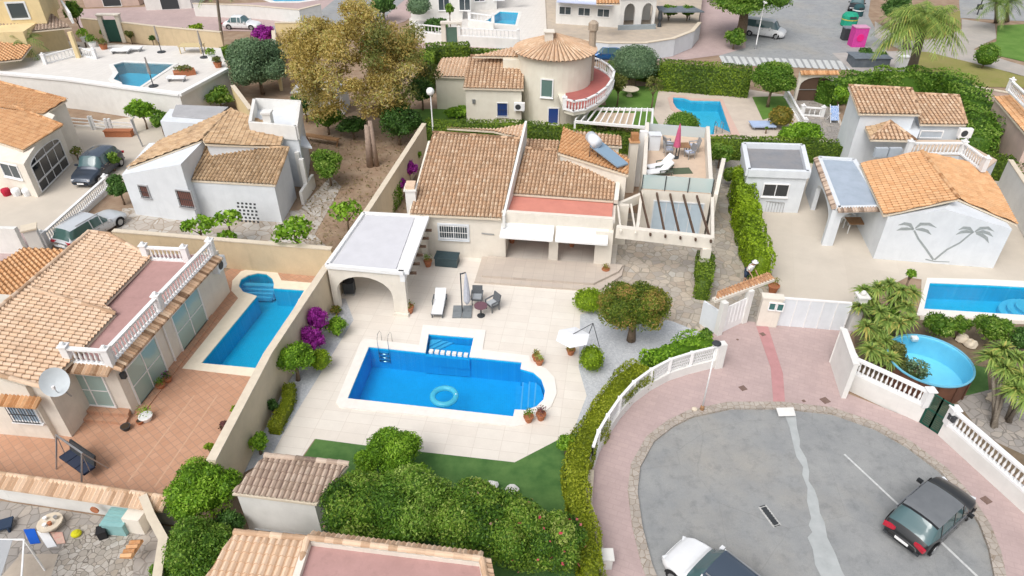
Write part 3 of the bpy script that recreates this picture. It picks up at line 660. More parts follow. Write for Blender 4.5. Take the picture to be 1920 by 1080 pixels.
# --- streets at the top
st('far_yard', PP([(760,-60),(1032,-60),(1032,80),(860,80),(770,72)]), L1, G_WHT, [TW])
st('far_pavement', PP([(780,70),(1080,88),(1250,112),(1340,100),(1380,86),(1370,60),(1330,-60),(1300,-60),(1302,40),(1280,104),(1130,104),(960,96),(780,92)]), L2, G_PINK)
st('far_pavement', PP([(1302,-60),(1420,-60),(1385,20),(1400,55),(1405,88),(1355,103),(1250,116),(1100,100),(1310,90)]), L1, G_PINK)
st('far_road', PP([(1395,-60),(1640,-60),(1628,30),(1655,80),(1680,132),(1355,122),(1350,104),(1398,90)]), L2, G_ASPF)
for i in range(19):
    x = 1352 + i * 13; strip((x, 105 + i * .55), (x + 9, 121 + i * .6), .48, L3)
st('far_pavement', PP([(1560,100),(1720,95),(1700,148),(1600,136)]), L3, pm('worn_concrete', (.45, .42, .40), (.38, .35, .33), 1, stain=.4))
st('park_lawn', PP([(1690,60),(1800,20),(1802,55),(1770,68),(1700,78)]), L2, G_GRSD)
st('park_lawn', PP([(1715,95),(1760,98),(1830,118),(1905,140),(1960,155),(1960,166),(1700,160)]), L2, G_GRSD)
st('park_lawn', PP([(1870,48),(1960,44),(1960,125),(1885,108),(1830,95),(1868,78)]), L2, G_GRSG)
st('park_path', PP([(1640,40),(1700,78),(1770,72),(1803,55),(1803,36),(1865,45),(1868,72),(1825,93),(1890,115),(1960,135),(1960,155),(1890,135),(1740,98),(1690,95),(1640,70)]), L3, G_PATH)
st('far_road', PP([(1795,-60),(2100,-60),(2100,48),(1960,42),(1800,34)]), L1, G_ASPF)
st('far_pavement', PP([(150,52),(140,18),(620,0),(720,-60),(900,-60),(760,40),(700,60),(500,60),(420,58)]), L1, G_PINK)
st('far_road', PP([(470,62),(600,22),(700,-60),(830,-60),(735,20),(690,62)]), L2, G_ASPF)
st('far_yard', PP([(130,78),(420,92),(440,190),(330,185),(130,200),(-200,200),(-200,60)]), L1, G_CONC)
st('car_bay', PP([(930,75),(1030,78),(1035,102),(930,98)]), L3, G_ASPF)
# wide street grid behind the frame so the place goes on
for i, (x0, x1) in enumerate(((-120, -70), (-60, -20), (30, 60), (80, 130))): st('far_yard', [(x0, 118), (x1, 118), (x1, 150), (x0, 150)], L1, G_CONC)
# ================================================================ POOLS
MOS = paver('pool_mosaic', (.01, .51, .86), (.01, .46, .80), (.03, .54, .85), .1, .1, .0, .006, 0, stain=.12, bs=.05, rough=.3)
MOSL = paver('pale_pool_mosaic', (.14, .62, .82), (.12, .56, .78), (.2, .65, .84), .1, .1, .0, .006, 0, stain=.1, bs=.05, rough=.3)
COPE = pm('coping_stone', (.80, .76, .71), (.75, .71, .66), 3, stain=.1)
def pool(label, water, coping, depth, mos, tint, z=0., ch=.05, wl=-.1, cm=None, rip=.35):
    """basin sunk below the ground, water surface and coping ring"""
    t = thing('swimming_pool', label, 'swimming pool', (water[0].x, water[0].y, z)); wt = [Vector((p.x, p.y, 0)) for p in water]
    if sum(a.x * b.y - b.x * a.y for a, b in zip(wt, wt[1:] + wt[:1])) < 0: wt.reverse()
    b = MB(); n = len(wt); b.sheet(wt, z - depth)
    b.add([(p.x, p.y, z + .0) for p in wt] + [(p.x, p.y, z - depth) for p in wt], [(i, (i + 1) % n, (i + 1) % n + n, i + n) for i in range(n)])
    b.build('basin', mos, t)
    MB().sheet(grow(wt, -.004), z + wl).build('water', waterm('water', tint, rip), t)
    if coping: MB().prism(coping, z - .02, z + ch, holes=[wt]).build('coping', cm or COPE, t)
    return t, wt
# ================================================================ MAIN GARDEN
MCO = PP([(630,756),(637,765),(800,781),(965,801),(986,797),(996,785),(1016,779),(1034,762),(1044,738),(1040,710),(1024,692),(996,680),(992,668),(905,657),(911,620),(793,610),(786,648),(684,636),(676,643)])
mp, _ = pool('deep blue rectangular pool with a rounded step end and a small side basin', MW, MCO, 1.35, MOS, (.62, .86, .97))
dv = MB(); a, b = P(797,662), P(881,670); dv.beam(a + Vector((0, 0, -.42)), b + Vector((0, 0, -.42)), .22, .6); dv.build('dividing_wall', MOS, mp)
q = MB(); a, b = P(803,657), P(879,665)
for i in range(7): q.box(a.lerp(b, (i + .5) / 7) + Vector((0, 0, -.05)), (.2, .22, .14), rP)
q.build('stepping_block', COPE, mp)
k = MB(); k.prism(PP([(796,664),(804,628),(887,635),(881,671)]), -1.3, -.5); k.build('shallow_floor', MOS, mp)
k = MB()
for i in range(3): d = .3 * i; c = P(806,630); k.prism([c, c + Vector((1.25 - d, -.0, 0)), c + Vector((0, -1.0 + d * .8, 0))], -.5, -.42 + .09 * i - .0)
k.build('steps', MOSL, mp)
for i in range(4):     # broad steps filling the rounded end
    xo = [(968,692,962,775), (980,693,974,772), (992,698,988,768), (1004,706,1000,762)][i]; k = MB()
    k.prism(PP([(xo[0],xo[1]),(1001,700),(1014,712),(1021,733),(1018,750),(1005,762),(xo[2],xo[3])] if i < 3 else [(1004,706),(1014,714),(1020,733),(1017,750),(1003,762)]), -1.3, -1.05 + .22 * i); k.build('steps', pm('step_blue', (.03, .50, .84), (.02, .45, .78), 4), mp)
    if i: a_, b_ = P(xo[0], xo[1] + 4, -.1), P(xo[2], xo[3] - 3, -.1); zt_ = -1.05 + .22 * i; k = MB(); k.beam(Vector((a_.x + .03, a_.y, zt_ + .01)), Vector((b_.x + .03, b_.y, zt_ + .01)), .07, .025); k.build('step_nosing', pm('nosing_blue', (.22, .62, .85)), mp)
def ladder(parent, p, rz):
    mb = MB(); c = P(*p); ux = Vector((math.cos(rz), math.sin(rz), 0)); uy = Vector((math.sin(rz), -math.cos(rz), 0))
    for s in (-.28, .28):
        o = c + ux * s; mb.tube([o + uy * -.45 + Vector((0, 0, .05)), o + uy * -.45 + Vector((0, 0, .55)), o + uy * -.3 + Vector((0, 0, .8)), o + uy * 0 + Vector((0, 0, .82)), o + uy * .16 + Vector((0, 0, .6)), o + uy * .18 + Vector((0, 0, -.9))], .016, 6)
    for z in (-.3, -.55, -.8): mb.beam(c - ux * .28 + uy * .18 + Vector((0, 0, z)), c + ux * .28 + uy * .18 + Vector((0, 0, z)), .1, .03)
    mb.build('ladder', CHROME, parent, smooth=True)
ladder(mp, (721,651), rP)
for p in ((750,664), (930,683)):
    c = P(*p, -.35); k = MB(); k.tube([c + Vector((0, .0, 0)), c + Vector((.0, -.05, 0))], .13, 12); k.build('pool_light', WPAINT, mp)
# swim ring
t = thing('swim_ring', 'translucent turquoise swim ring floating in the deep blue pool', 'swim ring', P(833,743,-.08)); mb = MB(); c = P(833,743,-.05); n = 36; vs = []
for i in range(n):
    for j in range(10):
        a = 6.2832 * i / n; b = 6.2832 * j / 10; vs.append(c + Vector((math.cos(a) * (.55 + .14 * math.cos(b)), math.sin(a) * (.55 + .14 * math.cos(b)), .14 * math.sin(b))))
mb.add(vs, [(i * 10 + j, ((i + 1) % n) * 10 + j, ((i + 1) % n) * 10 + (j + 1) % 10, i * 10 + (j + 1) % 10) for i in range(n) for j in range(10)]); mb.build('tube', clearm('ring_vinyl', (.12, .62, .72), .5), t, smooth=True)
mb = MB(); mb.lathe(c + Vector((.55, 0, .12)), [(.03, 0), (.03, .04)], 8); mb.build('valve', WPAINT, t)
# ---------------------------------------------------------------- the main house
Hm = House('house', 'cream bungalow with a large tan tiled roof, salmon terrace and awnings behind the main pool', 'house', P(960,440), CREAM)
pl1, p1 = Hm.roof(((768,403),(940,411)), 2.95, 15, [(768,403),(940,411),(975,262),(812,250)], T_TAN, per=.235, walls=False, cap=[((975,262),(812,250))])
# walls of the left block follow the photographed front line
f0, f1 = P(800,479), P(948,487)
nrm = Vector((-(f1 - f0).y, (f1 - f0).x, 0)).normalized(); dirv = (f1 - f0).normalized()
f0 = f0 - dirv * .9
dp = (xy(pl1.hit((812,254))) - xy(f0)).dot(xy(nrm)) - .35
bk = [f0, f1, f1 + nrm * dp + dirv * .1, f0 + nrm * dp]
Hm.w.prism(bk, 0, lambda x, y: pl1.z(x, y) - .14)
Hm.roof(((812,250),(975,262)), pl1.hit((812,250)).z - .02, -12, [(812,250),(975,262),(982,235),(930,242),(830,240)], T_PALE, walls=False, inside=(900,235)) if False else None
pb, _ = Hm.roof(((838,241),(925,247)), 4.0, 14, [(838,241),(925,247),(985,262),(983,234),(930,243)], T_PALE, walls=False)
# side wall rising right of the first roof
a, b = pl1.hit((942,411)), pl1.hit((984,236)); k = MB(); k.add([a + Vector((0,0,.25)), b + Vector((0,0,.35)), b + Vector((.15,0,.35)), a + Vector((.15,0,.25)), a - Vector((0,0,.6)), b - Vector((0,0,3)), b + Vector((.15,0,-3)), a + Vector((.15,0,-.6))], [(0,1,2,3),(0,4,5,1),(3,2,6,7),(0,3,7,4),(1,5,6,2)]); k.build('parapet', WHITEW, Hm.t)
# middle roof above the salmon terrace
pl2, p2 = Hm.roof(((958,364),(1150,378)), 3.1, 14, [(958,364),(1150,378),(1158,308),(1046,303),(1044,283),(985,280)], T_TAN, per=.235, cap=[((985,280),(1044,283))])
a, b = pl2.hit((1150,380)), pl2.hit((1159,306)); k = MB(); k.beam(a + Vector((.15,0,.05)), b + Vector((.15,0,.05)), .26, .3); k.build('parapet', CREAM, Hm.t)
Hm.roof(((985,281),(1044,284)), pl2.hit((985,280)).z - .35, 10, [(985,281),(1044,284),(1050,265),(988,262)], T_TAN, walls=False)
# raised rear roof with the solar heater
pl3, p3 = Hm.roof(((1046,288),(1102,305)), 4.35, 9, [(1046,288),(1104,306),(1178,330),(1180,300),(1110,262),(1056,240)], T_ORG, walls=True, inset=.15)
Hm.roof(((1108,272),(1166,276)), 4.3, 12, [(1088,262),(1108,272),(1166,276),(1164,256),(1080,247)], T_TAN, walls=True, inset=.2)
# salmon terrace slab, parapet, porch columns
TZ = 2.95
tr = [P(948,366,TZ), P(1150,380,TZ), P(1147,411,TZ), P(943,398,TZ)]
MB().prism(tr, TZ - .25, TZ).build('terrace', [SALM], Hm.t)
fa, fb = P(941,399,TZ + .15), P(1150,413,TZ + .15); fd = (fb - fa); fd.z = 0; fd.normalize(); fn = Vector((fd.y, -fd.x, 0))
k = MB(); k.beam(fa + Vector((0,0,-.38)), fb + Vector((0,0,-.38)), .28, 1.05); k.build('parapet', CREAM, Hm.t)
def col(c, wx, wy, h): k = MB(); k.box((c.x, c.y, h / 2), (wx, wy, h), math.atan2(fd.y, fd.x)); k.box((c.x, c.y, .08), (wx + .08, wy + .08, .16), math.atan2(fd.y, fd.x)); k.build('column', CREAM, Hm.t)
mid = fa.lerp(fb, .48); col(Vector((mid.x, mid.y, 0)), .55, .3, 2.3); col(Vector((fb.x - .45, fb.y - .1, 0)), 1.0, .5, 2.5)
bw0 = P(948,487) + fn * -2.9; bw1 = P(1168,505) + fn * -2.9
k = MB(); k.beam(bw0 + Vector((0,0,1.4)), bw1 + Vector((.1,0,1.4)), .25, 2.8); k.build('porch_wall', CREAM, Hm.t)
vb = VP(bw0 + fn * .13, bw1 + fn * .13); window(Hm.t, vb, 0, 0, WOOD, DGLASS, 2, 1, 'door', sz=(1.0, .03, 1.8, 2.05), sill=False, pane='door_glass'); window(Hm.t, vb, 0, 0, WOOD, DGLASS, 2, 1, 'door', sz=(4.6, .03, 1.6, 2.05), sill=False, pane='door_glass')
k = MB(); a = Vector((fb.x, fb.y, 0)); k.beam(a + fn * -3.3 + Vector((0,0,1.4)), a + fn * -.2 + Vector((0,0,1.4)), .25, 2.8); k.build('porch_wall', CREAM, Hm.t)
# awnings
for (u0, u1, lb) in ((.0, .48, 'white awning over the left porch bay'), (.5, .965, 'white awning over the right porch bay')):
    A = fa.lerp(fb, u0) + fn * .2 + Vector((0,0,-.75)); B = fa.lerp(fb, u1) + fn * .2 + Vector((0,0,-.75)); k = MB()
    k.beam(A + Vector((0,0,.1)), B + Vector((0,0,.1)), .16, .2); k.build('awning_cassette', WPAINT, Hm.t, label=lb)
    k = MB(); k.add([A + fn*.05, B + fn*.05, B + fn * .75 + Vector((0,0,-.28)), A + fn * .75 + Vector((0,0,-.28)), A + fn*.05+Vector((0,0,-.03)), B + fn*.05+Vector((0,0,-.03)), B + fn * .75 + Vector((0,0,-.31)), A + fn * .75 + Vector((0,0,-.31))], [(0,1,2,3),(7,6,5,4),(0,4,5,1),(3,2,6,7),(0,3,7,4),(1,5,6,2)]); k.build('awning', FABW, Hm.t)
    k = MB(); k.beam(A + fn * .78 + Vector((0,0,-.33)), B + fn * .78 + Vector((0,0,-.33)), .07, .12); k.build('awning_bar', WPAINT, Hm.t)
# window on the front wall
vf = VP(bk[0], bk[1]); window(Hm.t, vf, (824,421), (877,447), BLUEW, GLASS, 2, 1, bars=WPAINT, fw=.12)
k = MB(); u, z = vf.hit((903,437)); k.beam(vf.at(u, z, .03), vf.at(u + .75, z - .05, .03), .03, .08); k.build('wall_ornament', METAL, Hm.t)
# chimneys
k = MB(); c = P(771,388,3.0); k.box((c.x + .0, c.y + .5, 3.15), (.6, .8, 1.7)); k.box((c.x, c.y + .5, 4.05), (.75, .95, .1)); k.build('chimney', WHITEW, Hm.t); k = MB(); k.box((c.x, c.y + .5, 4.2), (.55, .75, .22)); k.build('chimney_cap', T_PALE, Hm.t)
c = P(1180,362); k = MB(); k.box((c.x, c.y + .3, 1.9), (.55, .55, 3.8)); k.build('chimney', CREAM, Hm.t); k = MB(); k.box((c.x, c.y + .3, 3.85), (.7, .7, .1)); k.box((c.x, c.y + .3, 4.15), (.5, .5, .5)); k.build('chimney_cap', T_ORG, Hm.t)
c = P(1196,350); k = MB(); k.box((c.x, c.y + .2, 2.1), (.5, .4, 4.2)); k.build('flue', WPAINT, Hm.t)
# upper terrace on the right
z = 3.0; ut = [P(1203,355,z), P(1334,364,z), P(1326,258,z), P(1208,250,z)]
Hm.w.prism(ut, 0, z - .004); MB().prism([p for p in ut], z - .004, z + .02).build('terrace', pm('beige_tiles', (.60, .47, .36), (.55, .43, .33), 2, stain=.2), Hm.t)
k = MB(); a, b, c_, d_ = [Vector((p.x, p.y, z)) for p in (ut[0], ut[1], ut[2], ut[3])]
k.beam(a + Vector((.12,.3,.45)), d_ + Vector((.12,-.1,.45)), .25, .9); k.build('parapet', CREAM, Hm.t); k = MB(); k.beam(b + Vector((-.12,.3,.45)), c_ + Vector((-.12,-.1,.45)), .25, .9); k.build('parapet', CREAM, Hm.t)
k = MB(); k.beam(d_ + Vector((.2,-.1,.4)), c_ + Vector((-.2,-.1,.4)), .06, .8); k.build('glass_screen', clearm('pale_screen', (.55, .62, .64), .8), Hm.t)
k = MB(); k.beam(a + Vector((0,.06,.52)), b + Vector((0,.06,.52)), .025, .95); k.build('glass_railing', clearm('railing_glass', (.60, .74, .74), .55), Hm.t)
for u in (.0, .33, .66, 1.): k = MB(); p = a.lerp(b, u) + Vector((0, .0, 0)); k.beam(p, p + Vector((0,0,1.0)), .05, .05); k.build('railing_post', DARKM, Hm.t)
k = MB(); p = P(1226,283,z); k.box((p.x, p.y + .3, z + .55), (.75, .6, 1.1)); k.box((p.x, p.y + .3, z + 1.13), (.85, .7, .06)); k.build('roof_hatch', BLUEW, Hm.t)
# garage court: blue door, front pergola beam and pillars
vg = VP(P(1203,355,z), P(1334,364,z)); wl = vg.L
window(Hm.t, vg, 0, 0, BLUEW, pm('pale_blue_door', (.50, .60, .68), (.46, .56, .64), 3, rough=.5), 4, 1, 'garage_door', sz=(.9, .05, 3.0, 2.2), sill=False, pane='door_panel')
pa, pb_ = P(1156,424,2.9), P(1337,444,2.9); k = MB(); k.beam(pa + Vector((0,0,-.35)), pb_ + Vector((0,0,-.35)), .35, .7); k.build('beam', CREAM, Hm.t)
for q0, q1 in ((P(1203,362,2.75), pb_.lerp(pa, .78)), (b + Vector((.1,0,-.2)), pb_)):
    k = MB(); k.beam(Vector((q0.x,q0.y,2.65)), Vector((q1.x,q1.y,2.65)), .18, .3); k.build('beam', CREAM, Hm.t)
for i in range(7):
    u = .04 + i * .155; e = pa.lerp(pb_, u); e.z = 2.75; s0 = Vector((e.x + (.4 if i > 2 else .2), (ut[0].y if i > 1 else ut[0].y - 1.6), 2.8)); k = MB(); k.beam(s0, e + Vector((0,-.35,0)), .1, .14); k.build('pergola_rafter', WOOD if i > 1 else CREAM, Hm.t)
for p, wx in ((pb_, .5),): k = MB(); k.box((p.x - .25, p.y, 1.1), (wx, .4, 2.2)); k.build('column', CREAM, Hm.t)
k = MB(); q0 = P(1165,372,2.9); k.beam(Vector((q0.x - .2, q0.y - .4, 2.5)), Vector((ut[0].x, ut[0].y - .2, 2.55)), .22, .6); k.build('beam', CREAM, Hm.t)
k = MB(); s = P(1335,330,2); k.outline(b + Vector((.15,0,0)), c_ + Vector((.4,-3,0)), [(0,0),(4.5,0),(4.5,3.3),(3.5,3.9),(1.2,3.8),(0,3.0)], -.25); k.build('side_wall', CREAM, Hm.t)
Hm.done()
# porch floor and steps
t = thing('porch_platform', 'low beige tiled platform with two steps in front of the porch', 'platform', P(1000,520))
MB().prism(PP([(890,531),(905,483),(1170,500),(1165,520),(1122,548)]), 0, .14).build('step', G_PAV2, t); MB().prism(PP([(903,520),(916,484),(1168,500),(1160,512),(1113,535)], .14), .14, .29).build('platform', G_PAV2, t)
# solar heater
t = thing('solar_heater', 'silver cylindrical tank with a sloping blue solar panel on the rear roof', 'solar heater', P(1115,290,4.4)); c = P(1113,262,5.6); k = MB(); k.tube([c + Vector((-.15,.5,0)), c + Vector((.15,-.5,0))], .36, 14); k.build('tank', pm('tank_white', (.75,.8,.85), rough=.35), t, smooth=True)
k = MB(); e1, e2 = P(1158,312,4.75), P(1178,306,4.75); f1, f2 = P(1106,272,5.35), P(1130,266,5.35); k.add([f1, f2, e2, e1] + [v - Vector((0,0,.1)) for v in (f1, f2, e2, e1)], [(0,1,2,3),(7,6,5,4),(0,4,5,1),(1,5,6,2),(2,6,7,3),(3,7,4,0)]); k.build('panel', glassm('solar_blue', (.22, .32, .42), .25), t)
k = MB(); 
for o in ((-.2,-.2),(.3,-.2),(.0,.4)): k.beam(c + Vector((o[0],o[1],-.2)), Vector((c.x + o[0], c.y + o[1], 4.3)), .05, .05)
k.build('frame', DARKM, t)
# ---------------------------------------------------------------- gazebo
GZ = 2.78
t = thing('gazebo', 'cream masonry gazebo with an arched front and flat white roof against the boundary wall', 'gazebo', P(690,560)); ga, gb, gc, gd = P(613,500,GZ), P(757,513,GZ), P(797,408,GZ), P(682,402,GZ)
gd_ = (gb - ga).normalized(); gn = Vector((-gd_.y, gd_.x, 0)); W = (gb - ga).length
arch = [(0,0),(.32,0),(.32,.9)] + [(W/2 - .22 - math.cos(math.pi * i / 12) * (W/2 - .54), 1.2 + math.sin(math.pi * i / 12) * 1.12) for i in range(0, 13)] + [(W - .76,.9),(W - .76,0),(W,0),(W,GZ - .1),(0,GZ - .1)]
k = MB(); k.outline(ga, gb, arch, .35); k.box((gb.x - .36, gb.y + .15, .08), (.86, .5, .16), math.atan2(gd_.y, gd_.x)); k.build('front_wall', CREAM, t)
roofp = [Vector((p.x, p.y, 0)) for p in (ga, gb, gc, gd)]
k = MB(); k.prism(roofp, GZ - .1, GZ - .02); k.build('ceiling', WPAINT, t)
k = MB()
for a, b, w_ in ((ga, gb, .22), (gb, gc, .55), (gc, gd, .2), (gd, ga, .2)): k.beam(a + Vector((0,0,.05)), b + Vector((0,0,.05)), w_, .2)
k.build('roof_rim', WPAINT, t)
ins = [ga + gd_ * .25 + gn * .2, gb - gd_ * .5 + gn * .2, gc - gd_ * .6 - gn * .15, gd + gd_ * .2 - gn * .15]
k = MB(); k.prism(ins, GZ - .02, GZ + .05); k.build('roof_panel', pm('grey_awning', (.60,.60,.63), (.56,.56,.59), 1.5, stain=.1), t)
k = MB(); k.beam(gb + Vector((-.1,0,-.32)), gc + Vector((-.1,0,-.32)), .25, .42); k.build('side_beam', WPAINT, t)
for i in range(6): p = gb.lerp(gc, .08 + i * .15); k = MB(); k.beam(p + Vector((-.3,0,-.28)), p + Vector((.55,0,-.28)), .1, .14); k.build('beam_end', WOOD, t)
k = MB(); p = gc; k.box((p.x - .15, p.y - .2, GZ / 2), (.35, .35, GZ - .1)); k.build('column', CREAM, t)
# ---------------------------------------------------------------- boundary walls
def wallline(name, px, z, th, label, mat, cat='wall', capm=None, h0=0, group=None, world=None):
    pts = world or [P(a, b, z) for a, b in px]; t = thing(name, label, cat, (pts[0].x, pts[0].y, h0), group); k = MB(); c = MB()
    for i in range(len(pts) - 1):
        a, b = pts[i], pts[i + 1]; e = (b - a).normalized() * (th / 2 if i < len(pts) - 2 else 0)
        k.beam(Vector((a.x, a.y, (z + h0) / 2)), Vector((b.x, b.y, (z + h0) / 2)) + e, th, z - h0 - .06 - i * .004); c.beam(Vector((a.x, a.y, z + i * .004)) - e * .2, Vector((b.x, b.y, z + i * .004)) + e * 1.1, th + .08 + i * .006, .07)
    k.build('wall_body', mat, t); c.build('coping', capm or STONEC, t); return t
wallline('boundary_wall', [(795,232),(690,392),(606,508),(503,662),(396,864)], 2.5, .28, 'long beige wall running from the gazebo down past both pools', BEIGEW if False else pm('buff_wall', (.68,.57,.42), (.62,.52,.38), 1.2, stain=.25, bs=.2))
wallline('boundary_wall', [(212,432),(622,466)], 2.0, .25, 'beige wall behind the left villa pool under the papaya trees', BEIGEW)
# main garden things ----------------------------------------------------------------
def pot(p, label, r=.22, h=.4, plant=None, mat=TERRA, group='potted plants', z=0, ph=.3, flower=None):
    c = P(*p, z); t = thing('plant_pot', label, 'potted plant', c, group); k = MB(); k.lathe(c, [(r * .65, 0), (r, h * .85), (r * 1.1, h * .86), (r * 1.1, h), (r * .92, h), (r * .9, h * .9)], 14, cap=False); k.lathe(c + Vector((0,0,h*.88)), [(0.01, 0), (r * .9, 0)], 14, cap=False); k.build('pot', mat, t, smooth=False)
    if plant:
        sz = .09; V, A = crownleaves([((c.x, c.y, z + h + ph * .5), (r * 1.2, r * 1.2, ph * .8))], 140, sz, .5, .3); quads('plant', V, plant, A, t)
        if flower: V, A = crownleaves([((c.x, c.y, z + h + ph * .6), (r * 1.1, r * 1.1, ph * .8))], 30, .07, .9, .8); quads('flowers', V, flower, A, t)
    else: k = MB(); k.lathe(c + Vector((0,0,h*.8)), [(.01, .05), (r * .88, .05)], 12, cap=False); k.build('soil', SOIL, t)
    return t
pot((803,499), 'terracotta pot with green plant between gazebo column and dark chest', .24, .42, L_MID, ph=.4)
pot((768,586), 'terracotta pot with dry twigs right of the gazebo arch', .25, .42, L_OAK, ph=.3)
pot((1005,676), 'terracotta pot of withered plants right of the pool, farther one', .2, .32, L_OAK); pot((1011,684), 'terracotta pot of yellowish plant right of the pool, nearer one', .2, .32, L_YEL)
pot((1070,664), 'single small brown pot left of the round topiary ball', .22, .34, L_OAK, ph=.1)
pot((991,790), 'green potted plant at the curved pool end', .22, .36, L_MID, ph=.35); pot((1014,786), 'pot of dark red leaves at the curved pool end', .22, .36, leafm('leaf_plum', [(.10,.03,.04),(.2,.08,.08),(.12,.12,.05)]), ph=.35)
pot((1135,513), 'terracotta pot with red brown plant at the right porch pillar', .22, .35, L_OAK, ph=.25); pot((960,455), 'dark potted plant in the shade at the left end of the porch', .2, .4, L_DRK); pot((1072,462), 'dark potted plant hidden deep in the right porch bay', .2, .4, L_DRK)
t = thing('storage_chest', 'dark teal storage chest with ridged lid against the house wall', 'chest', P(838,502)); c = P(838,502); k = MB(); TEAL = pm('dark_teal', (.045, .075, .085), (.06, .09, .10), 6, rough=.6); k.box((c.x, c.y + .4, .3), (1.35, .75, .55), rP); k.build('box', TEAL, t); k = MB()
k.box((c.x, c.y + .4, .61), (1.42, .82, .08), rP)
for i in range(5): k.box((c.x, c.y + .12 + i * .14, .66), (1.36, .05, .03), rP)
k.build('lid', TEAL, t)
def lounger(p, rz, label, z=0, group='sun loungers', frame=RATTAN, back=.45):
    c = P(*p, z); t = thing('sun_lounger', label, 'sun lounger', c, group, rz); WL[t.name] = Vector((0,0,0)); k = MB()
    k.box((0, 0, .27), (.66, 1.9, .07)); k.build('frame', frame, t)
    for sx in (-.28, .28):
        for sy in (-.85, .85): k = MB(); k.box((sx, sy, .12), (.06, .06, .24)); k.build('leg', frame, t)
        k = MB(); k.beam((sx * 1.25, -.1, .5), (sx * 1.25, .6, .5), .06, .05); k.beam((sx * 1.25, .55, .25), (sx * 1.25, .55, .5), .05, .05); k.beam((sx * 1.25, -.05, .25), (sx * 1.25, -.05, .5), .05, .05); k.build('armrest', frame, t)
    k = MB(); k.box((0, -.32, .35), (.6, 1.25, .09)); k.build('cushion', FABW, t); k = MB(); k.beam((0, .3, .37), (0, .92, .37 + back), .6, .09); k.build('back_cushion', FABW, t); return t
lounger((824,578), rP * .3, 'grey rattan sun lounger with white cushion on the terrace beside the pool', back=.35)
# chairs, table, closed parasol
def armchair(p, rz, label, z=0, group='grey rattan armchairs', mat=RATTAN, cush=pm('grey_cushion', (.42, .45, .47), (.38, .40, .42), 5)):
    c = P(*p, z); t = thing('armchair', label, 'chair', c, group, rz); WL[t.name] = Vector((0,0,0)); k = MB()
    k.box((0, 0, .38), (.56, .54, .1)); k.build('seat', mat, t); k = MB(); k.beam((0, .24, .4), (0, .36, .95), .56, .07); k.build('backrest', mat, t)
    for s in (-1, 1):
        k = MB(); k.beam((s * .3, -.28, .62), (s * .3, .3, .66), .07, .05); k.beam((s * .3, -.26, .4), (s * .3, -.26, .62), .06, .05); k.build('armrest', mat, t)
        for y in (-.24, .24): k = MB(); k.beam((s * .26, y, 0), (s * .26, y, .36), .05, .05); k.build('leg', mat, t)
    k = MB(); k.box((0, -.02, .46), (.48, .46, .07)); k.build('cushion', cush, t); return t
armchair((895,568), -.05, 'grey rattan armchair directly behind the small round table'); armchair((924,580), -.9, 'grey rattan armchair right of the small round table')
c = P(902,592); t = thing('side_table', 'small round plum coloured table on a dark pedestal', 'table', c); k = MB(); k.lathe(c, [(.36, .66), (.36, .70)], 20); k.build('tabletop', pm('plum', (.16, .08, .10), rough=.4), t); k = MB(); k.lathe(c, [(.22, 0), (.22, .03), (.05, .06), (.04, .66)], 12); k.build('pedestal', DARKM, t)
c = P(867,586); t = thing('parasol', 'closed grey parasol with four square base slabs beside the sun lounger', 'parasol', c); k = MB()
for sx in (-.27, .27):
    for sy in (-.27, .27): k = MB(); k.box((c.x + sx, c.y + sy, .05), (.5, .5, .1)); k.build('base_slab', pm('slate_slab', (.22, .24, .25), (.18, .2, .21), 5), t)
k = MB(); k.beam(c, c + Vector((0, 0, 2.6)), .06, .06); k.beam(c + Vector((0,0,2.55)), c + Vector((.28, .05, 2.62)), .05, .05); k.build('pole', DARKM, t); k = MB(); k.lathe(c + Vector((.28, .05, .55)), [(.06, 0), (.2, .25), (.17, .9), (.1, 1.6), (.04, 2.0)], 9); k.build('canopy', pm('lilac_grey', (.50, .52, .58), (.42, .44, .50), 8), t)
# white cantilever canopy near the gravel garden
c = P(1078,660); t = thing('parasol', 'open white square parasol on a dark A-frame at the gravel edge', 'parasol', c); zc = 2.0; k = MB(); m_ = P(1074,632,zc); cr = [m_ + Vector((math.cos(a) * .85, math.sin(a) * .8, 0)) for a in [i * math.pi / 3 + .3 for i in range(6)]]; tp = m_ + Vector((0, 0, .18))
k.add([tp] + cr, [(0, i + 1, (i + 1) % 6 + 1) for i in range(6)]); k.add([tp - Vector((0,0,.03))] + [v - Vector((0,0,.03)) for v in cr], [(0, (i + 1) % 6 + 1, i + 1) for i in range(6)]); k.build('canopy', FABW, t)
k = MB(); ap = P(1112,606,2.1); k.tube([P(1088,668), ap], .018, 6); k.tube([P(1124,650), ap], .018, 6); k.tube([ap, tp], .018, 6); k.build('frame', DARKM, t)
# plants
bush((1105,563), .55, 62, 'bright yellow green round bush left of the large brown green tree', L_TOP, .75, smooth=True)
bush((1191,578), 2.1, 142, 'round brown green tree standing in the gravel garden', L_OAK, .72, 'tree', 'tree', trunk=1, tr=.1, lob=12, dens=2.2, px=4.5)
bush((1110,673), .75, 47, 'clipped topiary ball on the pale gravel', L_TOP, 1.15, 'topiary', 'topiary', smooth=True)
bush((600,675), .65, 42, 'clipped ball bush in the left gravel bed', L_TOP, .95, smooth=True)
bush((549,672), 1.4, 78, 'small lemon tree with thick trunk in the left gravel bed', L_BRT, .9, 'tree', 'tree', trunk=1, tr=.09, lob=9)
bush((597,602), 1.3, 52, 'upper magenta bougainvillea climbing the boundary wall by the gazebo', L_PUR, 1.1, 'bougainvillea', 'bougainvillea'); bush((585,637), .9, 54, 'lower magenta bougainvillea spreading onto the gravel bed', L_PUR, 1.1, 'bougainvillea', 'bougainvillea')
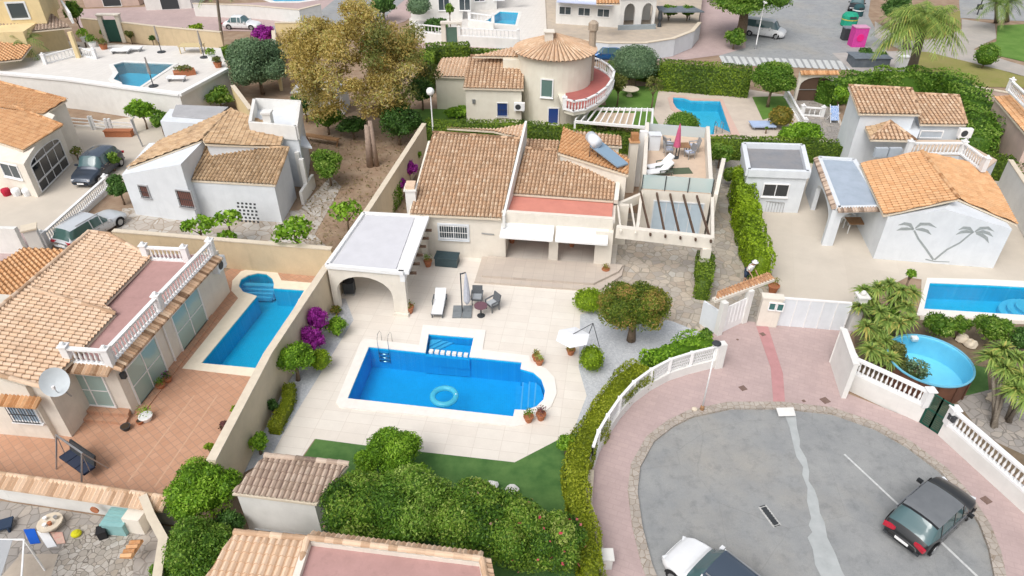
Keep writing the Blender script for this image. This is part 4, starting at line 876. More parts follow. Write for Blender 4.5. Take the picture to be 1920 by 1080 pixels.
bush((630,612), .6, 46, 'glossy green shrub right of the magenta bougainvillea', L_BRT, .8); bush((630,582), .3, 22, 'small brownish shrub at the foot of the gazebo wall', L_OAK, .9)
bush((510,762), .6, 24, 'sparse dark shrub against the lower boundary wall', L_DRK, 1.3); bush((483,830), .7, 46, 'bright leafy shrub at the lower end of the gravel bed', L_BRT, .9)
hedge([P(546,735), P(540,770), P(515,815)], .6, .55, 'short clipped hedge at the left of the gravel bed', L_HDG)
bush((767,318), 1.1, 34, 'magenta bush farther up between the wall and the house roof', L_PUR, 1.1, 'bougainvillea', 'bougainvillea'); bush((748,345), 1.0, 32, 'magenta bush nearer the gazebo between wall and roof', L_PUR, 1.1, 'bougainvillea', 'bougainvillea')
bush((782,292), 1., 20, 'small green bush behind the magenta bushes', L_BRT, 1.1); hedge([P(745,372), P(722,402)], 1.4, .9, 'short green hedge behind the gazebo roof', L_MID)
# bottom shrubs
bush((735,850), 1.3, 118, 'bright green rounded shrub at the back of the lawn', L_BRT, .75, lob=10, dens=2); bush((690,872), 1.1, 66, 'bright green low shrub left of the rounded shrub', L_BRT, .8, lob=8, dens=2); bush((776,892), 1.0, 68, 'small bright shrub in front of the rounded one', L_BRT, .8)
PF = (L_RED, 70, .15)
bush((672,962), 1.7, 158, 'olive green oleander at the left of the front shrubs', L_OLE, .9, flower=(leafm('petal_blush', [(.5,.28,.22),(.6,.4,.3)]), 14, .1), lob=18, dens=2.2, px=6, cv=.4); bush((772,962), 1.9, 180, 'wide oleander in the middle of the front shrubs', L_MID, .9, lob=20, dens=2.2, px=6, cv=.4)
bush((872,975), 1.9, 168, 'oleander with a few pale blossoms right of the wide one', L_OLE, .9, flower=(leafm('petal_blush', []), 12, .12), lob=18, dens=2.2, px=6, cv=.4); bush((955,1000), 1.8, 165, 'oleander with red blossoms near the lawn', L_OLE, .9, flower=PF, lob=18, dens=2.2, px=6, cv=.4); bush((1035,1015), 1.7, 130, 'oleander with pink and red blossoms beside the clipped hedge', L_OLE, .85, flower=PF, lob=16, dens=2.2, px=6, cv=.4)
bush((1062,830), .7, 46, 'fresh green shrub between lawn and clipped hedge', L_BRT, .9)
for p in ((922,915), (960,922)): k = MB(); c = P(*p); k.ell(c + Vector((0,0,.15)), (.3,.22,.2), 10, lump=.08, seed=p[0]); k.build('garden_rock', WHITEW, label='pale rock on the lawn, ' + ('left' if p[0] < 940 else 'right') + ' of two', cat='rock', group='pale rocks', smooth=False)
# clipped hedge and curved fence along the pavement
hp = [(1205,690),(1172,716),(1150,740),(1122,778),(1098,820),(1082,862),(1078,905),(1084,950),(1096,985),(1104,1030),(1108,1085)]
hedge([P(a, b, 1.0) for a, b in hp], 1.25, [1.2, 1.25, 1.1, 1.05, 1.0, .95, .9, .85, .85, .8, .75], 'long curved clipped olive hedge beside the pavement', L_HDG, px=4.5, rough=.07)
hedge([P(a, b, .9) for a, b in [(1215,672),(1260,655),(1300,640),(1335,640)]], 1.1, [.9, 1., 1.1, 1.3], 'loose bright green hedge behind the lattice fence', L_BRT, px=6, rough=.18)
bush((1325,632), .9, 34, 'leafy tip of shrub beside the white gate', L_MID, 1.)
fp = [P(a, b) for a, b in [(1334,690),(1290,701),(1250,714),(1215,733),(1183,757),(1157,787),(1135,820),(1118,850),(1108,880)]]
t = thing('garden_fence', 'curved white lattice fence on a low white wall around the garden', 'fence', fp[0])
for i, (a, b) in enumerate(zip(fp, fp[1:])):
    k = MB(); k.beam(a + Vector((0,0,.3)), b + Vector((0,0,.3)), .25, .6); k.build('low_wall', WHITEW, t)
    k = MB(); L = (b - a).length; n = max(2, int(L / .11)); 
    for j in range(n + 1): p = a.lerp(b, j / n); k.beam(p + Vector((0,0,.6)), a.lerp(b, min(1, (j + 2) / n)) + Vector((0,0,1.35)), .045, .04); k.beam(p + Vector((0,0,1.35)), a.lerp(b, min(1, (j + 2) / n)) + Vector((0,0,.6)), .045, .04)
    k.beam(a + Vector((0,0,1.37)), b + Vector((0,0,1.37)), .12, .07); k.build('lattice_panel', WPAINT, t)
    k = MB(); k.beam(a, a + Vector((0,0,1.42)), .16, .16); k.build('post', WPAINT, t)
wallline('garden_wall', None, .45, .22, 'low white kerb wall along the narrow lower end of the pavement', WHITEW, world=[P(a, b, .45) for a, b in [(1107,882),(1103,945),(1120,1003),(1128,1062)]])
k = MB(); c = P(1135,1062); k.box(c + Vector((0,0,.35)), (.4,.4,.7)); k.box(c + Vector((0,0,.73)), (.5,.5,.06)); k.build('gate_post', WHITEW, label='short white post at the bottom end of the curved pavement', cat='post')
# lamp and pillar at the corner
c = P(1338,690); t = thing('garden_wall', 'white rendered end pillar of the curved fence', 'pillar', c); k = MB(); k.box(c + Vector((.15, .0, .8)), (.4, .35, 1.6), .2); k.build('wall_body', WHITEW, t)
c = P(1316,768,.1); t = thing('street_lamp', 'slender white street lamp with a dark head on the pink pavement', 'street lamp', c); k = MB(); k.tube([c, c + Vector((0,0,3.7))], [.04, .028], 8); k.build('pole', WPAINT, t, smooth=True); k = MB(); k.lathe(c, [(.1,0),(.1,.2),(.06,.25)], 8); k.build('base', BRNW, t); k = MB(); k.lathe(c + Vector((0,0,3.7)), [(.06,0),(.15,.1),(.16,.25)], 12); k.build('lamp_glass', WPAINT, t); k = MB(); k.lathe(c + Vector((0,0,3.95)), [(.2,0),(.18,.05),(.04,.1)], 12); k.build('lamp_cap', DARKM, t)
k = MB(); c = P(1302,768,.1); k.lathe(c, [(.13,0),(.13,.06),(.05,.09)], 10); k.build('ground_lamp', STONEC, label='small cream dome beside the lamp foot', cat='cover')
for p, l, d in (((1393,728),'square brown inspection cover in the middle of the pink pavement',.3), ((1547,751),'dark grey inspection cover below the white wall',.35), ((1507,752),'tiny round brown cover on the pink pavement',.14), ((1430,627),'rusty red valve cover before the small gate',.25), ((1849,938),'dark brown drain cover right of the parked black car',.32), ((1383,637),'small dark stain like valve lid near the gate', .1)):
    c = P(*p, .1); k = MB(); k.box(c + Vector((0,0,.01)), (d,d,.018), .4); k.build('inspection_cover', pm('rust', (.16,.10,.08), (.2,.14,.12), 20), label=l, cat='manhole cover')
c = P(1443,968); t = thing('storm_drain', 'rectangular storm drain grate with pale concrete frame in the road', 'drain', c); k = MB(); rz = -1.25; k.box(c + Vector((0,0,.012)), (1.0,.36,.02), rz); k.build('frame', pm('worn_frame', (.55,.55,.53), (.35,.35,.34), 9, stain=.4), t); k = MB(); k.box(c + Vector((0,0,.024)), (.85,.22,.012), rz)
for i in range(9): q = (i - 4) * .12; k.box(c + Vector((math.cos(rz) * q, math.sin(rz) * q, .034)), (.03,.26,.014), rz)
k.build('grate', DARKM, t)
# ---------------------------------------------------------------- gates
t = thing('entrance_gate', 'small white gate standing under a brown tiled canopy', 'gate', P(1370,620)); A, B = P(1345,629), P(1392,606); k = MB(); k.beam(A + Vector((0,0,.9)), B + Vector((0,0,.9)), .06, 1.7)
for i in range(7): p = A.lerp(B, (i + .5) / 7); k.beam(p + Vector((0,-.03,.5)), p + Vector((0,-.03,1.7)), .05, .06)
k.build('gate_leaf', WPAINT, t); k = MB(); k.beam(P(1312,606) + Vector((0,0,.75)), A + Vector((0,0,.75)), .1, 1.5); k.build('side_panel', BLUEW, t)
for p in (A, B): k = MB(); k.box(p + Vector((0,0,1.1)), (.3,.3,2.2), .4); k.build('gate_post', WHITEW, t)
a, b = P(1340,562,2.35), P(1450,522,2.35); k = MB(); kk = Plane((1338,566), (1452,526), 2.2, 25, (1390,530)); pts = [kk.hit(q) for q in ((1340,566),(1452,526),(1440,512),(1345,548))]; tiles(k, kk, pts, per=.2); k.beam(a + Vector((0,.1,-.12)), b + Vector((0,.1,-.12)), .3, .15, 1); k.build('canopy', [T_BRN if False else rooftile('tile_gate', [(.36,.18,.09),(.46,.26,.14),(.3,.16,.09)]), CREAM], t)
t = thing('sliding_gate', 'wide plain white sliding gate across the palm house drive', 'gate', P(1515,615)); A, B = P(1455,612), P(1578,622); k = MB(); k.beam(A + Vector((0,0,.95)), B + Vector((0,0,.95)), .07, 1.8); k.build('gate_leaf', BLUEW, t); k = MB(); k.beam(A + Vector((0,0,1.88)), B + Vector((0,0,1.88)), .12, .08)
for i in range(6): p = A.lerp(B, i / 5); k.beam(p + Vector((0,-.04,.05)), p + Vector((0,-.04,1.85)), .05, .05)
k.build('gate_frame', WPAINT, t)
t = thing('meter_pillar', 'white pillar with two green meter windows between the gates', 'pillar', P(1440,613)); A, B = P(1418,612), P(1455,616); k = MB(); k.beam(A + Vector((0,.15,.95)), B + Vector((0,.15,.95)), .4, 1.9); k.beam(A + Vector((-.05,.15,1.93)), B + Vector((.05,.15,1.93)), .5, .07); k.build('pillar', CREAM, t)
vq = VP(A + Vector((0,-.055,0)), B + Vector((0,-.055,0)))
for u in (.35, .75): window(t, vq, 0, 0, WPAINT, glassm('meter_green', (.03,.14,.13)), 1, 1, 'meter_window', sz=(u, 1.25, .28, .42), sill=False, fw=.05)
pot((1448,548), 'bushy pot plant behind the meter pillar', .3, .5, L_OAK, ph=.4)
k = MB(); c = P(1598,618); k.box(c + Vector((-.1,0,1.1)), (.45,.45,2.2)); k.box(c + Vector((-.1,0,2.23)), (.6,.6,.08)); k.ell(c + Vector((-.1,0,2.4)), (.14,.14,.14), 10); k.build('gate_post', WHITEW, label='white gate post with ball finial right of the sliding gate', cat='post')
# hedges of the alley
hedge([P(1392,330,1.6), P(1404,400,1.6)], 2.2, [1.3,1.3], 'upper part of the thick clipped hedge beside the alley', L_TOP, px=4.5, rough=.08)
hedge([P(1402,385,1.6), P(1414,440,1.6), P(1432,492,1.6)], 2.1, [1.3,1.25,1.0], 'lower part of the thick clipped hedge beside the alley', L_TOP, px=4.5, rough=.08)
bush((1367,328), 1., 24, 'round dark green bush at the top of the alley', L_HDK, 1.2, smooth=True); bush((1385,327), 1.2, 22, 'narrow conical bush at the top of the alley', L_HDG, 1.6, smooth=True)
hedge([P(1323,478,1.2), P(1321,530,1.2)], 1.5, [.95,.85], 'dark green box hedge standing in the stone driveway', L_HDK)
bush((1352,286), 1.3, 52, 'dark leafy shrub beside the upper terrace', L_MID, .8)

# furniture on the upper terrace
TZU = 3.02
for p, rz, l in (((1236,318),-1.2,'white cushioned sun lounger on the upper terrace, farther one'), ((1234,329),-1.3,'white cushioned sun lounger on the upper terrace, nearer the glass')):
    o = lounger(p, rz, l, TZU, 'sun loungers on the upper terrace', frame=pm('olive_frame', (.10,.12,.09)), back=.6); o.scale = (.95,.95,.95)
c = P(1266,296,TZU); t = thing('parasol', 'closed raspberry pink parasol on the upper terrace', 'parasol', c); k = MB(); k.tube([c, c + Vector((0,0,2.5))], .03, 6); k.build('pole', DARKM, t); k = MB(); k.lathe(c + Vector((0,0,.75)), [(.08,0),(.24,.1),(.2,.5),(.12,1.2),(.03,1.7)], 9); k.build('canopy', pm('raspberry_cloth', (.55,.12,.22), (.45,.08,.17), 6), t); k = MB(); k.lathe(c, [(.25,0),(.25,.06)], 10); k.build('base', DARKM, t)
c = P(1279,290,TZU); t = thing('garden_table', 'small brown table beside the pink parasol', 'table', c); k = MB(); k.box(c + Vector((0,0,.7)), (.8,.8,.05)); k.build('tabletop', BRNW, t)
for sx in (-.33,.33):
    for sy in (-.33,.33): k = MB(); k.box(c + Vector((sx,sy,.34)), (.05,.05,.68)); k.build('leg', DARKM, t)
for p, rz, l in (((1252,290),1.6,'blue and white cushioned armchair left of the pink parasol'), ((1252,280),1.8,'blue and white armchair behind the other left one'), ((1292,296),-1.2,'floral cushioned armchair right of the pink parasol'), ((1300,284),-1.5,'pale armchair at the back right of the upper terrace')): armchair(p, rz, l, TZU, 'cushioned armchairs on the upper terrace', mat=METAL, cush=pm('blue_white_cushion', (.30,.38,.58), (.72,.74,.78), 9))
k = MB(); c = P(1268,322,TZU); k.box(c + Vector((.35,.1,.012)), (1.3,.9,.02), .1); k.build('green_mat', pm('green_mat', (.10,.13,.08)), label='dark green mat under the loungers on the upper terrace', cat='mat')
# barbecue and hanging chair under the gazebo
c = P(655,556); t = thing('barbecue', 'black covered barbecue standing under the gazebo arch', 'barbecue', c); k = MB(); k.box(c + Vector((0,.3,.5)), (.6,.5,.7)); k.build('cabinet', DARKM, t); k = MB(); k.lathe(c + Vector((0,.3,.85)), [(.32,0),(.3,.15),(.18,.26),(.02,.3)], 12); k.build('lid', BLACK, t)
for s in (-.25,.25): k = MB(); k.box(c + Vector((s,.3,.08)), (.06,.4,.16)); k.build('leg', METAL, t)
# ================================================================ CARS, PERSON
def car(rear, front, label, paint, L=4.4, W=1.8, Hh=1.45, roof=None, kind='hatch', group='parked cars', rack=False, z=.004, axis=None):
    """rear and front are pixels of the bumper feet; length is given in metres"""
    a = P(*rear, z); b = P(*front, z); d = (b - a); d.z = 0; d.normalize(); c = (a + b) / 2; rz = math.atan2(d.y, d.x)
    t = thing('parked_car', label, 'car', (c.x, c.y, z), group, rz); WL[t.name] = Vector((0, 0, 0)); hb = Hh * .60; w = W / 2
    if kind == 'hatch': S_ = [(0,.60,.30,.60,0),(.015,.78,.26,.78,0),(.055,.97,.22,.91,.1),(.16,1.,.20,.97,.88),(.23,1.,.20,1.,.98),(.45,1.,.20,1.,1.),(.60,.98,.20,1.,.96),(.72,.93,.20,.99,.22),(.76,.90,.20,1.,0),(.90,.80,.22,.93,0),(.97,.66,.25,.80,0),(1.,.48,.30,.66,0)]
    elif kind == 'van': S_ = [(0,.8,.30,.92,.9),(.015,1.,.25,.96,1.),(.1,1.,.22,1.,1.),(.4,1.,.2,1.,1.),(.66,1.,.2,1.,1.),(.72,.96,.2,1.,.9),(.84,.90,.2,1.,.1),(.87,.87,.2,1.,0),(.97,.72,.25,.86,0),(1.,.5,.3,.72,0)]
    elif kind == 'wagon': S_ = [(0,.70,.30,.84,0),(.02,.95,.26,.90,.0),(.05,1.,.22,.96,.3),(.09,1.,.20,.98,.95),(.4,1.,.20,1.,1.),(.56,.99,.20,1.,.96),(.68,.95,.20,1.,.1),(.71,.92,.20,1.,0),(.9,.84,.22,.94,0),(.98,.72,.25,.84,0),(1.,.5,.3,.72,0)]
    else: S_ = [(0,.62,.30,.72,0),(.02,.84,.26,.88,0),(.10,.97,.22,.95,0),(.16,1.,.20,.97,.15),(.27,1.,.20,1.,.94),(.45,1.,.20,1.,1.),(.55,.98,.20,1.,.96),(.69,.93,.20,1.,.2),(.73,.90,.20,1.,0),(.9,.80,.22,.93,0),(.97,.68,.25,.82,0),(1.,.48,.30,.66,0)]
    body = MB(); gl = MB(); rf = MB(); rows = []; Q_ = []
    for i in range(len(S_) - 1):      # smooth the outline between the stations
        p0, p1, p2, p3 = S_[max(0, i - 1)], S_[i], S_[i + 1], S_[min(len(S_) - 1, i + 2)]
        for f in (0, .34, .67):
            def cr(j): a_, b_, c_, d_ = p0[j], p1[j], p2[j], p3[j]; return .5 * (2 * b_ + (c_ - a_) * f + (2 * a_ - 5 * b_ + 4 * c_ - d_) * f * f + (3 * b_ - a_ - 3 * c_ + d_) * f ** 3)
            Q_.append((p1[0] + (p2[0] - p1[0]) * f, cr(1), cr(2), cr(3), p1[4] + (p2[4] - p1[4]) * (f * f * (3 - 2 * f) if f else 0), abs(p2[4] - p1[4]), max(p1[4], p2[4])))
    S0_ = S_; S_ = Q_ + [S_[-1] + (0, 0)]
    for (s, bh, zb, ww, g, _d, _m) in S_:
        x = (s - .5) * L; bw = w * ww; zt = hb * bh; zr = zt + (Hh - hb * .98) * g; rw = bw * (.79 if g > .3 else .90 - .11 * g / .3)
        rows.append([(x, -bw * .9, zb), (x, -bw, zb + .12), (x, -bw * 1.0, zt * .72), (x, -bw * .94, zt), (x, -rw, zr - .03 * (g > 0) + .0), (x, -rw * .55, zr + .035), (x, 0, zr + .05), (x, rw * .55, zr + .035), (x, rw, zr - .03 * (g > 0)), (x, bw * .94, zt), (x, bw, zt * .72), (x, bw, zb + .12), (x, bw * .9, zb)])
    vs = [p for r in rows for p in r]; K = 13
    for i in range(len(rows) - 1):
        g0, g1 = S_[i][4], S_[i + 1][4]; dg, mg = S_[i][5], S_[i][6]
        for k in range(K - 1):
            f = (i * K + k, (i + 1) * K + k, (i + 1) * K + k + 1, i * K + k + 1); tgt = body
            side = k in (3, 8); topf = k in (4, 5, 6, 7)
            if side and mg > .5 and max(g0, g1) > .12: tgt = gl
            if topf and dg > .25 and not (kind == 'van' and S_[i][0] < .05): tgt = gl
            if topf and min(g0, g1) > .9 and roof: tgt = rf
            tgt.f.append(f); tgt.m.append(0); tgt.a.append(.5)
    for q in (body, gl, rf): q.v = vs
    body.f.append(tuple(range(K))[::-1]); body.f.append(tuple((len(rows) - 1) * K + k for k in range(K))); body.f += [(i * K, i * K + K - 1, (i + 1) * K + K - 1, (i + 1) * K) for i in range(len(rows) - 1)]; n = len(body.f); body.m = [0] * n; body.a = [.5] * n
    body.build('body', paint, t, smooth=True); gl.build('windows', glassm('car_glass', (.07,.13,.14), .04) if kind != 'wagon' else glassm('car_green_glass', (.05,.11,.10)), t, smooth=True)
    if roof: rf.build('roof_panel', roof, t, smooth=True)
    # pillars
    k = MB()
    for i, (s, bh, zb, ww, g, _d, _m) in enumerate(S_):
        if any(abs(s - q[0]) < 1e-6 for q in S0_) and g > .9 and .15 < s < .62:
            r = rows[i]
            for (p, q) in ((r[3], r[4]), (r[9], r[8])): k.beam(p, q, .06, .03)
    if k.v: k.build('pillar', paint, t)
    for sx in (-.31, .325):
        for sy in (-1, 1):
            q = MB(); c0 = Vector((sx * L, sy * (w - .19), .31)); c1 = Vector((sx * L, sy * (w + .005), .31)); q.tube([c0, c1], .31, 18); wh = q.build('wheel', BLACK, t); q = MB(); q.tube([c1 - Vector((0, sy * .02, 0)), c1 + Vector((0, sy * .012, 0))], .2, 10); q.build('rim', METAL, wh)
            q = MB(); vs2 = [(sx * L + math.cos(a) * .37, sy * (w + .002), .31 + math.sin(a) * .37) for a in [math.pi * j / 12 for j in range(13)]] ; q.add(vs2, [tuple(range(13))]); q.build('wheel_arch', BLACK, t)
    for sy in (-1, 1):
        q = MB(); q.box((.468 * L, sy * w * .56, hb * .60), (.12, .34, .11), -sy * .45); q.build('headlight', glassm('headlight', (.7,.72,.74), .1), t)
        q = MB(); q.box((-.485 * L, sy * w * .66, hb * .80), (.13, .42, .15), sy * .25); q.build('tail_light', glassm('tail_red', (.45,.01,.03), .15), t)
        q = MB(); q.box((.16 * L, sy * (w + .1), hb + .07), (.14, .2, .13)); q.build('wing_mirror', paint, t)
    q = MB(); q.box((-.5 * L - .0, 0, hb * .52), (.03, .52, .12)); q.build('number_plate', WPAINT, t); q = MB(); q.box((.5 * L, 0, hb * .38), (.03, .5, .11)); q.build('number_plate', WPAINT, t)
    q = MB(); q.box((-.492 * L, 0, .33), (.06, W * .78, .09)); q.build('bumper_trim', DARKM, t); q = MB(); q.box((.493 * L, 0, .36), (.05, W * .6, .16)); q.build('grille', DARKM, t)
    for sy in (-1, 1):
        q = MB(); q.beam((-.28 * L, sy * (w * .985), hb * .98), (.2 * L, sy * (w * .985), hb * .96), .02, .02); q.build('window_trim', CHROME, t)
        for xx in (-.13, .06, .21): q = MB(); q.beam((xx * L, sy * (w * 1.004), .34), (xx * L, sy * (w * .965), hb * .97), .012, .012); q.build('door_gap', BLACK, t)
        q = MB(); q.beam((-.05 * L, sy * (w + .01), hb * .82), (-.01 * L, sy * (w + .01), hb * .82), .03, .03); q.beam((.13 * L, sy * (w + .01), hb * .82), (.17 * L, sy * (w + .01), hb * .82), .03, .03); q.build('door_handle', CHROME, t)
        if rack: q = MB(); q.beam((-.3 * L, sy * w * .72, Hh + .06), (.08 * L, sy * w * .72, Hh + .06), .04, .04); q.build('roof_rail', METAL, t)
    return t
PK = carpaint('paint_black', (.012,.013,.014), .1); PW = carpaint('paint_white', (.78,.79,.80), 0); PB = carpaint('paint_navy', (.035,.05,.075)); PS = carpaint('paint_silver', (.60,.63,.66), .2); PBL = carpaint('paint_blue', (.01,.10,.30))
ROOFG = pm('roof_grey', (.16,.17,.18), (.14,.15,.16), 3, rough=.35); ROOFB = glassm('roof_dark_glass', (.05,.07,.10), .12)
car((1680,1030), (1792,928), 'black hatchback with grey roof and red tail lights parked on the cul-de-sac', PK, 4.15, 1.78, 1.45, ROOFG)
car((1428,1182), (1268,1050), 'white car with dark glass roof entering at the bottom edge', PW, 4.1, 1.76, 1.5, ROOFB, rack=True)
car((222,300), (152,356), 'dark navy people carrier parked before the arched glazed garage', PB, 4.7, 1.85, 1.7, ROOFB)
car((112,478), (235,405), 'old white estate car parked beside the balustrade ramp', PS, 4.5, 1.7, 1.42, None, 'wagon', rack=True)
car((418,52), (494,54), 'white saloon parked on the far street at the top left', PW, 4.4, 1.75, 1.45, None, 'sedan')
car((1396,62), (1468,72), 'white van parked under the big tree near the crossing', PW, 4.8, 1.85, 1.85, None, 'van')
car((1158,112), (1112,111), 'small blue car half hidden behind the curved white retaining wall hedge', PBL, 3.9, 1.7, 1.45)
car((1612,2), (1596,34), 'black car standing beside the recycling containers', PK, 4.2, 1.75, 1.5)
# the person on the driveway
def person(px, label):
    c = P(*px); t = thing('person', label, 'person', c, None, .5); WL[t.name] = Vector((0, 0, 0))
    J = {'pel': (0, 0, .93), 'spi': (0, -.08, 1.12), 'che': (0, -.2, 1.32), 'nec': (0, -.29, 1.46), 'hip1': (-.1, 0, .88), 'kn1': (-.12, -.08, .48), 'an1': (-.12, .02, .09), 'to1': (-.12, -.16, .04), 'hip2': (.1, 0, .88), 'kn2': (.12, -.2, .5), 'an2': (.12, -.14, .09), 'to2': (.12, -.32, .04),
         'sh1': (-.19, -.22, 1.38), 'el1': (-.24, -.3, 1.1), 'wr1': (-.2, -.48, .95), 'sh2': (.19, -.22, 1.38), 'el2': (.25, -.26, 1.1), 'wr2': (.21, -.46, .98), 'hd': (0, -.35, 1.56), 'hd2': (0, -.38, 1.68)}
    Rr = {'pel': .15, 'spi': .14, 'che': .16, 'nec': .06, 'hip1': .09, 'kn1': .065, 'an1': .045, 'to1': .04, 'hip2': .09, 'kn2': .065, 'an2': .045, 'to2': .04, 'sh1': .07, 'el1': .045, 'wr1': .03, 'sh2': .07, 'el2': .045, 'wr2': .03, 'hd': .09, 'hd2': .10}
    E_ = [('pel','spi'),('spi','che'),('che','nec'),('pel','hip1'),('hip1','kn1'),('kn1','an1'),('an1','to1'),('pel','hip2'),('hip2','kn2'),('kn2','an2'),('an2','to2'),('che','sh1'),('sh1','el1'),('el1','wr1'),('che','sh2'),('sh2','el2'),('el2','wr2'),('nec','hd'),('hd','hd2')]
    names = list(J); vs = [J[n] for n in names]; rr = [Rr[n] for n in names]; ed = [(names.index(a), names.index(b)) for a, b in E_]
    for s, wn in ((-1, 'wr1'), (1, 'wr2')):     # palm, five fingers
        wv = Vector(J[wn]); pi_ = len(vs); vs.append(tuple(wv + Vector((0, -.06, -.04)))); rr.append(.028); ed.append((names.index(wn), pi_))
        for f in range(5):
            off = (f - 2) * .018 if f < 4 else -s * .035; ln = (.07, .085, .08, .065, .05)[f]; p1 = wv + Vector((off, -.1 if f < 4 else -.07, -.06)); p2 = p1 + Vector((off * .3, -ln * .6, -ln * .5)); i = len(vs); vs += [tuple(p1), tuple(p2)]; rr += [.009, .008]; ed += [(pi_, i), (i, i + 1)]
    me = bpy.data.meshes.new('body'); me.from_pydata(vs, ed, []); o = bpy.data.objects.new('body', me); COL.objects.link(o); o.parent = t
    m = o.modifiers.new('skin', 'SKIN'); 
    if not me.skin_vertices: me.attributes.new  # layer made by the modifier below
    sv = me.skin_vertices[0].data if me.skin_vertices else None
    if sv is None:
        bpy.context.view_layer.objects.active = o; o.select_set(True); bpy.ops.mesh.customdata_skin_add(); sv = me.skin_vertices[0].data
    for i, r_ in enumerate(rr): sv[i].radius = (r_, r_)
    sv[0].use_root = True; o.modifiers.new('sub', 'SUBSURF').levels = 1; o.modifiers['sub'].render_levels = 2
    me.materials.append(pm('skin', (.48, .29, .21), (.44, .26, .18), 8, rough=.6))
    k = MB(); k.lathe((0, -.2, 1.2), [(.0, .26), (.16, .24), (.2, .14), (.185, -.05), (.18, -.2)], 14, cap=False); k.v = [(x * 1.08, y * .85 - (z - 1.0) * .25 + .04, z) for x, y, z in k.v]
    for s, a, b in ((-1, J['sh1'], J['el1']), (1, J['sh2'], J['el2'])): k.tube([Vector(a) - Vector((s * .03, 0, -.02)), Vector(a).lerp(Vector(b), .75)], [.085, .07], 8)
    k.build('shirt', WPAINT, t, smooth=True)
    k = MB(); k.lathe((0, 0, .95), [(.165, .1), (.175, 0), (.17, -.08)], 12)
    for a, b in (('hip1', 'kn1'), ('hip2', 'kn2')): k.tube([J[a], Vector(J[a]).lerp(Vector(J[b]), .9)], [.115, .09], 8)
    k.build('shorts', pm('navy_cloth', (.03,.05,.09), rough=.9), t, smooth=True)
    k = MB(); k.lathe((0, -.38, 1.68), [(.19, 0), (.19, .015), (.115, .03), (.11, .1), (.06, .14), (.0, .145)], 14); k.build('sun_hat', FABW, t, smooth=True)
    k = MB()
    for s in (-1, 1): k.ell((s * .035, -.47, 1.63), (.014, .012, .01), 6)
    k.build('eyes', BLACK, t); k = MB(); k.ell((0, -.49, 1.60), (.016, .025, .025), 8); k.build('nose', MATS['skin'], t); k = MB(); k.box((0, -.475, 1.555), (.05, .012, .01)); k.build('mouth', pm('lip', (.35,.12,.1)), t)
    for s in (-1, 1): k = MB(); k.box((s * .12, -.09 if s < 0 else -.25, .035), (.09, .26, .07)); k.build('shoe', DARKM, t)
person((1396, 531), 'person in a white shirt, white hat and dark shorts bending beside the clipped hedge')
# ================================================================ LEFT SIDE
def skirt(parent, a, b, out, drop, w=.4, mat=T_TAN, name='eave_tiles'):
    """short row of barrel tiles along a->b, falling outwards"""
    a = Vector(a); b = Vector(b); d = (b - a).normalized(); n = Vector((d.y, -d.x, 0))
    if n.dot(Vector(out)) < 0: n = -n
    L = (b - a).length; k = MB(); m = max(2, int(L / .17)); vs = []
    for i in range(m * 2 + 1):
        p = a + d * (L * i / (2 * m)); h = .08 if i % 2 else 0; vs += [p + Vector((0, 0, h + .03)), p + n * w + Vector((0, 0, h - drop)), p + n * w + Vector((0, 0, -drop - .07)), p + Vector((0, 0, -.1))]
    K = m * 2 + 1; k.add(vs, [(i * 4 + j, i * 4 + 4 + j, i * 4 + 4 + (j + 1) % 4, i * 4 + (j + 1) % 4) for i in range(K - 1) for j in range(4)] + [(0, 1, 2, 3), tuple((K - 1) * 4 + j for j in range(4))], 0, None); k.a = [random.Random(i // 8).random() for i in range(len(k.a))]; return k.build(name, mat, parent)
st('patio', PP([(-250,790),(120,700),(345,560),(432,505),(585,505),(610,530),(480,715),(400,865),(335,940),(-300,905)]), L2, G_TERR, [VW])
GR = pm('pale_grout', (.56,.36,.25), (.50,.31,.20), 4)
strip((365,742), (240,905), .07, L3, 'tile_band', GR); strip((408,742), (290,915), .07, L3, 'tile_band', GR)
# pool
VCO = PP([(342,692),(486,709),(604,533),(528,527),(520,511),(500,503),(478,502),(452,510),(436,527),(434,546),(447,560),(425,588)])
vp_, _ = pool('bright blue rectangular pool with a round stepped end beside the left villa', VW, VCO, 1.2, paver('villa_mosaic', (.01,.52,.76), (.01,.47,.70), (.04,.56,.78), .12, .12, 0, .006, 0, stain=.12, bs=.05, rough=.3), (.70,.92,.98), cm=pm('cream_coping', (.80,.72,.58), (.74,.66,.52), 3, stain=.1))
for i in range(4): k = MB(); c = P(482 + i * 1, 527 + i * 4, -.4); r = 1.15 - i * .0; k.prism([(c.x - 1.05 + i * .02 + math.cos(a) * .0 + x_, c.y + y_) for a, x_, y_ in [(0, -.0, -.6 + .35 * i - .35), (0, 2.1, -.75 + .35 * i - .35), (0, 2.1, -.45 + .35 * i - .35), (0, 0, -.3 + .35 * i - .35)]], -1.1, -.85 + .18 * i); k.build('steps', MOSL, vp_)
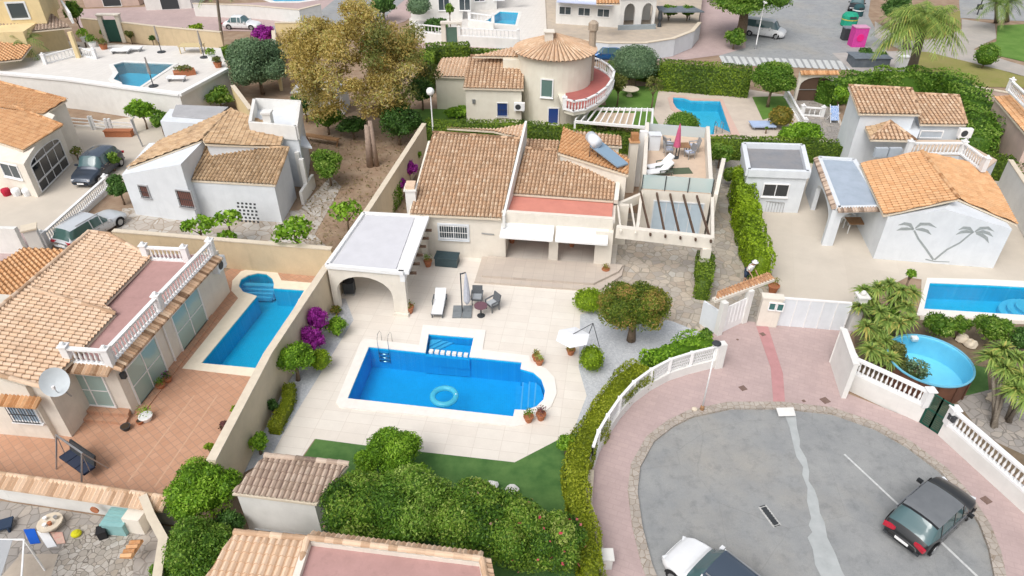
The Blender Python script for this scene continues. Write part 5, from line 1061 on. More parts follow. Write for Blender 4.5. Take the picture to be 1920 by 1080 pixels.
# ---- villa
Hv = House('house', 'peach roofed villa with long white balustraded red roof terrace at the left edge', 'house', P(150,760), CREAM); z = 2.95
pv, _ = Hv.roof(((283,485),(158,655)), 3.05, 15, [(283,485),(205,441),(168,436),(45,542),(64,549),(218,588),(197,573)], T_PALE, cap=[((205,441),(283,485)),((168,436),(45,542)),((205,441),(168,436))])
Hv.roof(((283,485),(158,655)), 3.08, 15, [(218,590),(62,545),(45,542),(-90,655),(-60,690),(0,706),(84,729),(158,655)], T_PALE, cap=[((62,545),(218,590)),((-90,655),(45,542)),((0,706),(84,729))])
C0, C1, C2 = P(152,768), P(251,777), P(432,548); dv_ = (C2 - C1).normalized()
Hv.w.prism([C0, C1, C2, xy(P(283,485,z)).to_3d(), xy(P(158,655,z)).to_3d()], 0, z - .12)
C4 = P(103,824); Hv.w.prism([C4, C0, C0 + Vector((-1, 4, 0)), P(-120,700), P(-160,800)], 0, lambda x, y: pv.z(x, y) - .2)
tz = [P(126,681,z), P(209,689,z), P(404,478,z), P(345,477,z), P(270,477,z), P(283,488,z), P(197,575,z), P(218,592,z), P(158,655,z)]
MB().prism(tz, z - .12, z).build('terrace', REDF, Hv.t)
skirt(Hv.t, tz[1], tz[2], (1, 0, 0), .14); skirt(Hv.t, tz[0], tz[1], (0, -1, 0), .14)
vA = VP(C1, C2); vB = VP(C0, C1); vC = VP(P(-160,803), C4)
window(Hv.t, vA, (255,672), (316,712), WPAINT, GGLASS, 2, 2, 'patio_door', sz=(.55, .1, 2.3, 2.15), sill=False); window(Hv.t, vA, 0, 0, WPAINT, GGLASS, 2, 2, 'patio_door', sz=(4.4, .1, 2.5, 2.15), sill=False)
window(Hv.t, vB, 0, 0, WPAINT, GGLASS, 2, 2, 'patio_door', sz=(.12, .45, 1.75, 1.85), sill=False)
window(Hv.t, vC, (12,757), (78,790), WPAINT, pm('blue_shutter', (.35,.45,.55)), 3, 1, bars=True); k = MB(); u, zz = vC.hit((40,745)); a, b = vC.at(u - .9, zz + .05, 0), vC.at(u + .9, zz + .05, 0); skirt(Hv.t, a, b, (0, -1, 0), .15, .45, T_ORG, 'window_canopy')
k = MB(); k.beam(vA.at(3.6, .1, .06), vA.at(3.6, 2.7, .06), .07, .07); k.build('downpipe', WPAINT, Hv.t); k = MB(); c = vA.at(.25, 2.2, .1); k.box(c, (.2,.2,.3)); k.build('wall_lamp', DARKM, Hv.t)
acunit(Hv.t, VP(P(395,592), P(432,548)), 1.2, 2.0)
k = MB(); k.prism([C0 + Vector((-.1,-.7,0)), C1 + Vector((0,-.7,0)), C1 + Vector((-.1,.1,0)), C0 + Vector((0,.1,0))], 0, .18); k.prism([C0 + Vector((-.1,-.35,0)), C1 + Vector((0,-.35,0)), C1 + Vector((-.1,.1,0)), C0 + Vector((0,.1,0))], .18, .36); k.build('step', G_TERR, Hv.t)
e = [C1 + dv_ * .1, P(395,592)]; n_ = Vector((dv_.y, -dv_.x, 0)); k = MB(); k.prism([e[0], e[0] + n_ * .45, e[1] + n_ * .45, e[1]], 0, .1); k.build('door_step', G_TERR, Hv.t)
Hv.done()
balustrade([P(400,478,z), P(302,583,z), P(209,685,z), P(133,679,z)], 'long white balustrade along the red roof terrace of the left villa', h=.85, sp=.23)
balustrade([P(277,486,z), P(352,490,z)], 'short white balustrade at the far end of the red roof terrace', h=.8, sp=.23)
c = P(108,742,1.5); t = thing('satellite_dish', 'large pale satellite dish on the villa corner', 'satellite dish', P(110,800)); k = MB(); cc = P(104,716,3.5); ax = Vector((.35, -.75, .6)).normalized(); u1 = ax.cross(Vector((0,0,1))).normalized(); u2 = u1.cross(ax); vs = []
for j, (r, dpt) in enumerate(((.0, .0), (.2, .02), (.38, .07), (.55, .15))):
    vs += [cc + u1 * math.cos(a) * r + u2 * math.sin(a) * r * 1.1 + ax * dpt for a in [6.2832 * q / 24 for q in range(24)]]
k.add(vs, [(j * 24 + q, j * 24 + (q + 1) % 24, (j + 1) * 24 + (q + 1) % 24, (j + 1) * 24 + q) for j in range(3) for q in range(24)]); k.build('dish', pm('dish_grey', (.52,.56,.58), rough=.5), t, smooth=True); k = MB(); k.tube([cc - ax * .05, cc - ax * .3 - Vector((0,0,.4)), cc + Vector((0,.4,-1.2))], .04, 6); k.tube([cc - u2 * .5, cc + ax * .5 - u2 * .2], .02, 5); k.build('mount', METAL, t); k = MB(); k.box(cc + ax * .5 - u2 * .2, (.1,.1,.14)); k.build('receiver', WPAINT, t)
pot((276,788), 'white bowl planter with green plant at the villa steps', .28, .3, L_BRT, WPAINT, ph=.5); pot((238,806), 'small dark and white pot beside the villa steps', .2, .25, None, DARKM); pot((264,795), 'red clay pot between the two planters at the villa steps', .15, .22, None)
pot((316,716), 'flower pot with dark pink flowers by the second patio door', .2, .25, L_DRK, flower=L_PUR); pot((303,728), 'potted green plant before the first patio door', .2, .25, L_MID)
bush((440,768), .5, 18, 'small yellow green shrub against the patio side of the wall', L_TOP, 1.); bush((392,838), .6, 20, 'little bright shrub at the lower patio wall', L_TOP, 1.); bush((420,800), .3, 26, 'wilted reddish plant at the patio wall', leafm('leaf_plum', []), .8)
# swing seat
c = P(155,880); t = thing('swing_seat', 'grey framed garden swing seat with dark cushions on the terracotta patio', 'swing seat', c, None, -.55); WL[t.name] = Vector((0,0,0)); 
for s in (-1, 1): k = MB(); k.beam((s * .9, -.6, 0), (s * .9, 0, 1.55), .05, .05); k.beam((s * .9, .6, 0), (s * .9, 0, 1.55), .05, .05); k.build('side_frame', METAL, t)
k = MB(); k.beam((-.95, 0, 1.55), (.95, 0, 1.55), .06, .06); k.build('top_bar', METAL, t); k = MB()
for x in (-.6, .0, .6): k.box((x, -.05, .5), (.56, .5, .1))
k.build('seat', pm('navy_cushion', (.03,.04,.07), rough=.8), t); k = MB(); k.beam((0, .2, .52), (0, .36, 1.0), 1.75, .08); k.build('backrest', DARKM, t)
for s in (-1, 1): k = MB(); k.beam((s * .88, -.05, .5), (s * .88, 0, 1.55), .025, .025); k.build('hanger', METAL, t)
# left boundary between patio and lower yard
wp = [P(-120,865,1.35), P(0,893,1.35), P(315,938,1.35)]; t = thing('yard_wall', 'pale wall with a sloping tiled cap between the patio and the lower yard', 'wall', P(100,960)); k = MB()
for a, b in zip(wp, wp[1:]): k.beam(Vector((a.x,a.y,.62)), Vector((b.x,b.y,.62)), .3, 1.24)
k.build('wall_body', WHITEW, t)
for a, b in zip(wp, wp[1:]): skirt(t, a + Vector((0,.05,.05)), b + Vector((0,.05,.05)), (0,-1,0), .16, .5, T_PALE, 'tile_cap')
k = MB()
for a, b in zip(wp, wp[1:]): caps(k, a + Vector((0,.08,.03)), b + Vector((0,.08,.03)), .11, 0, .3)
k.build('ridge_cap', T_PALE, t); k = MB(); v = VP(P(0,950), P(190,975)); q = v.at(4.4, .7, .03); k.tube([q, q + v.n * .05], .17, 14); k.build('wall_plaque', TERRA, t)
st('lower_yard', PP([(-250,905),(0,940),(330,990),(350,1200),(-400,1200)]), L2, G_BRS); st('loose_stone_bed', PP([(150,985),(255,985),(250,1080),(240,1200),(60,1200),(110,1040)]), L3, G_CRAZ)
st('concrete_slab', PP([(40,1040),(110,1040),(60,1200),(-100,1200)]), L3 + .004, pm('beige_slab', (.50,.43,.35), (.45,.38,.31), 2, stain=.3))
wallline('yard_wall', [(268,930),(283,968),(306,1010),(292,1100)], 1.5, .22, 'curved cream wall at the right of the lower yard', CREAM)
def towel(px, mat, label, n='beach_towel', z=.075): k = MB(); pts = [P(a, b) for a, b in px]; k.prism(pts, .05, z); return k.build(n, mat, label=label, cat='towel', group='towels on the stones')
towel([(45,995),(66,993),(77,1020),(58,1022)], pm('blue_cloth', (.01,.10,.50), rough=.9), 'saturated blue towel lying on the stones'); towel([(70,998),(92,1000),(108,1026),(90,1029)], FABW, 'white towel lying beside the blue one'); towel([(95,999),(118,1000),(124,1020),(108,1022)], pm('pink_cloth', (.62,.32,.28), (.6,.45,.35), 9, rough=.9), 'faded pink towel at the right of the white one')
c = P(145,1004); k = MB(); k.ell(c + Vector((0,0,.12)), (.2,.18,.12), 12); k.ell(c + Vector((0,0,.22)), (.12,.11,.04), 10); k.build('cushion', pm('yellow_cloth', (.62,.58,.02), rough=.8), label='bright yellow cushion on the stones', cat='cushion')
c = P(100,990); t = thing('low_table', 'low round stone table with small pots on it', 'table', c); k = MB(); k.lathe(c, [(.35,.3),(.45,.32),(.45,.38)], 14); k.build('tabletop', STONEC, t); k = MB(); k.lathe(c, [(.2,0),(.15,.3)], 10); k.build('foot', STONEC, t)
for i, (dx, dy) in enumerate(((-.2,.1),(.1,-.12),(.18,.15),(-.05,-.2))): k = MB(); k.lathe(c + Vector((dx,dy,.38)), [(.06,0),(.08,.14)], 8); k.build('small_pot', [WPAINT, TERRA, METAL, WPAINT][i], label=['small white pot at the back of the low stone table','small clay pot at the front of the low stone table','small metal pot at the right of the low stone table','small white pot at the front edge of the low stone table'][i], cat='pot', group='small pots')
c = P(222,1002); t = thing('garden_chest', 'pale turquoise ridged garden chest beside a beige block', 'chest', c); k = MB(); TQ = pm('turquoise_plastic', (.25,.45,.45), (.22,.40,.40), 5, rough=.5); k.box(c + Vector((0,.3,.3)), (.85,.75,.6), -.1); k.build('box', TQ, t); k = MB(); k.box(c + Vector((0,.3,.63)), (.92,.82,.06), -.1)
for i in range(4): k.box(c + Vector((0,.08 + i * .16,.67)), (.88,.04,.03), -.1)
k.build('lid', TQ, t); c = P(196,1006); k = MB(); k.box(c + Vector((0,0,.2)), (.3,.35,.4), .4); k.box(c + Vector((0,0,.43)), (.34,.39,.05), .4); k.build('crate', BLACK, label='small black crate left of the turquoise chest', cat='crate')
c = P(262,1000); t = thing('barbecue_block', 'beige masonry block with an orange tiled shelf', 'masonry block', c); k = MB(); k.box(c + Vector((0,.5,.45)), (.7,1.1,.9), -.15); k.build('block', CREAM, t); a, b = P(246,1045,.8), P(268,1012,.8); skirt(t, a, b, (-1,0,0), .12, .5, T_ORG, 'tile_shelf')
# white metal gazebo frame at the edge
t = thing('garden_arbour', 'thin white metal arbour frame with pale fabric roof at the bottom left corner', 'arbour', P(10,1080)); A = [P(45,1012,1.9), P(-60,1012,1.9), P(-70,1090,1.9), P(40,1090,1.9)]
for i in range(4): k = MB(); k.beam(A[i], A[(i + 1) % 4], .05, .05); k.build('rail', WPAINT, t); k = MB(); k.beam(A[i], Vector((A[i].x, A[i].y, 0)), .05, .05); k.build('post', WPAINT, t)
k = MB(); k.prism([A[0] + Vector((-.35,-.05,0)), A[1], A[2], A[3] + Vector((-.7,.0,0))], 1.93, 1.95); k.build('fabric_roof', clearm('grey_net', (.5,.52,.54), .6), t)
c = P(6,992); k = MB(); k.box(c + Vector((0,0,.25)), (.8,.5,.08), .4); 
for s in (-.3,.3): k.box(c + Vector((s,0,.12)), (.06,.4,.24), .4)
k.build('low_bench', pm('navy_cloth', (.03,.05,.09)), label='dark navy low bench at the left edge of the lower yard', cat='bench')
# ---- garden shed and bottom house
Hs = House('shed', 'small white shed with weathered brown tiled roof below the lawn', 'shed', P(540,985), WHITEW); Hs.roof(((435,926),(593,946)), 2.3, 14, [(435,926),(593,946),(654,872),(497,856)], T_BRN, per=.22, cap=[((497,856),(654,872))], inset=.15); Hs.done()
t = thing('garden_fence', 'low grey metal railing in front of the white shed', 'fence', P(540,1000)); a, b = P(478,992,.8), P(592,1006,.8)
k = MB(); k.beam(a, b, .05, .05); k.beam(a - Vector((0,0,.6)), b - Vector((0,0,.6)), .04, .04); k.build('rail', METAL, t); k = MB(); n = 26
for i in range(n + 1): p = a.lerp(b, i / n); k.beam(p, p - Vector((0,0,.78)), .02, .02)
k.build('bars', METAL, t)
Hb = House('house', 'peach tiled house with red roof terrace cut by the bottom edge', 'house', P(640,1090), CREAM); Hb.roof(((370,1110),(548,1130)), 2.6, 13, [(370,1110),(548,1130),(577,1012),(440,1000)], T_PALE, per=.25, cap=[((577,1012),(548,1130)),((440,1000),(577,1012))], inset=.15)
z = 3.0; rt = [P(578,1012,z), P(904,1052,z), P(925,1160,z), P(540,1130,z)]; Hb.w.prism(rt, 0, z - .3); MB().prism(rt, z - .3, z - .15).build('terrace', REDF, Hb.t)
k = MB()
for a, b in ((rt[0], rt[1]), (rt[1], rt[2]), (rt[3], rt[0])): k.beam(a + Vector((0,0,-.1)), b + Vector((0,0,-.1)), .22, .3)
k.build('parapet', CREAM, Hb.t); skirt(Hb.t, rt[0] + Vector((0,.05,.1)), rt[1] + Vector((0,.05,.1)), (0,1,0), .1, .28, T_PALE); skirt(Hb.t, rt[1] + Vector((0,.05,.1)), rt[2] + Vector((0,.05,.1)), (1,0,0), .1, .28, T_PALE)
k = MB()
for a, b in ((rt[0], rt[1]), (rt[1], rt[2])): caps(k, a + Vector((0,0,.1)), b + Vector((0,0,.1)), .12, 0, .3)
k.build('ridge_cap', T_PALE, Hb.t); Hb.done()
bush((385,925), 1.5, 145, 'large bright green shrub at the bottom of the patio', L_BRT, .85, lob=12, dens=2.2, px=6); bush((365,1035), 1.3, 150, 'green shrub below the large bright one', L_MID, .8, lob=12, dens=2.2, px=6); bush((425,985), 1., 70, 'dark shrub between the bright shrub and the shed', L_DRK, .8); bush((310,1075), 1., 70, 'shrub at the bottom beside the curved cream wall', L_MID, .8)
# ---- annex with orange roof, gate pillars
Ha = House('house', 'low house with orange tiled roof at the left edge behind the villa', 'house', P(-20,560), CREAM); Ha.roof(((-80,600),(50,545)), 2.4, 10, [(-100,520),(0,494),(45,466),(138,470),(100,498),(45,545),(-80,600)], T_ORG, inset=.4, per=.22); Ha.done()
t = thing('gate_pillar', 'cream gate pillar with flat cap at the road end of the balustrade', 'pillar', P(80,480)); k = MB(); c = P(78,478); k.box(c + Vector((0,0,.95)), (.7,.7,1.9), .5); k.build('pillar_body', WHITEW, t); k = MB(); k.box(c + Vector((0,0,1.95)), (.85,.85,.1), .5); k.build('pillar_cap', STONEC, t)
t = thing('yard_wall', 'cream wall with a blue grey panel beside the road at the left edge', 'wall', P(20,470)); a, b = P(-100,470), P(52,474); k = MB(); k.beam(a + Vector((0,0,.9)), b + Vector((0,0,.9)), .3, 1.8); k.build('wall_body', WHITEW, t); v = VP(a, b); window(t, v, 0, 0, STONEC, pm('blue_grey_panel', (.20,.27,.33), (.17,.23,.29), 3), 1, 1, 'panel', sz=(v.L - 2.9, .5, 2.3, 1.1), sill=False)
balustrade([P(206,357), P(90,465)], 'white balustrade along the raised driveway beside the old estate car', h=.8, sp=.22, low=.25)
# ---- white house
Hw = House('house', 'white house with weathered tiled gable roofs and barred windows left of centre', 'house', P(400,400), BLUEW)
pa1, pp1 = Hw.roof(((343,338),(516,348)), 2.75, 15, [(343,338),(516,348),(541,279),(372,274)], T_OLD, cap=[((372,274),(541,279)),((516,348),(541,279))], inset=.12)
pr3, pp3 = Hw.roof(((238,316),(300,265)), 3.1, 15, [(238,316),(300,265),(434,206),(378,264)], T_OLD, cap=[((434,206),(378,264))], inset=.2)
pr2, pp2 = Hw.roof(((536,246),(526,276)), 3.75, 7, [(380,264),(434,206),(536,244),(526,276),(385,271)], T_OLD, inset=.2)
w0, w1 = P(255,402), P(372,418); k = w1 - w0; Hw.w.prism([w0, w1, w1 + Vector((.0,4,0)), P(300,330)], 0, lambda x, y: min(pr3.z(x, y) - .12, 4.3)); 
vW = VP(w0, w1); window(Hw.t, vW, (261,347), (282,369), pm('grey_frame', (.45,.45,.46)), pm('brown_shutter', (.22,.10,.08)), 1, 1, bars=True, fw=.08); window(Hw.t, vW, (331,356), (366,388), pm('grey_frame', (.45,.45,.46)), pm('brown_shutter', (.22,.10,.08)), 1, 1, bars=True, fw=.08)
f0_, f1_ = pp1[0], pp1[1]; cA = [q for q in Hw.w.v][:4]; vF = VP(P(372,420), P(512,431)); k = MB(); u0, z0 = vF.hit((478,402))
for i in range(6):
    for j in range(5): k.box(vF.at(vF.L - 2.0 + j * .28 + (i % 2) * .06, .55 + i * .26, .06), (.13,.05,.12), math.atan2(vF.d.y, vF.d.x))
k.build('vent_bricks', DARKM, Hw.t, label='perforated vent brick panel')
zt = 4.4; bl = [P(470,236,zt), P(556,244,zt), P(563,196,zt), P(478,192,zt)]; Hw.w.prism(bl, 0, zt - .5); 
for i in range(4): k = MB(); k.beam(bl[i] + Vector((0,0,-.2)), bl[(i + 1) % 4] + Vector((0,0,-.2)), .22, 1.); k.build('parapet', WHITEW, Hw.t)
k = MB(); c = P(509,262,3.4); k.box(c + Vector((0,.2,.8)), (.55,.6,2.2)); k.box(c + Vector((0,.2,1.95)), (.7,.75,.12)); k.build('chimney', WHITEW, Hw.t)
fl = [P(527,268,2.9), P(585,276,2.9), P(572,255,2.9), P(535,250,2.9)]; k = MB(); k.prism(fl, 2.78, 2.9); k.build('porch_roof', BLUEW, Hw.t)
for p in ((583,366),(575,352)): k = MB(); c = P(*p); k.box(c + Vector((-.2,0,1.4)), (.3,.3,2.8)); k.build('column', WHITEW, Hw.t)
k = MB(); a, b = P(568,384), P(590,350); k.beam(a + Vector((0,0,.5)), b + Vector((0,0,.5)), .2, 1.0); k.build('porch_wall', WHITEW, Hw.t)
an = [P(300,226,3.0), P(392,232,3.0), P(405,205,3.0), P(318,203,3.0)]; Hw.w.prism(an, 0, 2.95); k = MB(); k.prism([P(322,216,3.1), P(402,222,3.1), P(428,200,3.1), P(330,196,3.1)], 2.97, 3.1); k.build('flat_roof', pm('grey_roofing', (.42,.42,.43), (.36,.36,.37), 1, stain=.3), Hw.t); Hw.done()
def papaya(base, top, tz, w, label): 
    t = bush(top, tz, w, label, L_BRT, .55, 'papaya tree', 'papaya_tree', 'papaya trees', trunk=1, tr=.06, lob=8, px=9, dens=1.3, asp=.7, core=False); return t
papaya((370,450), (372,425), 1.6, 66, 'papaya tree nearest the white house window'); papaya((425,440), (425,408), 2.0, 56, 'papaya tree in the middle before the white house'); papaya((555,512), (552,432), 2.6, 84, 'tall papaya tree standing in front of the beige wall'); papaya((650,430), (650,398), 2.0, 70, 'papaya tree beside the long boundary wall'); papaya((430,450), (425,445), .9, 40, 'small papaya sprout at the wall foot')
bush((614,308), 1.7, 68, 'dense green shrub beside the white house porch', L_MID, 1.05, lob=9, dens=2); bush((222,352), 1.3, 44, 'dark green shrub between the two parked cars', L_DRK, 1.2); bush((208,300), .9, 34, 'thin leafy shrub beside the navy car', L_MID, .9)
# ---- house with arched garage glazing
Hg = House('house', 'peach house with arched glazed garage front at the left edge', 'house', P(60,370), CREAM)
pg, _ = Hg.roof(((-40,256),(42,283)), 2.9, 14, [(-40,256),(42,283),(118,236),(0,190),(-110,160)], T_ORG, cap=[((0,190),(118,236)),((118,236),(42,283))], walls=False)
g0, g1, g2 = P(-60,340), P(72,370), P(138,303); Hg.w.prism([g0, g1, g2, P(20,250), P(-160,250)], 0, lambda x, y: pg.z(x, y) - .14)
Hg.roof(((-60,200),(80,216)), 3.7, 14, [(-80,190),(80,216),(126,188),(0,155),(-100,140)], T_ORG, cap=[((0,155),(126,188))], inset=.3)
vG = VP(g1, g2); u0 = .6; ww_ = vG.L - 1.4; window(Hg.t, vG, 0, 0, WPAINT, DGLASS, 4, 1, 'garage_window', sz=(u0, .9, ww_, 1.1), sill=False); window(Hg.t, vG, 0, 0, WPAINT, DGLASS, 4, 1, 'garage_window', sz=(u0, .15, ww_, .65), sill=False)
k = MB(); n = 14; ar = [vG.at(u0 + ww_ / 2 - math.cos(math.pi * i / n) * ww_ / 2, 2.08 + math.sin(math.pi * i / n) * .5, .02) for i in range(n + 1)]; k.add(ar, [tuple(range(n + 1))]); k.build('arch_window', DGLASS, Hg.t); k = MB()
for i in range(n): k.beam(ar[i], ar[i + 1], .05, .05)
for i in (4, 7, 10): k.beam(ar[i], Vector((ar[i].x, ar[i].y, 2.05)), .04, .04)
k.build('arch_frame', WPAINT, Hg.t)
v2 = VP(g0, g1); window(Hg.t, v2, (0,305), (42,335), WPAINT, GLASS, 2, 1, fw=.08); Hg.done()
for p, m, l in (((14,366), pm('red_plastic', (.45,.02,.05)), 'red bucket against the garage house'), ((33,366), FABW, 'white and yellow cushion stack against the garage house'), ((53,366), FABW, 'white sack at the garage corner')):
    c = P(*p); k = MB(); k.lathe(c, [(.24,0),(.3,.35),(.26,.5),(.1,.55)], 10); k.build('bucket' if 'bucket' in l else 'sack', m, label=l, cat='container')
bush((142,286), .6, 24, 'small leafless plant beside the garage corner', L_OAK, 1.1, core=False, dens=.5)
bush((265,208), 1.6, 60, 'papaya like tree before the retaining wall', L_BRT, .7, 'tree', 'tree', trunk=1, tr=.05, lob=8, px=6); bush((300,225), 1.4, 40, 'slender leafy tree right of the papaya like tree', L_MID, 1.0, 'tree', 'tree', trunk=1, tr=.05)
k = MB(); b0 = P(268,275); k.tube([b0, b0 + Vector((-.25,0,2.3))], .06, 7); k.tube([b0 + Vector((-.25,0,2.25)), b0 + Vector((.05,0,2.45))], .05, 6); k.build('leaning_post', METAL, label='leaning grey post at the driveway edge', cat='post')
t = thing('garden_fence', 'white horizontal rail fence at the end of the driveway', 'fence', P(180,240))
for i, (a, b) in enumerate((((135,240),(175,243)), ((178,243),(205,248)), ((212,248),(255,250)))):
    a, b = P(*a), P(*b); k = MB()
    for z in (.3,.6,.9): k.beam(a + Vector((0,0,z)), b + Vector((0,0,z)), .05, .08)
    k.build('rails', WPAINT, t); k = MB(); k.beam(a, a + Vector((0,0,1.2)), .2, .2); k.beam(b, b + Vector((0,0,1.2)), .2, .2); k.build('post', WPAINT, t)
k = MB(); c = P(225,255); k.box(c + Vector((0,0,.25)), (2.2,.5,.5)); k.box(c + Vector((0,0,.52)), (2.3,.6,.05)); k.build('planter', TERRA, label='long terracotta planter below the retaining wall', cat='planter')
# ================================================================ RIGHT SIDE
MBL = paver('right_mosaic', (.02,.56,.82), (.02,.51,.76), (.05,.59,.82), .12, .12, 0, .006, 0, stain=.1, bs=.05, rough=.3)
RCO = PP([(1718,592),(1738,522),(1850,525),(1965,530),(2005,560),(1995,590),(1950,606),(1920,602)])
pr_, _ = pool('pale blue pool with round steps below the palm tree gable at the right edge', RW, RCO, 1.1, MBL, (.72,.93,.98), cm=COPE)
for i in range(3):
    c = P(1952,566); k = MB(); r = 1.9 - .38 * i; k.prism([(c.x + math.cos(a) * r, c.y + math.sin(a) * r * .75, 0) for a in [R(100 + 13 * j) for j in range(13)]] + [(c.x + .2, c.y, 0)], -1.05, -.8 + .2 * i); k.build('steps', MOSL, pr_)
def wallp(name, pts, th, label, mat=WHITEW, cat='wall', caph=True):
    return wallline(name, None, pts[0].z, th, label, mat, cat, capm=WHITEW, world=pts)
# front wall of the right garden
wallp('garden_wall', [P(1589,630,2.1) if False else P(1583,616,2.2) , P(1584,617,2.2) + Vector((-.05,-.0,0)) , P(1606,684,2.2)], .22, 'tall white wall piece beside the sliding gate', WHITEW)
g1, g2, g3, g4, g5 = P(1576,722), P(1718,790), P(1764,820), P(1920,962), P(2010,1048)
balustrade([g1, g2], 'white balustrade on a white wall left of the green gate', h=.85, sp=.2, low=1.0, lowmat=WHITEW, w=.22); balustrade([g3, g4, g5], 'white balustrade on a white wall right of the green gate', h=.85, sp=.2, low=.85, lowmat=WHITEW, w=.22, posts=[0, 2])
t = thing('garden_gate', 'dark green wire mesh double gate between white pillars', 'gate', (g2 + g3) / 2); GRN = pm('green_metal', (.02,.10,.07), rough=.5); d = (g3 - g2).normalized()
for a, b in ((g2 + d * .15, (g2 + g3) / 2), ((g2 + g3) / 2, g3 - d * .15)):
    k = MB(); L = (b - a).length
    for p in (a, b): k.beam(p, p + Vector((0,0,1.9)), .06, .06)
    for z in (.1, 1.0, 1.85): k.beam(a + Vector((0,0,z)), b + Vector((0,0,z)), .05, .05)
    k.build('gate_frame', GRN, t); k = MB(); n = 14
    for i in range(n): p = a.lerp(b, (i + .5) / n); k.beam(p + Vector((0,0,.1)), p + Vector((0,0,1.85)), .012, .012)
    for j in range(16): k.beam(a + Vector((0,0,.15 + j * .11)), b + Vector((0,0,.15 + j * .11)), .012, .012)
    k.build('mesh', GRN, t)
k = MB(); v = VP(g3, g4); q = v.at(.12, 1.35, .15); k.box(q, (.32,.1,.26), math.atan2(v.d.y, v.d.x)); k.box(q + Vector((0,0,.15)), (.36,.14,.04), math.atan2(v.d.y, v.d.x)); k.build('letter_box', DARKM, label='dark letter box on the white pillar right of the green gate', cat='letter box')
# above ground pool
c = P(1743,676,1.15); c0 = Vector((c.x, c.y, 0)); t = thing('round_pool', 'round above ground pool with a brown wall and pale blue liner', 'above ground pool', c0); r = 1.85; n = 40
k = MB(); k.lathe(c0, [(r, 0), (r, 1.2)], n, cap=False); k.build('pool_wall', pm('brown_panel', (.17,.08,.05), (.13,.06,.04), 3, rough=.6), t, smooth=True)
k = MB(); k.lathe(c0, [(r - .02, 1.19), (r - .02, .05), (.01, .05)], n, cap=False); k.build('liner', pm('blue_liner', (.28,.76,.96), (.24,.70,.92), 1.5, rough=.4), t)
k = MB(); k.lathe(c0, [(r - .03, 1.19), (r - .03, 1.23), (r + .06, 1.23), (r + .06, 1.17), (r, 1.15)], n, cap=False); k.build('rim', pm('blue_rim', (.16,.48,.66), rough=.4), t)
k = MB(); k.lathe(c0, [(r - .025, 1.12), (.01, 1.12)], n, cap=False); k.build('water', waterm('water_pale', (.9,.99,1.)), t)
k = MB(); q = c0 + Vector((.1, r - .15, 1.1)); k.box(q, (.3,.25,.2)); k.build('skimmer', WPAINT, t)
for i in range(14): a = 6.283 * i / 14; k = MB(); k.beam(c0 + Vector((math.cos(a) * (r + .03), math.sin(a) * (r + .03), 0)), c0 + Vector((math.cos(a) * (r + .03), math.sin(a) * (r + .03), 1.15)), .06, .06); k.build('support', pm('brown_rib', (.12,.06,.04)), t)
# pool house
Hp = House('pool_house', 'small white flat roofed outbuilding with a grey roof and one window', 'outbuilding', P(1455,400), BLUEW)
z = 3.0; T = [P(1403,320,z), P(1516,324,z), P(1504,274,z), P(1394,271,z)]; Hp.w.prism(T, 0, z - .3)
k = MB()
for a, b in zip(T, T[1:] + T[:1]): k.beam(a + Vector((0,0,-.12)), b + Vector((0,0,-.12)), .3, .5)
k.build('parapet', BLUEW, Hp.t); cI = sum(T, Vector()) / 4; MB().prism([cI + (p - cI) * .93 for p in T], z - .31, z - .22).build('flat_roof', pm('slate_roofing', (.23,.24,.26), (.28,.27,.27), .8, stain=.3), Hp.t)
vq = VP(T[0], T[1]); window(Hp.t, vq, (1434,345), (1474,368), WPAINT, DGLASS, 2, 1); window(Hp.t, vq, (1398,0), (1424,0), sz=(-.0 + .3, .1, .9, 2.), fm=WPAINT, gm=BLUEW, nx=1, name='door', pane='door_panel', sill=False) if False else None
Hp.done(); t = thing('railing', 'low grey railing with a tap post in front of the white outbuilding', 'railing', P(1440,400)); k = MB(); a, b = P(1424,396), P(1466,400); 
for i in range(9): p = a.lerp(b, i / 8); k.beam(p, p + Vector((0,0,.8)), .025, .025)
k.beam(a + Vector((0,0,.8)), b + Vector((0,0,.8)), .04, .04); k.build('rails', METAL, t)
# palm mural house
Hq = House('house', 'white house with orange gable roof and two palm trees painted on its gable', 'house', P(1750,495), BLUEW)
ql, qlp = Hq.roof(((1612,308),(1656,405)), 2.95, 15.5, [(1612,308),(1728,285),(1797,374),(1656,405)], T_ORG, walls=False, per=.3, cap=[((1728,285),(1797,374))])
qr, qrp = Hq.roof(((1908,422),(1850,322)), 2.75, 14, [(1797,374),(1728,285),(1842,312),(1872,355),(1908,422)], T_ORG, walls=False, per=.3)
a0, a1 = P(1637,485), P(1862,503); bk0 = P(1600,375); bk1 = P(1800,388)
nA = Vector((-(a1 - a0).y, (a1 - a0).x, 0)).normalized(); dA = (a1 - a0).normalized()
foot = [a0, a0 + dA * 4.65, a1, a1 + nA * 7, a0 + nA * 7]; zr = lambda x, y: min(ql.z(x, y), qr.z(x, y)) - .14
def ridge_at(p):
    lo, hi = 0., 9.
    for _ in range(40):
        m_ = (lo + hi) / 2; q = p + dA * m_
        if ql.z(q.x, q.y) < qr.z(q.x, q.y): lo = m_
        else: hi = m_
    return p + dA * lo
bk_ = a0 + nA * 6.6; Hq.w.prism([a0, ridge_at(a0), a1, a1 + nA * 6.6, ridge_at(bk_), bk_], 0, zr); Hq.done()
vM = VP(a0, a1); GP = pm('grey_mural_paint', (.28,.31,.31), (.34,.37,.37), 8)
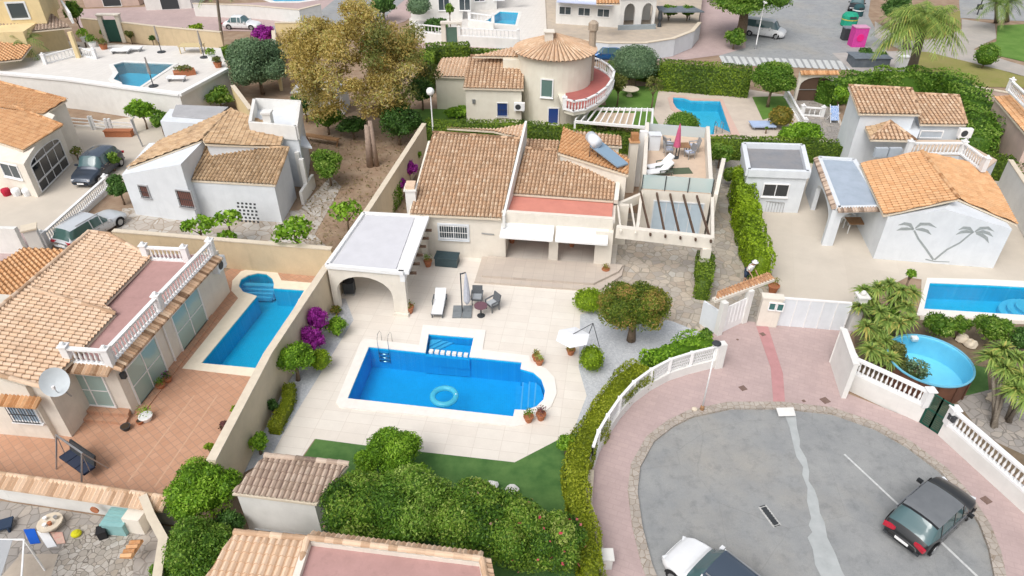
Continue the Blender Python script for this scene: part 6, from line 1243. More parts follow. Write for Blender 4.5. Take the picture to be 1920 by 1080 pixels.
def stroke(pts, w0, w1, label=None):
    uv = [vM.hit(p) for p in pts]; k = MB(); vs = []; n = len(uv)
    for i, (u, z) in enumerate(uv):
        du = uv[min(i + 1, n - 1)][0] - uv[max(i - 1, 0)][0]; dz = uv[min(i + 1, n - 1)][1] - uv[max(i - 1, 0)][1]; l = math.hypot(du, dz); s = i / (n - 1); w = w0 + (w1 - w0) * s
        if w1 < 0: w = w0 * math.sin(math.pi * (.1 + .88 * s))
        for o in (0, .012): 
            for sg in (1, -1): vs.append(vM.at(u - dz / l * w * sg, z + du / l * w * sg, o))
    k.add(vs, [(i * 4 + 2, i * 4 + 6, i * 4 + 7, i * 4 + 3) for i in range(n - 1)] + [(i * 4, i * 4 + 4, i * 4 + 6, i * 4 + 2) for i in range(n - 1)] + [(i * 4 + 1, i * 4 + 3, i * 4 + 7, i * 4 + 5) for i in range(n - 1)]); k.build('painted_palm_stroke', GP, Hq.t, label=label)
stroke([(1750,487),(1735,465),(1722,448),(1714,432)], .06, .05, 'painted trunk of the left palm'); stroke([(1752,487),(1775,468),(1800,455),(1818,440),(1826,434)], .06, .045, 'painted trunk of the right palm'); stroke([(1735,486),(1752,490),(1780,491)], .04, .02)
for f in ([(1713,430),(1706,421),(1695,419),(1684,422)], [(1713,430),(1700,429),(1690,429),(1681,432)], [(1716,428),(1726,420),(1742,420),(1756,427)], [(1717,430),(1728,430),(1738,433),(1746,440)], [(1824,434),(1817,428),(1806,427),(1797,431)], [(1824,436),(1812,434),(1802,435),(1792,440)], [(1828,434),(1838,428),(1852,427),(1864,434)], [(1829,436),(1842,434),(1853,437),(1862,444)], [(1830,438),(1840,440),(1849,446),(1854,456)]): stroke(f, .11, -1)
# flat grey porch roof with arches
z = 2.75; T = [P(1572,389,z), P(1654,387,z), P(1601,299,z), P(1536,295,z)]; t2 = Hq.t
k = MB(); k.prism(T, z - .2, z - .08); k.build('porch_ceiling', BLUEW, t2); cI = sum(T, Vector()) / 4; MB().prism([cI + (p - cI) * .92 for p in T], z - .08, z - .02).build('flat_roof', pm('blue_grey_roofing', (.38,.44,.52), (.33,.39,.46), 1.2, stain=.25), t2)
k = MB()
for a, b in zip(T, T[1:] + T[:1]): k.beam(a + Vector((0,0,-.1)), b + Vector((0,0,-.1)), .28, .3)
k.build('roof_rim', BLUEW, t2); skirt(t2, T[0] + Vector((-.1,-.12,0)), T[1] + Vector((0,-.12,0)), (0,-1,0), .1, .25, T_BRN); skirt(t2, T[3] + Vector((-.12,0,0)), T[0] + Vector((-.12,0,0)), (-1,0,0), .1, .25, T_BRN)
e0, e1 = T[0], T[1]; L = (xy(e1) - xy(e0)).length; k = MB(); k.outline(e0, e1, [(0,0),(.4,0),(.4,2.0),(.6,2.25),(.95,2.35),(L,2.35),(L,z-.2),(0,z-.2)], .3); k.build('arch_wall', BLUEW, t2)
e0, e1 = T[3], T[0]; L = (xy(e1) - xy(e0)).length; k = MB(); k.outline(e0, e1, [(0,0),(2.6,0),(2.6,1.6)] + [(2.6 + (L - 3.0) * (.5 - .5 * math.cos(math.pi * i / 8)), 1.7 + .6 * math.sin(math.pi * i / 8)) for i in range(9)] + [(L-.4,0),(L,0),(L,z-.2),(0,z-.2)], -.28); k.build('side_wall', BLUEW, t2)
vS = VP(e0, e1); window(t2, vS, 0, 0, WPAINT, GLASS, 2, 1, sz=(.6, .9, 1.3, 1.1), bars=True, sill=False)
c = P(1612,440); t = thing('garden_table', 'brown table with white frame legs in the shade of the porch', 'table', c); k = MB(); k.box(c + Vector((0,.5,.74)), (1.6,.9,.05)); k.build('tabletop', BRNW, t)
for sx in (-.75,.75):
    for sy in (-.35,.35): k = MB(); k.box(c + Vector((sx,.5 + sy,.36)), (.05,.05,.72)); k.build('leg', WPAINT, t)
armchair((1588,418), .6, 'white garden chair under the porch left of the brown table', mat=WPAINT, group='white garden chairs', cush=FABW)
# wall at the far right, boundary bits
wallline('garden_wall', [(1895,300),(1925,345),(1990,450)], 2.2, .25, 'white boundary wall sloping down at the right edge', WHITEW)
# garden plants right
for b, hs_, lb in (((1640,600), [(1620,545,2.2),(1632,560,1.8),(1612,575,1.7),(1645,540,2.4)], 'yucca clump nearest the white gate post'), ((1668,585), [(1668,535,2.6),(1690,545,2.5),(1700,575,2.0),(1710,548,2.4),(1678,560,2.0)], 'tall yucca clump left of the blue pool'), ((1650,660), [(1625,612,1.8),(1648,618,1.6),(1660,640,1.3),(1665,602,2.0),(1640,640,1.2)], 'yucca clump behind the white wall'), ((1690,655), [(1686,606,2.0),(1705,600,1.9),(1650,585,2.2)], 'yucca clump beside the round pool'), ((1672,700), [(1650,668,1.3),(1670,672,1.2),(1632,655,1.6)], 'low yucca above the balustrade')): yucca(b, hs_, lb, 'yuccas in the right garden', .8)
yucca((1865,800), [(1860,670,2.6),(1885,690,2.4),(1905,670,2.6),(1880,655,2.9)], 'tall yucca with leaning trunks at the right edge', None, .9); yucca((1890,790), [(1905,730,2.0),(1925,745,1.9),(1915,708,2.3)], 'yucca at the right edge behind the balustrade', None, .9)
bush((1655,600), 1.1, 90, 'green undergrowth among the yuccas, upper part', L_MID, .6, core=False); bush((1662,655), .9, 80, 'green undergrowth among the yuccas, lower part', L_OLV, .6); bush((1720,690), 1.2, 50, 'trailing shrub leaning over the round pool rim', L_GRY, .7, core=False, dens=.7); bush((1705,700), .7, 70, 'yellow green ground shrub behind the balustrade', L_OLV, .6)
bush((1760,612), 1.0, 66, 'round shrub below the right pool, left one', L_MID, .8); bush((1803,610), .9, 40, 'small shrub between two larger ones below the right pool', L_MID, .9); bush((1863,620), 1.1, 78, 'largest round shrub below the right pool', L_MID, .8, lob=9, dens=2); bush((1915,640), 1.0, 60, 'dark shrub at the right edge below the pool', L_DRK, .9); bush((1708,514), 1.6, 22, 'small round shrub top beside the blue pool', L_BRT, 1.)
for p, l in (((1802,640), 'pale boulder between the shrubs'), ((1818,650), 'second pale boulder lower than the other'), ((1862,750), 'large pale boulder on the grey paving')): c = P(*p); k = MB(); k.ell(c + Vector((0,0,.18)), (.35,.28,.25), 10, lump=.1, seed=p[0]); k.build('boulder', STONEC, label=l, cat='rock')
# ================================================================ BEHIND: upper right house
Hu = House('house', 'white two level house with three tan tiled roofs and a small balustraded terrace', 'house', P(1690,275), BLUEW)
Hu.roof(((1632,213),(1725,216)), 4.7, 12, [(1610,214),(1725,216),(1708,168),(1590,162)], T_TAN, inset=.3, per=.3, cap=[((1590,162),(1708,168)),((1708,168),(1725,216))])
Hu.roof(((1725,234),(1812,235)), 3.9, 12, [(1725,234),(1812,235),(1796,181),(1712,177)], T_TAN, inset=.3, per=.3, cap=[((1712,177),(1796,181)),((1796,181),(1812,235))])
Hu.roof(((1632,263),(1718,265)), 3.6, 20, [(1632,263),(1718,265),(1668,229)], T_TAN, walls=False, per=.3, cap=[((1632,263),(1668,229)),((1668,229),(1718,265))])
Hu.roof(((1632,263),(1608,210)), 3.6, 16, [(1632,263),(1608,210),(1655,208),(1668,229)], T_OLD, walls=False, per=.3, inside=(1660,235))
z = 3.5; Hu.w.prism([P(1597,285,0), P(1706,296,0), P(1716,268,z), P(1608,212,z)], 0, z)
z = 3.1; tt = [P(1706,281,z), P(1807,286,z), P(1843,322,z), P(1760,300,z)]; q = [P(1700,290,z), P(1800,290,z), P(1842,322,z), P(1870,300,z), P(1800,262,z), P(1712,262,z)]; Hu.w.prism(q, 0, z - .1); MB().prism(q, z - .1, z).build('terrace', pm('beige_tiles', ()), Hu.t)
Hu.done(); balustrade([P(1700,289,z), P(1800,289,z), P(1841,321,z)], 'white balustrade around the small upper terrace', h=.85, sp=.26)
vU = VP(P(1725,262), P(1800,265)); uu = VP(P(1727,240,3.8) , P(1806,241,3.8)); window(Hu.t, uu, 0, 0, WPAINT, pm('pale_shutter', (.45,.50,.55)), 1, 1, sz=(-.0,3.2 - .0,1.6,.0 + .9) if False else (.1, 3.12, 1.5, .45), sill=False)
vL = VP(P(1640,275,3.4), P(1700,282,3.4))
k = MB()
for i in range(2): p = P(1650 + i * 26, 284, 2.9); k.box(p + Vector((0,-.1,0)), (.85,.25,.65)); 
k.build('air_conditioner', pm('unit_grey', (.45,.5,.55)), Hu.t); acunit(Hu.t, uu, 2.6, 3.25)
# pink house right edge
Hk = House('house', 'pink walled house with orange roof cut by the right edge', 'house', P(1900,280), PINKW); Hk.roof(((1930,262),(1862,182)), 3.4, 12, [(1930,262),(1862,182),(1960,178),(2040,250)], T_ORG, per=.3, inset=.3); Hk.w.prism([P(1850,262,0), P(1905,330,0), P(2040,320,0), P(1980,240,0)], 0, 1.9); z = 2; 
vK = VP(P(1862,206), P(1930,285)); Hk.done(); balustrade([P(1890,170,4.3), P(1925,205,4.3)], 'white stair balustrade at the right edge', h=.8, sp=.3, single=True)
wallline('boundary_wall', [(1788,156),(1905,176)], 2.0, .3, 'low pinkish wall behind the dark curved hedge', PINKW)
# curved hedge and other hedges
hedge([P(a, b, 1.3) for a, b in [(1640,156),(1700,158),(1760,160),(1790,172),(1815,196),(1836,225),(1842,255),(1828,282)]], 2.6, [1.8,2.,2.2,2.6,2.8,2.8,2.6,2.], 'tall dark green hedge curving round the upper right house', L_MID, px=4.5, rough=.18)
hedge([P(1548,172,1.2), P(1600,160,1.2), P(1640,156,1.2)], 2.2, 2.2, 'dark hedge beside the dark arched gate', L_MID, px=4.5, rough=.15); bush((1575,180), 1.6, 32, 'upright green conifer beside the upper right house', L_BRT, 1.4)
hedge([P(1838,300,1.2), P(1960,312,1.2)], 1.6, 1.4, 'clipped hedge running to the right edge', L_HDK); hedge([P(1235,142,1.2), P(1405,155,1.2)], 2.6, 1.8, 'tall clipped hedge in front of the zebra crossing', L_HDK, px=4, rough=.03)
hedge([P(1140,120,1.2), P(1238,130,1.2)], 1.4, 1.2, 'low hedge behind the round house', L_HDK)
hedge([P(798,246,1.), P(980,246,1.)], 1.7, 1.6, 'long clipped hedge behind the main house roof, left part', L_HDK, px=4); hedge([P(982,246,1.), P(1200,262,1.)], 1.6, 1.6, 'long clipped hedge behind the main house, middle part', L_HDK, px=4); hedge([P(1318,270,1.), P(1590,280,1.)], 1.5, 1.5, 'long clipped hedge behind the outbuilding', L_HDK, px=4)
hedge([P(800,102,1.3), P(880,98,1.3)], 2.2, 1.8, 'hedge left of the round house', L_HDK); hedge([P(795,150,1.3), P(803,108,1.3)], 2.2, 1.6, 'hedge beside the golden tree crown', L_HDK)
hedge([P(858,95,1.3), P(960,100,1.3)], 1.5, 1.4, 'dark hedge along the street behind the round house', L_HDK)
# arched gate
t = thing('arched_gate', 'dark arched double gate under a tiled coping', 'gate', P(1520,190)); a, b = P(1488,190), P(1558,190); L = (b - a).length; k = MB(); W0 = L * .5 - 1.5; W1 = L * .5 + 1.5
k.outline(a, b, [(0,0),(W0,0),(W0,1.5)] + [(L * .5 - 1.5 * math.cos(math.pi * i / 10), 1.5 + .75 * math.sin(math.pi * i / 10)) for i in range(1, 10)] + [(W1,1.5),(W1,0),(L,0),(L,2.7),(0,2.7)], .3); k.build('wall_body', CREAM, t); skirt(t, a + Vector((0,.2,2.75)), b + Vector((0,.2,2.75)), (0,-1,0), .15, .45, T_ORG, 'tile_cap')
k = MB(); k.outline(a, b, [(W0,.05)] + [(L * .5 - 1.48 * math.cos(math.pi * i / 10), 1.45 + .75 * math.sin(math.pi * i / 10)) for i in range(0, 11)] + [(W1,.05)], .08, off=.1); k.build('gate_leaf', WOOD, t); k = MB(); k.beam(a.lerp(b, W0 / L) + Vector((0,.05,1.1)), a.lerp(b, W1 / L) + Vector((0,.05,1.1)), .04, .06); k.build('gate_rail', METAL, t)
balustrade([P(1473,184), P(1506,242)], 'white fence down the slope beside the small lawn', h=.8, sp=.4, single=True, posts=[0, 1]); balustrade([P(1502,216), P(1540,219)], 'short white fence by the cobbled path', h=.8, sp=.4, single=True)
t = thing('deck_chair', 'blue striped deck chair beside the white wall of the upper right house', 'deck chair', P(1566,228)); c = P(1566,228); k = MB(); k.beam(c + Vector((-.3,.3,1.3)), c + Vector((-.3,-.5,.3)), .7, .05); k.build('seat', pm('blue_fabric', (.08,.22,.55), (.6,.65,.7), 12), t); k = MB()
for s in (-.65,.05): k.beam(c + Vector((s,.4,1.4)), c + Vector((s,-.6,.1)), .05, .05); k.beam(c + Vector((s,-.3,.9)), c + Vector((s,.4,0)), .05, .05)
k.build('frame', WPAINT, t)
# round house pool & garden
UCO = PP([(1252,184),(1262,178),(1284,180),(1298,185),(1354,186),(1388,255),(1316,256),(1305,241),(1290,236),(1275,216),(1258,206)])
up_, _ = pool('free form turquoise pool in the garden right of the round house', UW, UCO, 1.0, paver('turq_mosaic', (.08,.60,.80), (.07,.55,.75), (.13,.64,.82), .15, .15, 0, .006, 0, stain=.1, bs=.05, rough=.3), (.78,.95,.98), cm=pm('rose_coping', (.60,.42,.35), (.56,.40,.34), 3))
k = MB(); c = P(1345,245,0)
for s in (-.25,.25): k.tube([c + Vector((s,-.6,0)), c + Vector((s,-.5,.8)), c + Vector((s,.1,.8)), c + Vector((s,.3,-.5))], .03, 5)
k.build('ladder', CHROME, up_)
bush((1279,236), 1.1, 66, 'round bright bush in front of the free form pool', L_MID, .85, smooth=True, px=4); bush((1450,152), 2.4, 92, 'large round green tree at the end of the tall hedge', L_MID, .8, 'tree', 'tree', trunk=1, lob=11, dens=2, px=4); bush((1465,219), 1.0, 46, 'rust tinged ball bush by the white fence', leafm('leaf_rust', [(.06,.08,.01),(.17,.16,.02),(.28,.20,.03),(.30,.26,.04)]), .8, smooth=True)
bush((1500,255), 1.1, 90, 'wide bright shrub mass behind the long hedge', L_BRT, .6, lob=12); bush((1438,240), .5, 4, 'tiny tuft by the blue lounger', L_MID, 1.)
t = thing('pool_lounger', 'pale blue pool lounger beside the free form pool', 'sun lounger', P(1428,240)); c = P(1428,240); k = MB(); k.box(c + Vector((0,0,.35)), (2.0,1.3,.1)); k.build('mattress', pm('pale_blue_fabric', (.40,.50,.70)), t); k = MB()
for s in (-.8,.8):
    for q in (-.5,.5): k.box(c + Vector((s,q,.15)), (.06,.06,.3))
k.build('legs', METAL, t)
c = P(1360,175); k = MB(); k.box(c + Vector((0,0,.25)), (1.8,.6,.5)); k.box(c + Vector((0,0,.52)), (1.9,.7,.06)); k.build('stone_bench', CREAM, label='cream stone bench at the back of the free form pool', cat='bench')
bush((1191,118), 2.4, 92, 'huge clipped grey green dome tree beside the round house', L_GRY, .65, 'tree', 'tree', trunk=1, smooth=True, px=3.5, tr=.12); bush((1160,160), 2.0, 36, 'upright yellow green shrub beside the balcony', L_OLV, 1.2); bush((1226,162), 2.2, 42, 'thin leaning tree before the tall hedge', L_OLV, 1., 'tree', 'tree', trunk=1, core=False, dens=.8)
c = P(1180,180); t = thing('round_table', 'round stone table on the small lawn', 'table', c); k = MB(); k.lathe(c, [(.8,.62),(.85,.7)], 18); k.build('tabletop', STONEC, t); k = MB(); k.lathe(c, [(.3,0),(.15,.3),(.2,.62)], 10); k.build('pedestal', STONEC, t)
# round house
c = P(1040,237); rr = 3.15; cc = Vector((c.x, c.y + rr, 0)); Ho = House('house', 'cream house with a round two storey tower and conical tiled roof', 'house', (cc.x, cc.y, 0), pm('pale_cream_stucco', (.72,.69,.59), (.68,.64,.54), 1.5, stain=.15, bs=.2))
k = MB(); k.lathe(cc, [(rr, 0), (rr, 5.7)], 40); k.build('tower_wall', Ho.wall, Ho.t, smooth=False)
k = MB(); n = 200; vs = []; J = 12; rn = random.Random(3); aa = []
for j in range(J + 1):
    for i in range(n): 
        a = 6.2832 * i / n; r = (rr + .4) * (1 - j / J) + .02; h = 5.65 + 1.25 * j / J + (.07 if (i % 4) in (1, 2) else 0); vs.append(cc + Vector((math.cos(a) * r, math.sin(a) * r, h)))
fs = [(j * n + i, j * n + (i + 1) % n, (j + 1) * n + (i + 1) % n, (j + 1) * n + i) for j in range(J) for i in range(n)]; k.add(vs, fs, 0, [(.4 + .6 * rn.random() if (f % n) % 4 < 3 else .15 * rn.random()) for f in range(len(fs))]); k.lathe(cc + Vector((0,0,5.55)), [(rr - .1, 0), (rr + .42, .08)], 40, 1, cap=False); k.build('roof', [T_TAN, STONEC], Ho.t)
k = MB(); q = cc + Vector((-.6,-.6,0)); k.box(q + Vector((0,0,6.7)), (.7,.7,1.0)); k.box(q + Vector((0,0,7.25)), (.9,.9,.1)); k.build('chimney', CREAM, Ho.t)
def curvwin(px, z0, z1, w_, gm, fm=WPAINT):
    x = P(px[0], px[1], (z0 + z1) / 2); a = math.atan2(x.y - cc.y - 0, x.x - cc.x); a = -math.acos(max(-1, min(1, (x.x - cc.x) / rr))); n_ = Vector((math.cos(a), math.sin(a), 0)); p = cc + n_ * (rr + .005); d = Vector((-n_.y, n_.x, 0)); v = VP(p - d * w_, p + d * w_); window(Ho.t, v, 0, 0, fm, gm, 1, 1, sz=(w_ / 2, z0, w_, z1 - z0), fw=.1)
curvwin((1026,170), 2.6, 4.0, .9, pm('green_shutter', (.12,.2,.18))); curvwin((1038,222), .3, 1.6, .8, glassm('blue_pane', (.03,.07,.25)))
_, op_ = Ho.roof(((868,166),(982,169)), 3.3, 17, [(868,166),(982,169),(982,104),(882,106)], T_TAN, per=.32, inset=.25, cap=[((882,106),(982,104))]); Ho.roof(((812,144),(872,146)), 3.0, 12, [(812,144),(875,146),(884,108),(828,110)], T_PALE, per=.32, inset=.25)
Ho.roof(((905,104),(978,108)), 5.0, 10, [(885,107),(978,108),(985,86),(950,92)], T_PALE, per=.32, walls=False); z = 4.9; Ho.w.prism([P(943,112,z), P(985,114,z), P(985,95,z), P(943,95,z)], 0, z)
oi = sum(op_, Vector()) / 4; oa, ob = sorted(op_, key=lambda p: p.y)[:2]; oa, ob = sorted((oa, ob), key=lambda p: p.x); oa = oa + (oi - oa).normalized() * .22; ob = ob + (oi - ob).normalized() * .22; vO = VP(oa, ob); window(Ho.t, vO, 0, 0, WPAINT, glassm('blue_pane', ()), 1, 1, sz=(2.7, 1.0, .8, 1.1), bars=True); acunit(Ho.t, vO, 4.1, 1.6); k = MB(); k.box(vO.at(.7, 2.2, .06), (.25,.1,.35)); k.build('wall_vent', METAL, Ho.t)
cb = P(1092,168,2.9); fl = [cc + Vector((math.cos(a), math.sin(a), 0)) * 0 for a in (0,)]; arc = [P(x, y, 2.9) for x, y in [(1058,205),(1075,210),(1098,206),(1118,196),(1136,182),(1147,166),(1150,152),(1140,140),(1124,130),(1106,124)]]
Ho.w.prism([p for p in arc] + [Vector((cc.x, cc.y + 1, 0)), Vector((cc.x, cc.y - 1, 0))], 2.6, 2.85); MB().prism([cI_ for cI_ in arc] + [Vector((cc.x + 1, cc.y + 1, 0)), Vector((cc.x + 1, cc.y - 1, 0))], 2.85, 2.9).build('terrace', pm('brick_red_floor', (.40,.13,.11), (.35,.11,.10), 2), Ho.t)
k = MB(); q = P(1106,150,2.9); k.lathe((q.x, q.y, 2.5), [(.3, 0), (.3, 4.6), (.42, 4.65), (.42, 5.2), (.2, 5.4)], 10); k.build('chimney', pm('stone_chimney', (.42,.34,.26), (.34,.28,.22), 5), Ho.t); Ho.done()
for p in ((1120,200),(1085,212)): pass
balustrade(arc, 'curved white balustrade around the red balcony of the round house', h=.9, sp=.3, posts=[0, 9])
t = thing('pergola', 'white slatted pergola beside the round house', 'pergola', P(1150,240)); zz = 2.2; A = [P(1078,228,zz), P(1222,240,zz), P(1224,206,zz), P(1100,204,zz)]
for a, b in ((A[0], A[1]), (A[3], A[2]), (A[1], A[2])): k = MB(); k.beam(a, b, .15, .2); k.build('beam', WPAINT, t)
for p in A: k = MB(); k.beam(Vector((p.x,p.y,0)), p, .15, .15); k.build('post', WPAINT, t)
for i in range(13): k = MB(); u = i / 12; k.beam(A[0].lerp(A[1], u) + Vector((0,0,.12)), A[3].lerp(A[2], u) + Vector((0,0,.12)), .09, .12); k.build('rafter', WPAINT, t)
k = MB(); k.prism([A[0].lerp(A[1], .2) + Vector((0,.2,0)), A[0].lerp(A[1], .75) + Vector((0,.2,0)), A[3].lerp(A[2], .75) - Vector((0,.2,0)), A[3].lerp(A[2], .2) - Vector((0,.2,0))], 1.95, 1.98); k.build('shade_cloth', pm('cane_cloth', (.62,.50,.38), (.55,.44,.33), 20), t)
bush((950,215), .7, 40, 'climbing shrub at the wall of the round house', L_BRT, .7); bush((862,210), .5, 60, 'bright low plants on the lawn beside the round house', L_BRT, .4)
# street lamps
def lamp(base, h, label, globe=True):
    c = P(*base); t = thing('street_lamp', label, 'street lamp', c); k = MB(); k.tube([c, c + Vector((0,0,h))], [.07,.045], 8); k.build('pole', WPAINT, t); k = MB()
    if globe: k.ell(c + Vector((0,0,h + .25)), (.32,.32,.32), 12)
    else: k.box(c + Vector((0,-.1,h)), (.28,.7,.12))
    k.build('lamp_glass' if globe else 'lamp_head', WPAINT, t, smooth=globe); k = MB(); k.lathe(c, [(.14,0),(.12,.5),(.07,.55)], 8); k.build('base', METAL, t)
lamp((814,275), 4.3, 'white street lamp with a globe behind the main house hedge'); lamp((1416,92), 5.0, 'white street lamp at the edge of the far parking area', False)
# ================================================================ TOP RIGHT
bush((1400,-4), 4.6, 190, 'wide spreading green tree above the white van', L_MID, .4, 'tree', 'tree', trunk=1, tr=.1, lob=14, dens=2, px=4); bush((1378,72), 1.2, 42, 'shrub at the kerb corner by the lamp post', L_MID, 1.1)
bush((1680,15), 2.5, 70, 'dark tree behind the large park palm', L_DRK, .8, 'tree', 'tree', trunk=1)
palm((1703,152), (1735,38), 3.9, 95, 'large park palm with thick leaning trunk', r=.42, tz=6.4, mat=L_YEL); palm((1700,92), (1700,30), 3.0, 28, 'second shorter park palm behind the large one', r=.3, tz=3.6, mat=L_PLM)
palm((1868,42), (1868,6), 2.6, 22, 'small palm at the top right road, left one', r=.2, tz=3.2); palm((1888,40), (1890,4), 2.6, 22, 'small palm at the top right road, right one', r=.2, tz=3.2)
bush((1851,103), 1.4, 42, 'ball shaped small tree on the park lawn', L_MID, 1., 'tree', 'tree', trunk=1, tr=.05, smooth=True, px=4)
def bin_(p, label, mat, w=1.5, h=1.3, d=1.0, mat2=None):
    c = P(*p); t = thing('recycling_container', label, 'recycling container', c, 'recycling containers'); k = MB(); k.lathe(c, [(w * .42, 0), (w * .5, .1), (w * .5, h * .8), (w * .38, h), (.1, h * 1.05)], 12); k.build('container_body', mat, t); k = MB(); k.box(c + Vector((0, -w * .48, h * .75)), (w * .4, .12, .25)); k.build('slot', DARKM, t); k = MB(); k.lathe(c + Vector((0,0,h * .5)), [(w * .51, 0), (w * .51, .12)], 12, cap=False); k.build('band', mat2 or WPAINT, t)
bin_((1590,48), 'green recycling dome beside the black car', pm('container_green', (.02,.32,.20)), 1.9, 1.5, mat2=pm('container_yellow', (.55,.48,.10)))
c = P(1607,88); t = thing('clothes_container', 'magenta clothes container with a round emblem', 'clothes container', c, 'recycling containers'); k = MB(); k.box(c + Vector((0,.4,1.05)), (1.5,1.2,2.1)); k.build('container_body', pm('magenta_paint', (.62,.06,.32), (.5,.05,.28), 4), t); k = MB(); k.tube([c + Vector((0,-.19,1.05)), c + Vector((0,-.24,1.05))], .4, 16); k.build('emblem', pm('emblem_pink', (.75,.02,.22)), t); k = MB(); k.box(c + Vector((0,.4,2.13)), (1.6,1.3,.08)); k.build('lid', pm('pink_lid', (.6,.3,.45)), t)
c = P(1588,76); t = thing('waste_bin', 'dark grey waste bin left of the magenta clothes container', 'bin', c, 'recycling containers'); k = MB(); k.box(c + Vector((0,.3,.7)), (1.1,.9,1.3)); k.build('bin_body', DARKM, t); k = MB(); k.box(c + Vector((0,.3,1.4)), (1.2,1.,.12)); k.build('lid', pm('bin_lid', (.2,.22,.26)), t)
bin_((1607,30), 'dark teal container directly behind the green dome', pm('container_teal', (.03,.09,.10)), 1.3, 1.4)
c = P(1625,122); t = thing('skip', 'dark slate sheet covered skip below the containers', 'skip', c); k = MB(); k.prism([c + Vector((-1.9,-.9,0)), c + Vector((1.9,-.9,0)), c + Vector((2.1,1.4,0)), c + Vector((-1.6,1.4,0))], 0, .9); k.build('skip_body', pm('slate_cover', (.10,.12,.14), (.14,.16,.18), 2), t); k = MB(); k.box(c + Vector((.1,.2,.95)), (3.9,2.4,.06)); k.build('cover', pm('slate_sheet', (.16,.19,.22), (.12,.14,.16), 2), t)
bush((1622,100), .8, 34, 'green cuttings heaped behind the slate skip', L_DRK, .6); bush((1655,104), .8, 20, 'smaller heap of green cuttings right of the first', L_DRK, .7)
c = P(1689,128); k = MB(); k.box(c + Vector((0,0,.6)), (1.0,.7,1.2)); k.box(c + Vector((0,0,1.23)), (1.1,.8,.08)); k.build('utility_box', WPAINT, label='white utility box at the foot of the large palm', cat='utility box')
c = P(1832,28); t = thing('street_sign', 'dark lamp like post with a small panel on the far path', 'post', c); k = MB(); k.tube([c, c + Vector((0,0,2.6))], .07, 6); k.build('pole', DARKM, t); k = MB(); k.box(c + Vector((0,0,1.0)), (.7,.3,.6)); k.build('panel', DARKM, t)
# ================================================================ TOP CENTRE
wl_ = [(1028,62),(1080,74),(1140,80),(1210,80),(1262,72),(1298,58),(1312,42)]
W_ = [P(a, b, 1.9) for a, b in wl_]; wallline('retaining_wall', None, 1.9, .35, 'curved white retaining wall in front of the white house with arches', BLUEW, world=W_)
top = [Vector((p.x,p.y,0)) for p in W_] + [P(1320,-40), P(1020,-40)]; MB().prism(top, 0, 1.6).build('raised_terrace', pm('sand_terrace', (.50,.42,.33), (.42,.36,.30), 1.2, stain=.4), kind='structure')
Hz = House('house', 'white house with arched porch and grey roof above the curved wall', 'house', P(1130,50), WHITEW); z = 4.6; zb = 1.6
Hz.w.prism([P(1042,44,zb), P(1160,52,zb), P(1160,20,zb), P(1042,10,zb)], zb, 5.2); vz = VP(P(1042,44,zb), P(1160,52,zb))
for u in (.4, 2.6, 4.8): window(Hz.t, vz, 0, 0, WPAINT, GLASS, 2, 1, sz=(u, 2.7, 1.3, .8), sill=False)
k = MB(); k.beam(vz.at(.2, 4.2, .5), vz.at(vz.L - .8, 4.2, .5), 1.0, .12); k.build('blue_awning', pm('lilac_fabric', (.45,.50,.68), (.5,.55,.7), 6), Hz.t)
a, b = P(1160,52,zb), P(1226,50,zb); L = (xy(b) - xy(a)).length; ol = [(0,zb)]; w2 = L / 2
for j in range(2): ol += [(j * w2 + .5, zb)] + [(j * w2 + w2 / 2 + .1 - (w2 / 2 - .4) * math.cos(math.pi * i / 8), zb + 1.7 + .9 * math.sin(math.pi * i / 8)) for i in range(9)] + [(j * w2 + w2 - .3, zb)]
ol += [(L, zb), (L, 4.9), (0, 4.9)]; k = MB(); k.outline(a, b, ol, .4); k.build('arch_wall', WHITEW, Hz.t); Hz.w.prism([a + Vector((0,3,0)), b + Vector((0,3,0)), b + Vector((0,4,0)), a + Vector((0,4,0))], zb, 4.9)
k = MB(); k.prism([a + Vector((-.3,-.3,0)), b + Vector((.3,-.3,0)), b + Vector((.8,4,0)), a + Vector((0,4,0))], 4.9, 5.05); k.build('flat_roof', pm('slate_roofing', ()), Hz.t); k = MB(); k.beam(a + Vector((-.2,-.9,.25)), b + Vector((0,-.9,.25)), .3, .5); k.build('terrace_wall', pm('grey_blue_wall', (.30,.34,.36)), Hz.t)
Hz.roof(((1118,8),(1162,8)), 5.3, 12, [(1118,8),(1162,8),(1160,-8),(1118,-8)], T_ORG, walls=False, per=.35); Hz.done()
c = P(1272,44,1.6); t = thing('canopy', 'grey flat canopy on the raised sand terrace', 'canopy', c); k = MB(); k.prism([c + Vector((-2.5,-.8,0)), c + Vector((2.6,-.8,0)), c + Vector((1.8,1.8,0)), c + Vector((-2.4,1.8,0))], 3.0, 3.12); k.build('canopy_top', pm('slate_sheet', ()), t)
for s in ((-2.2,-.6),(2.2,-.6),(1.6,1.6),(-2.1,1.6)): k = MB(); k.beam(Vector((c.x + s[0], c.y + s[1], 1.6)), Vector((c.x + s[0], c.y + s[1], 3.0)), .08, .08); k.build('post', DARKM, t)
c = P(1236,50,1.6); k = MB(); k.lathe((c.x, c.y, 1.6), [(.25,0),(.15,.5),(.3,.9),(.2,1.4),(.16,1.7),(.02,1.8)], 9); k.build('statue', DARKM, label='dark slender statue like figure on the sand terrace', cat='statue')
for x in (1255, 1290): bush((x, 22), 2.6, 30, 'small garden shrub behind the canopy, ' + ('left' if x < 1270 else 'right') + ' one', L_MID, .9)
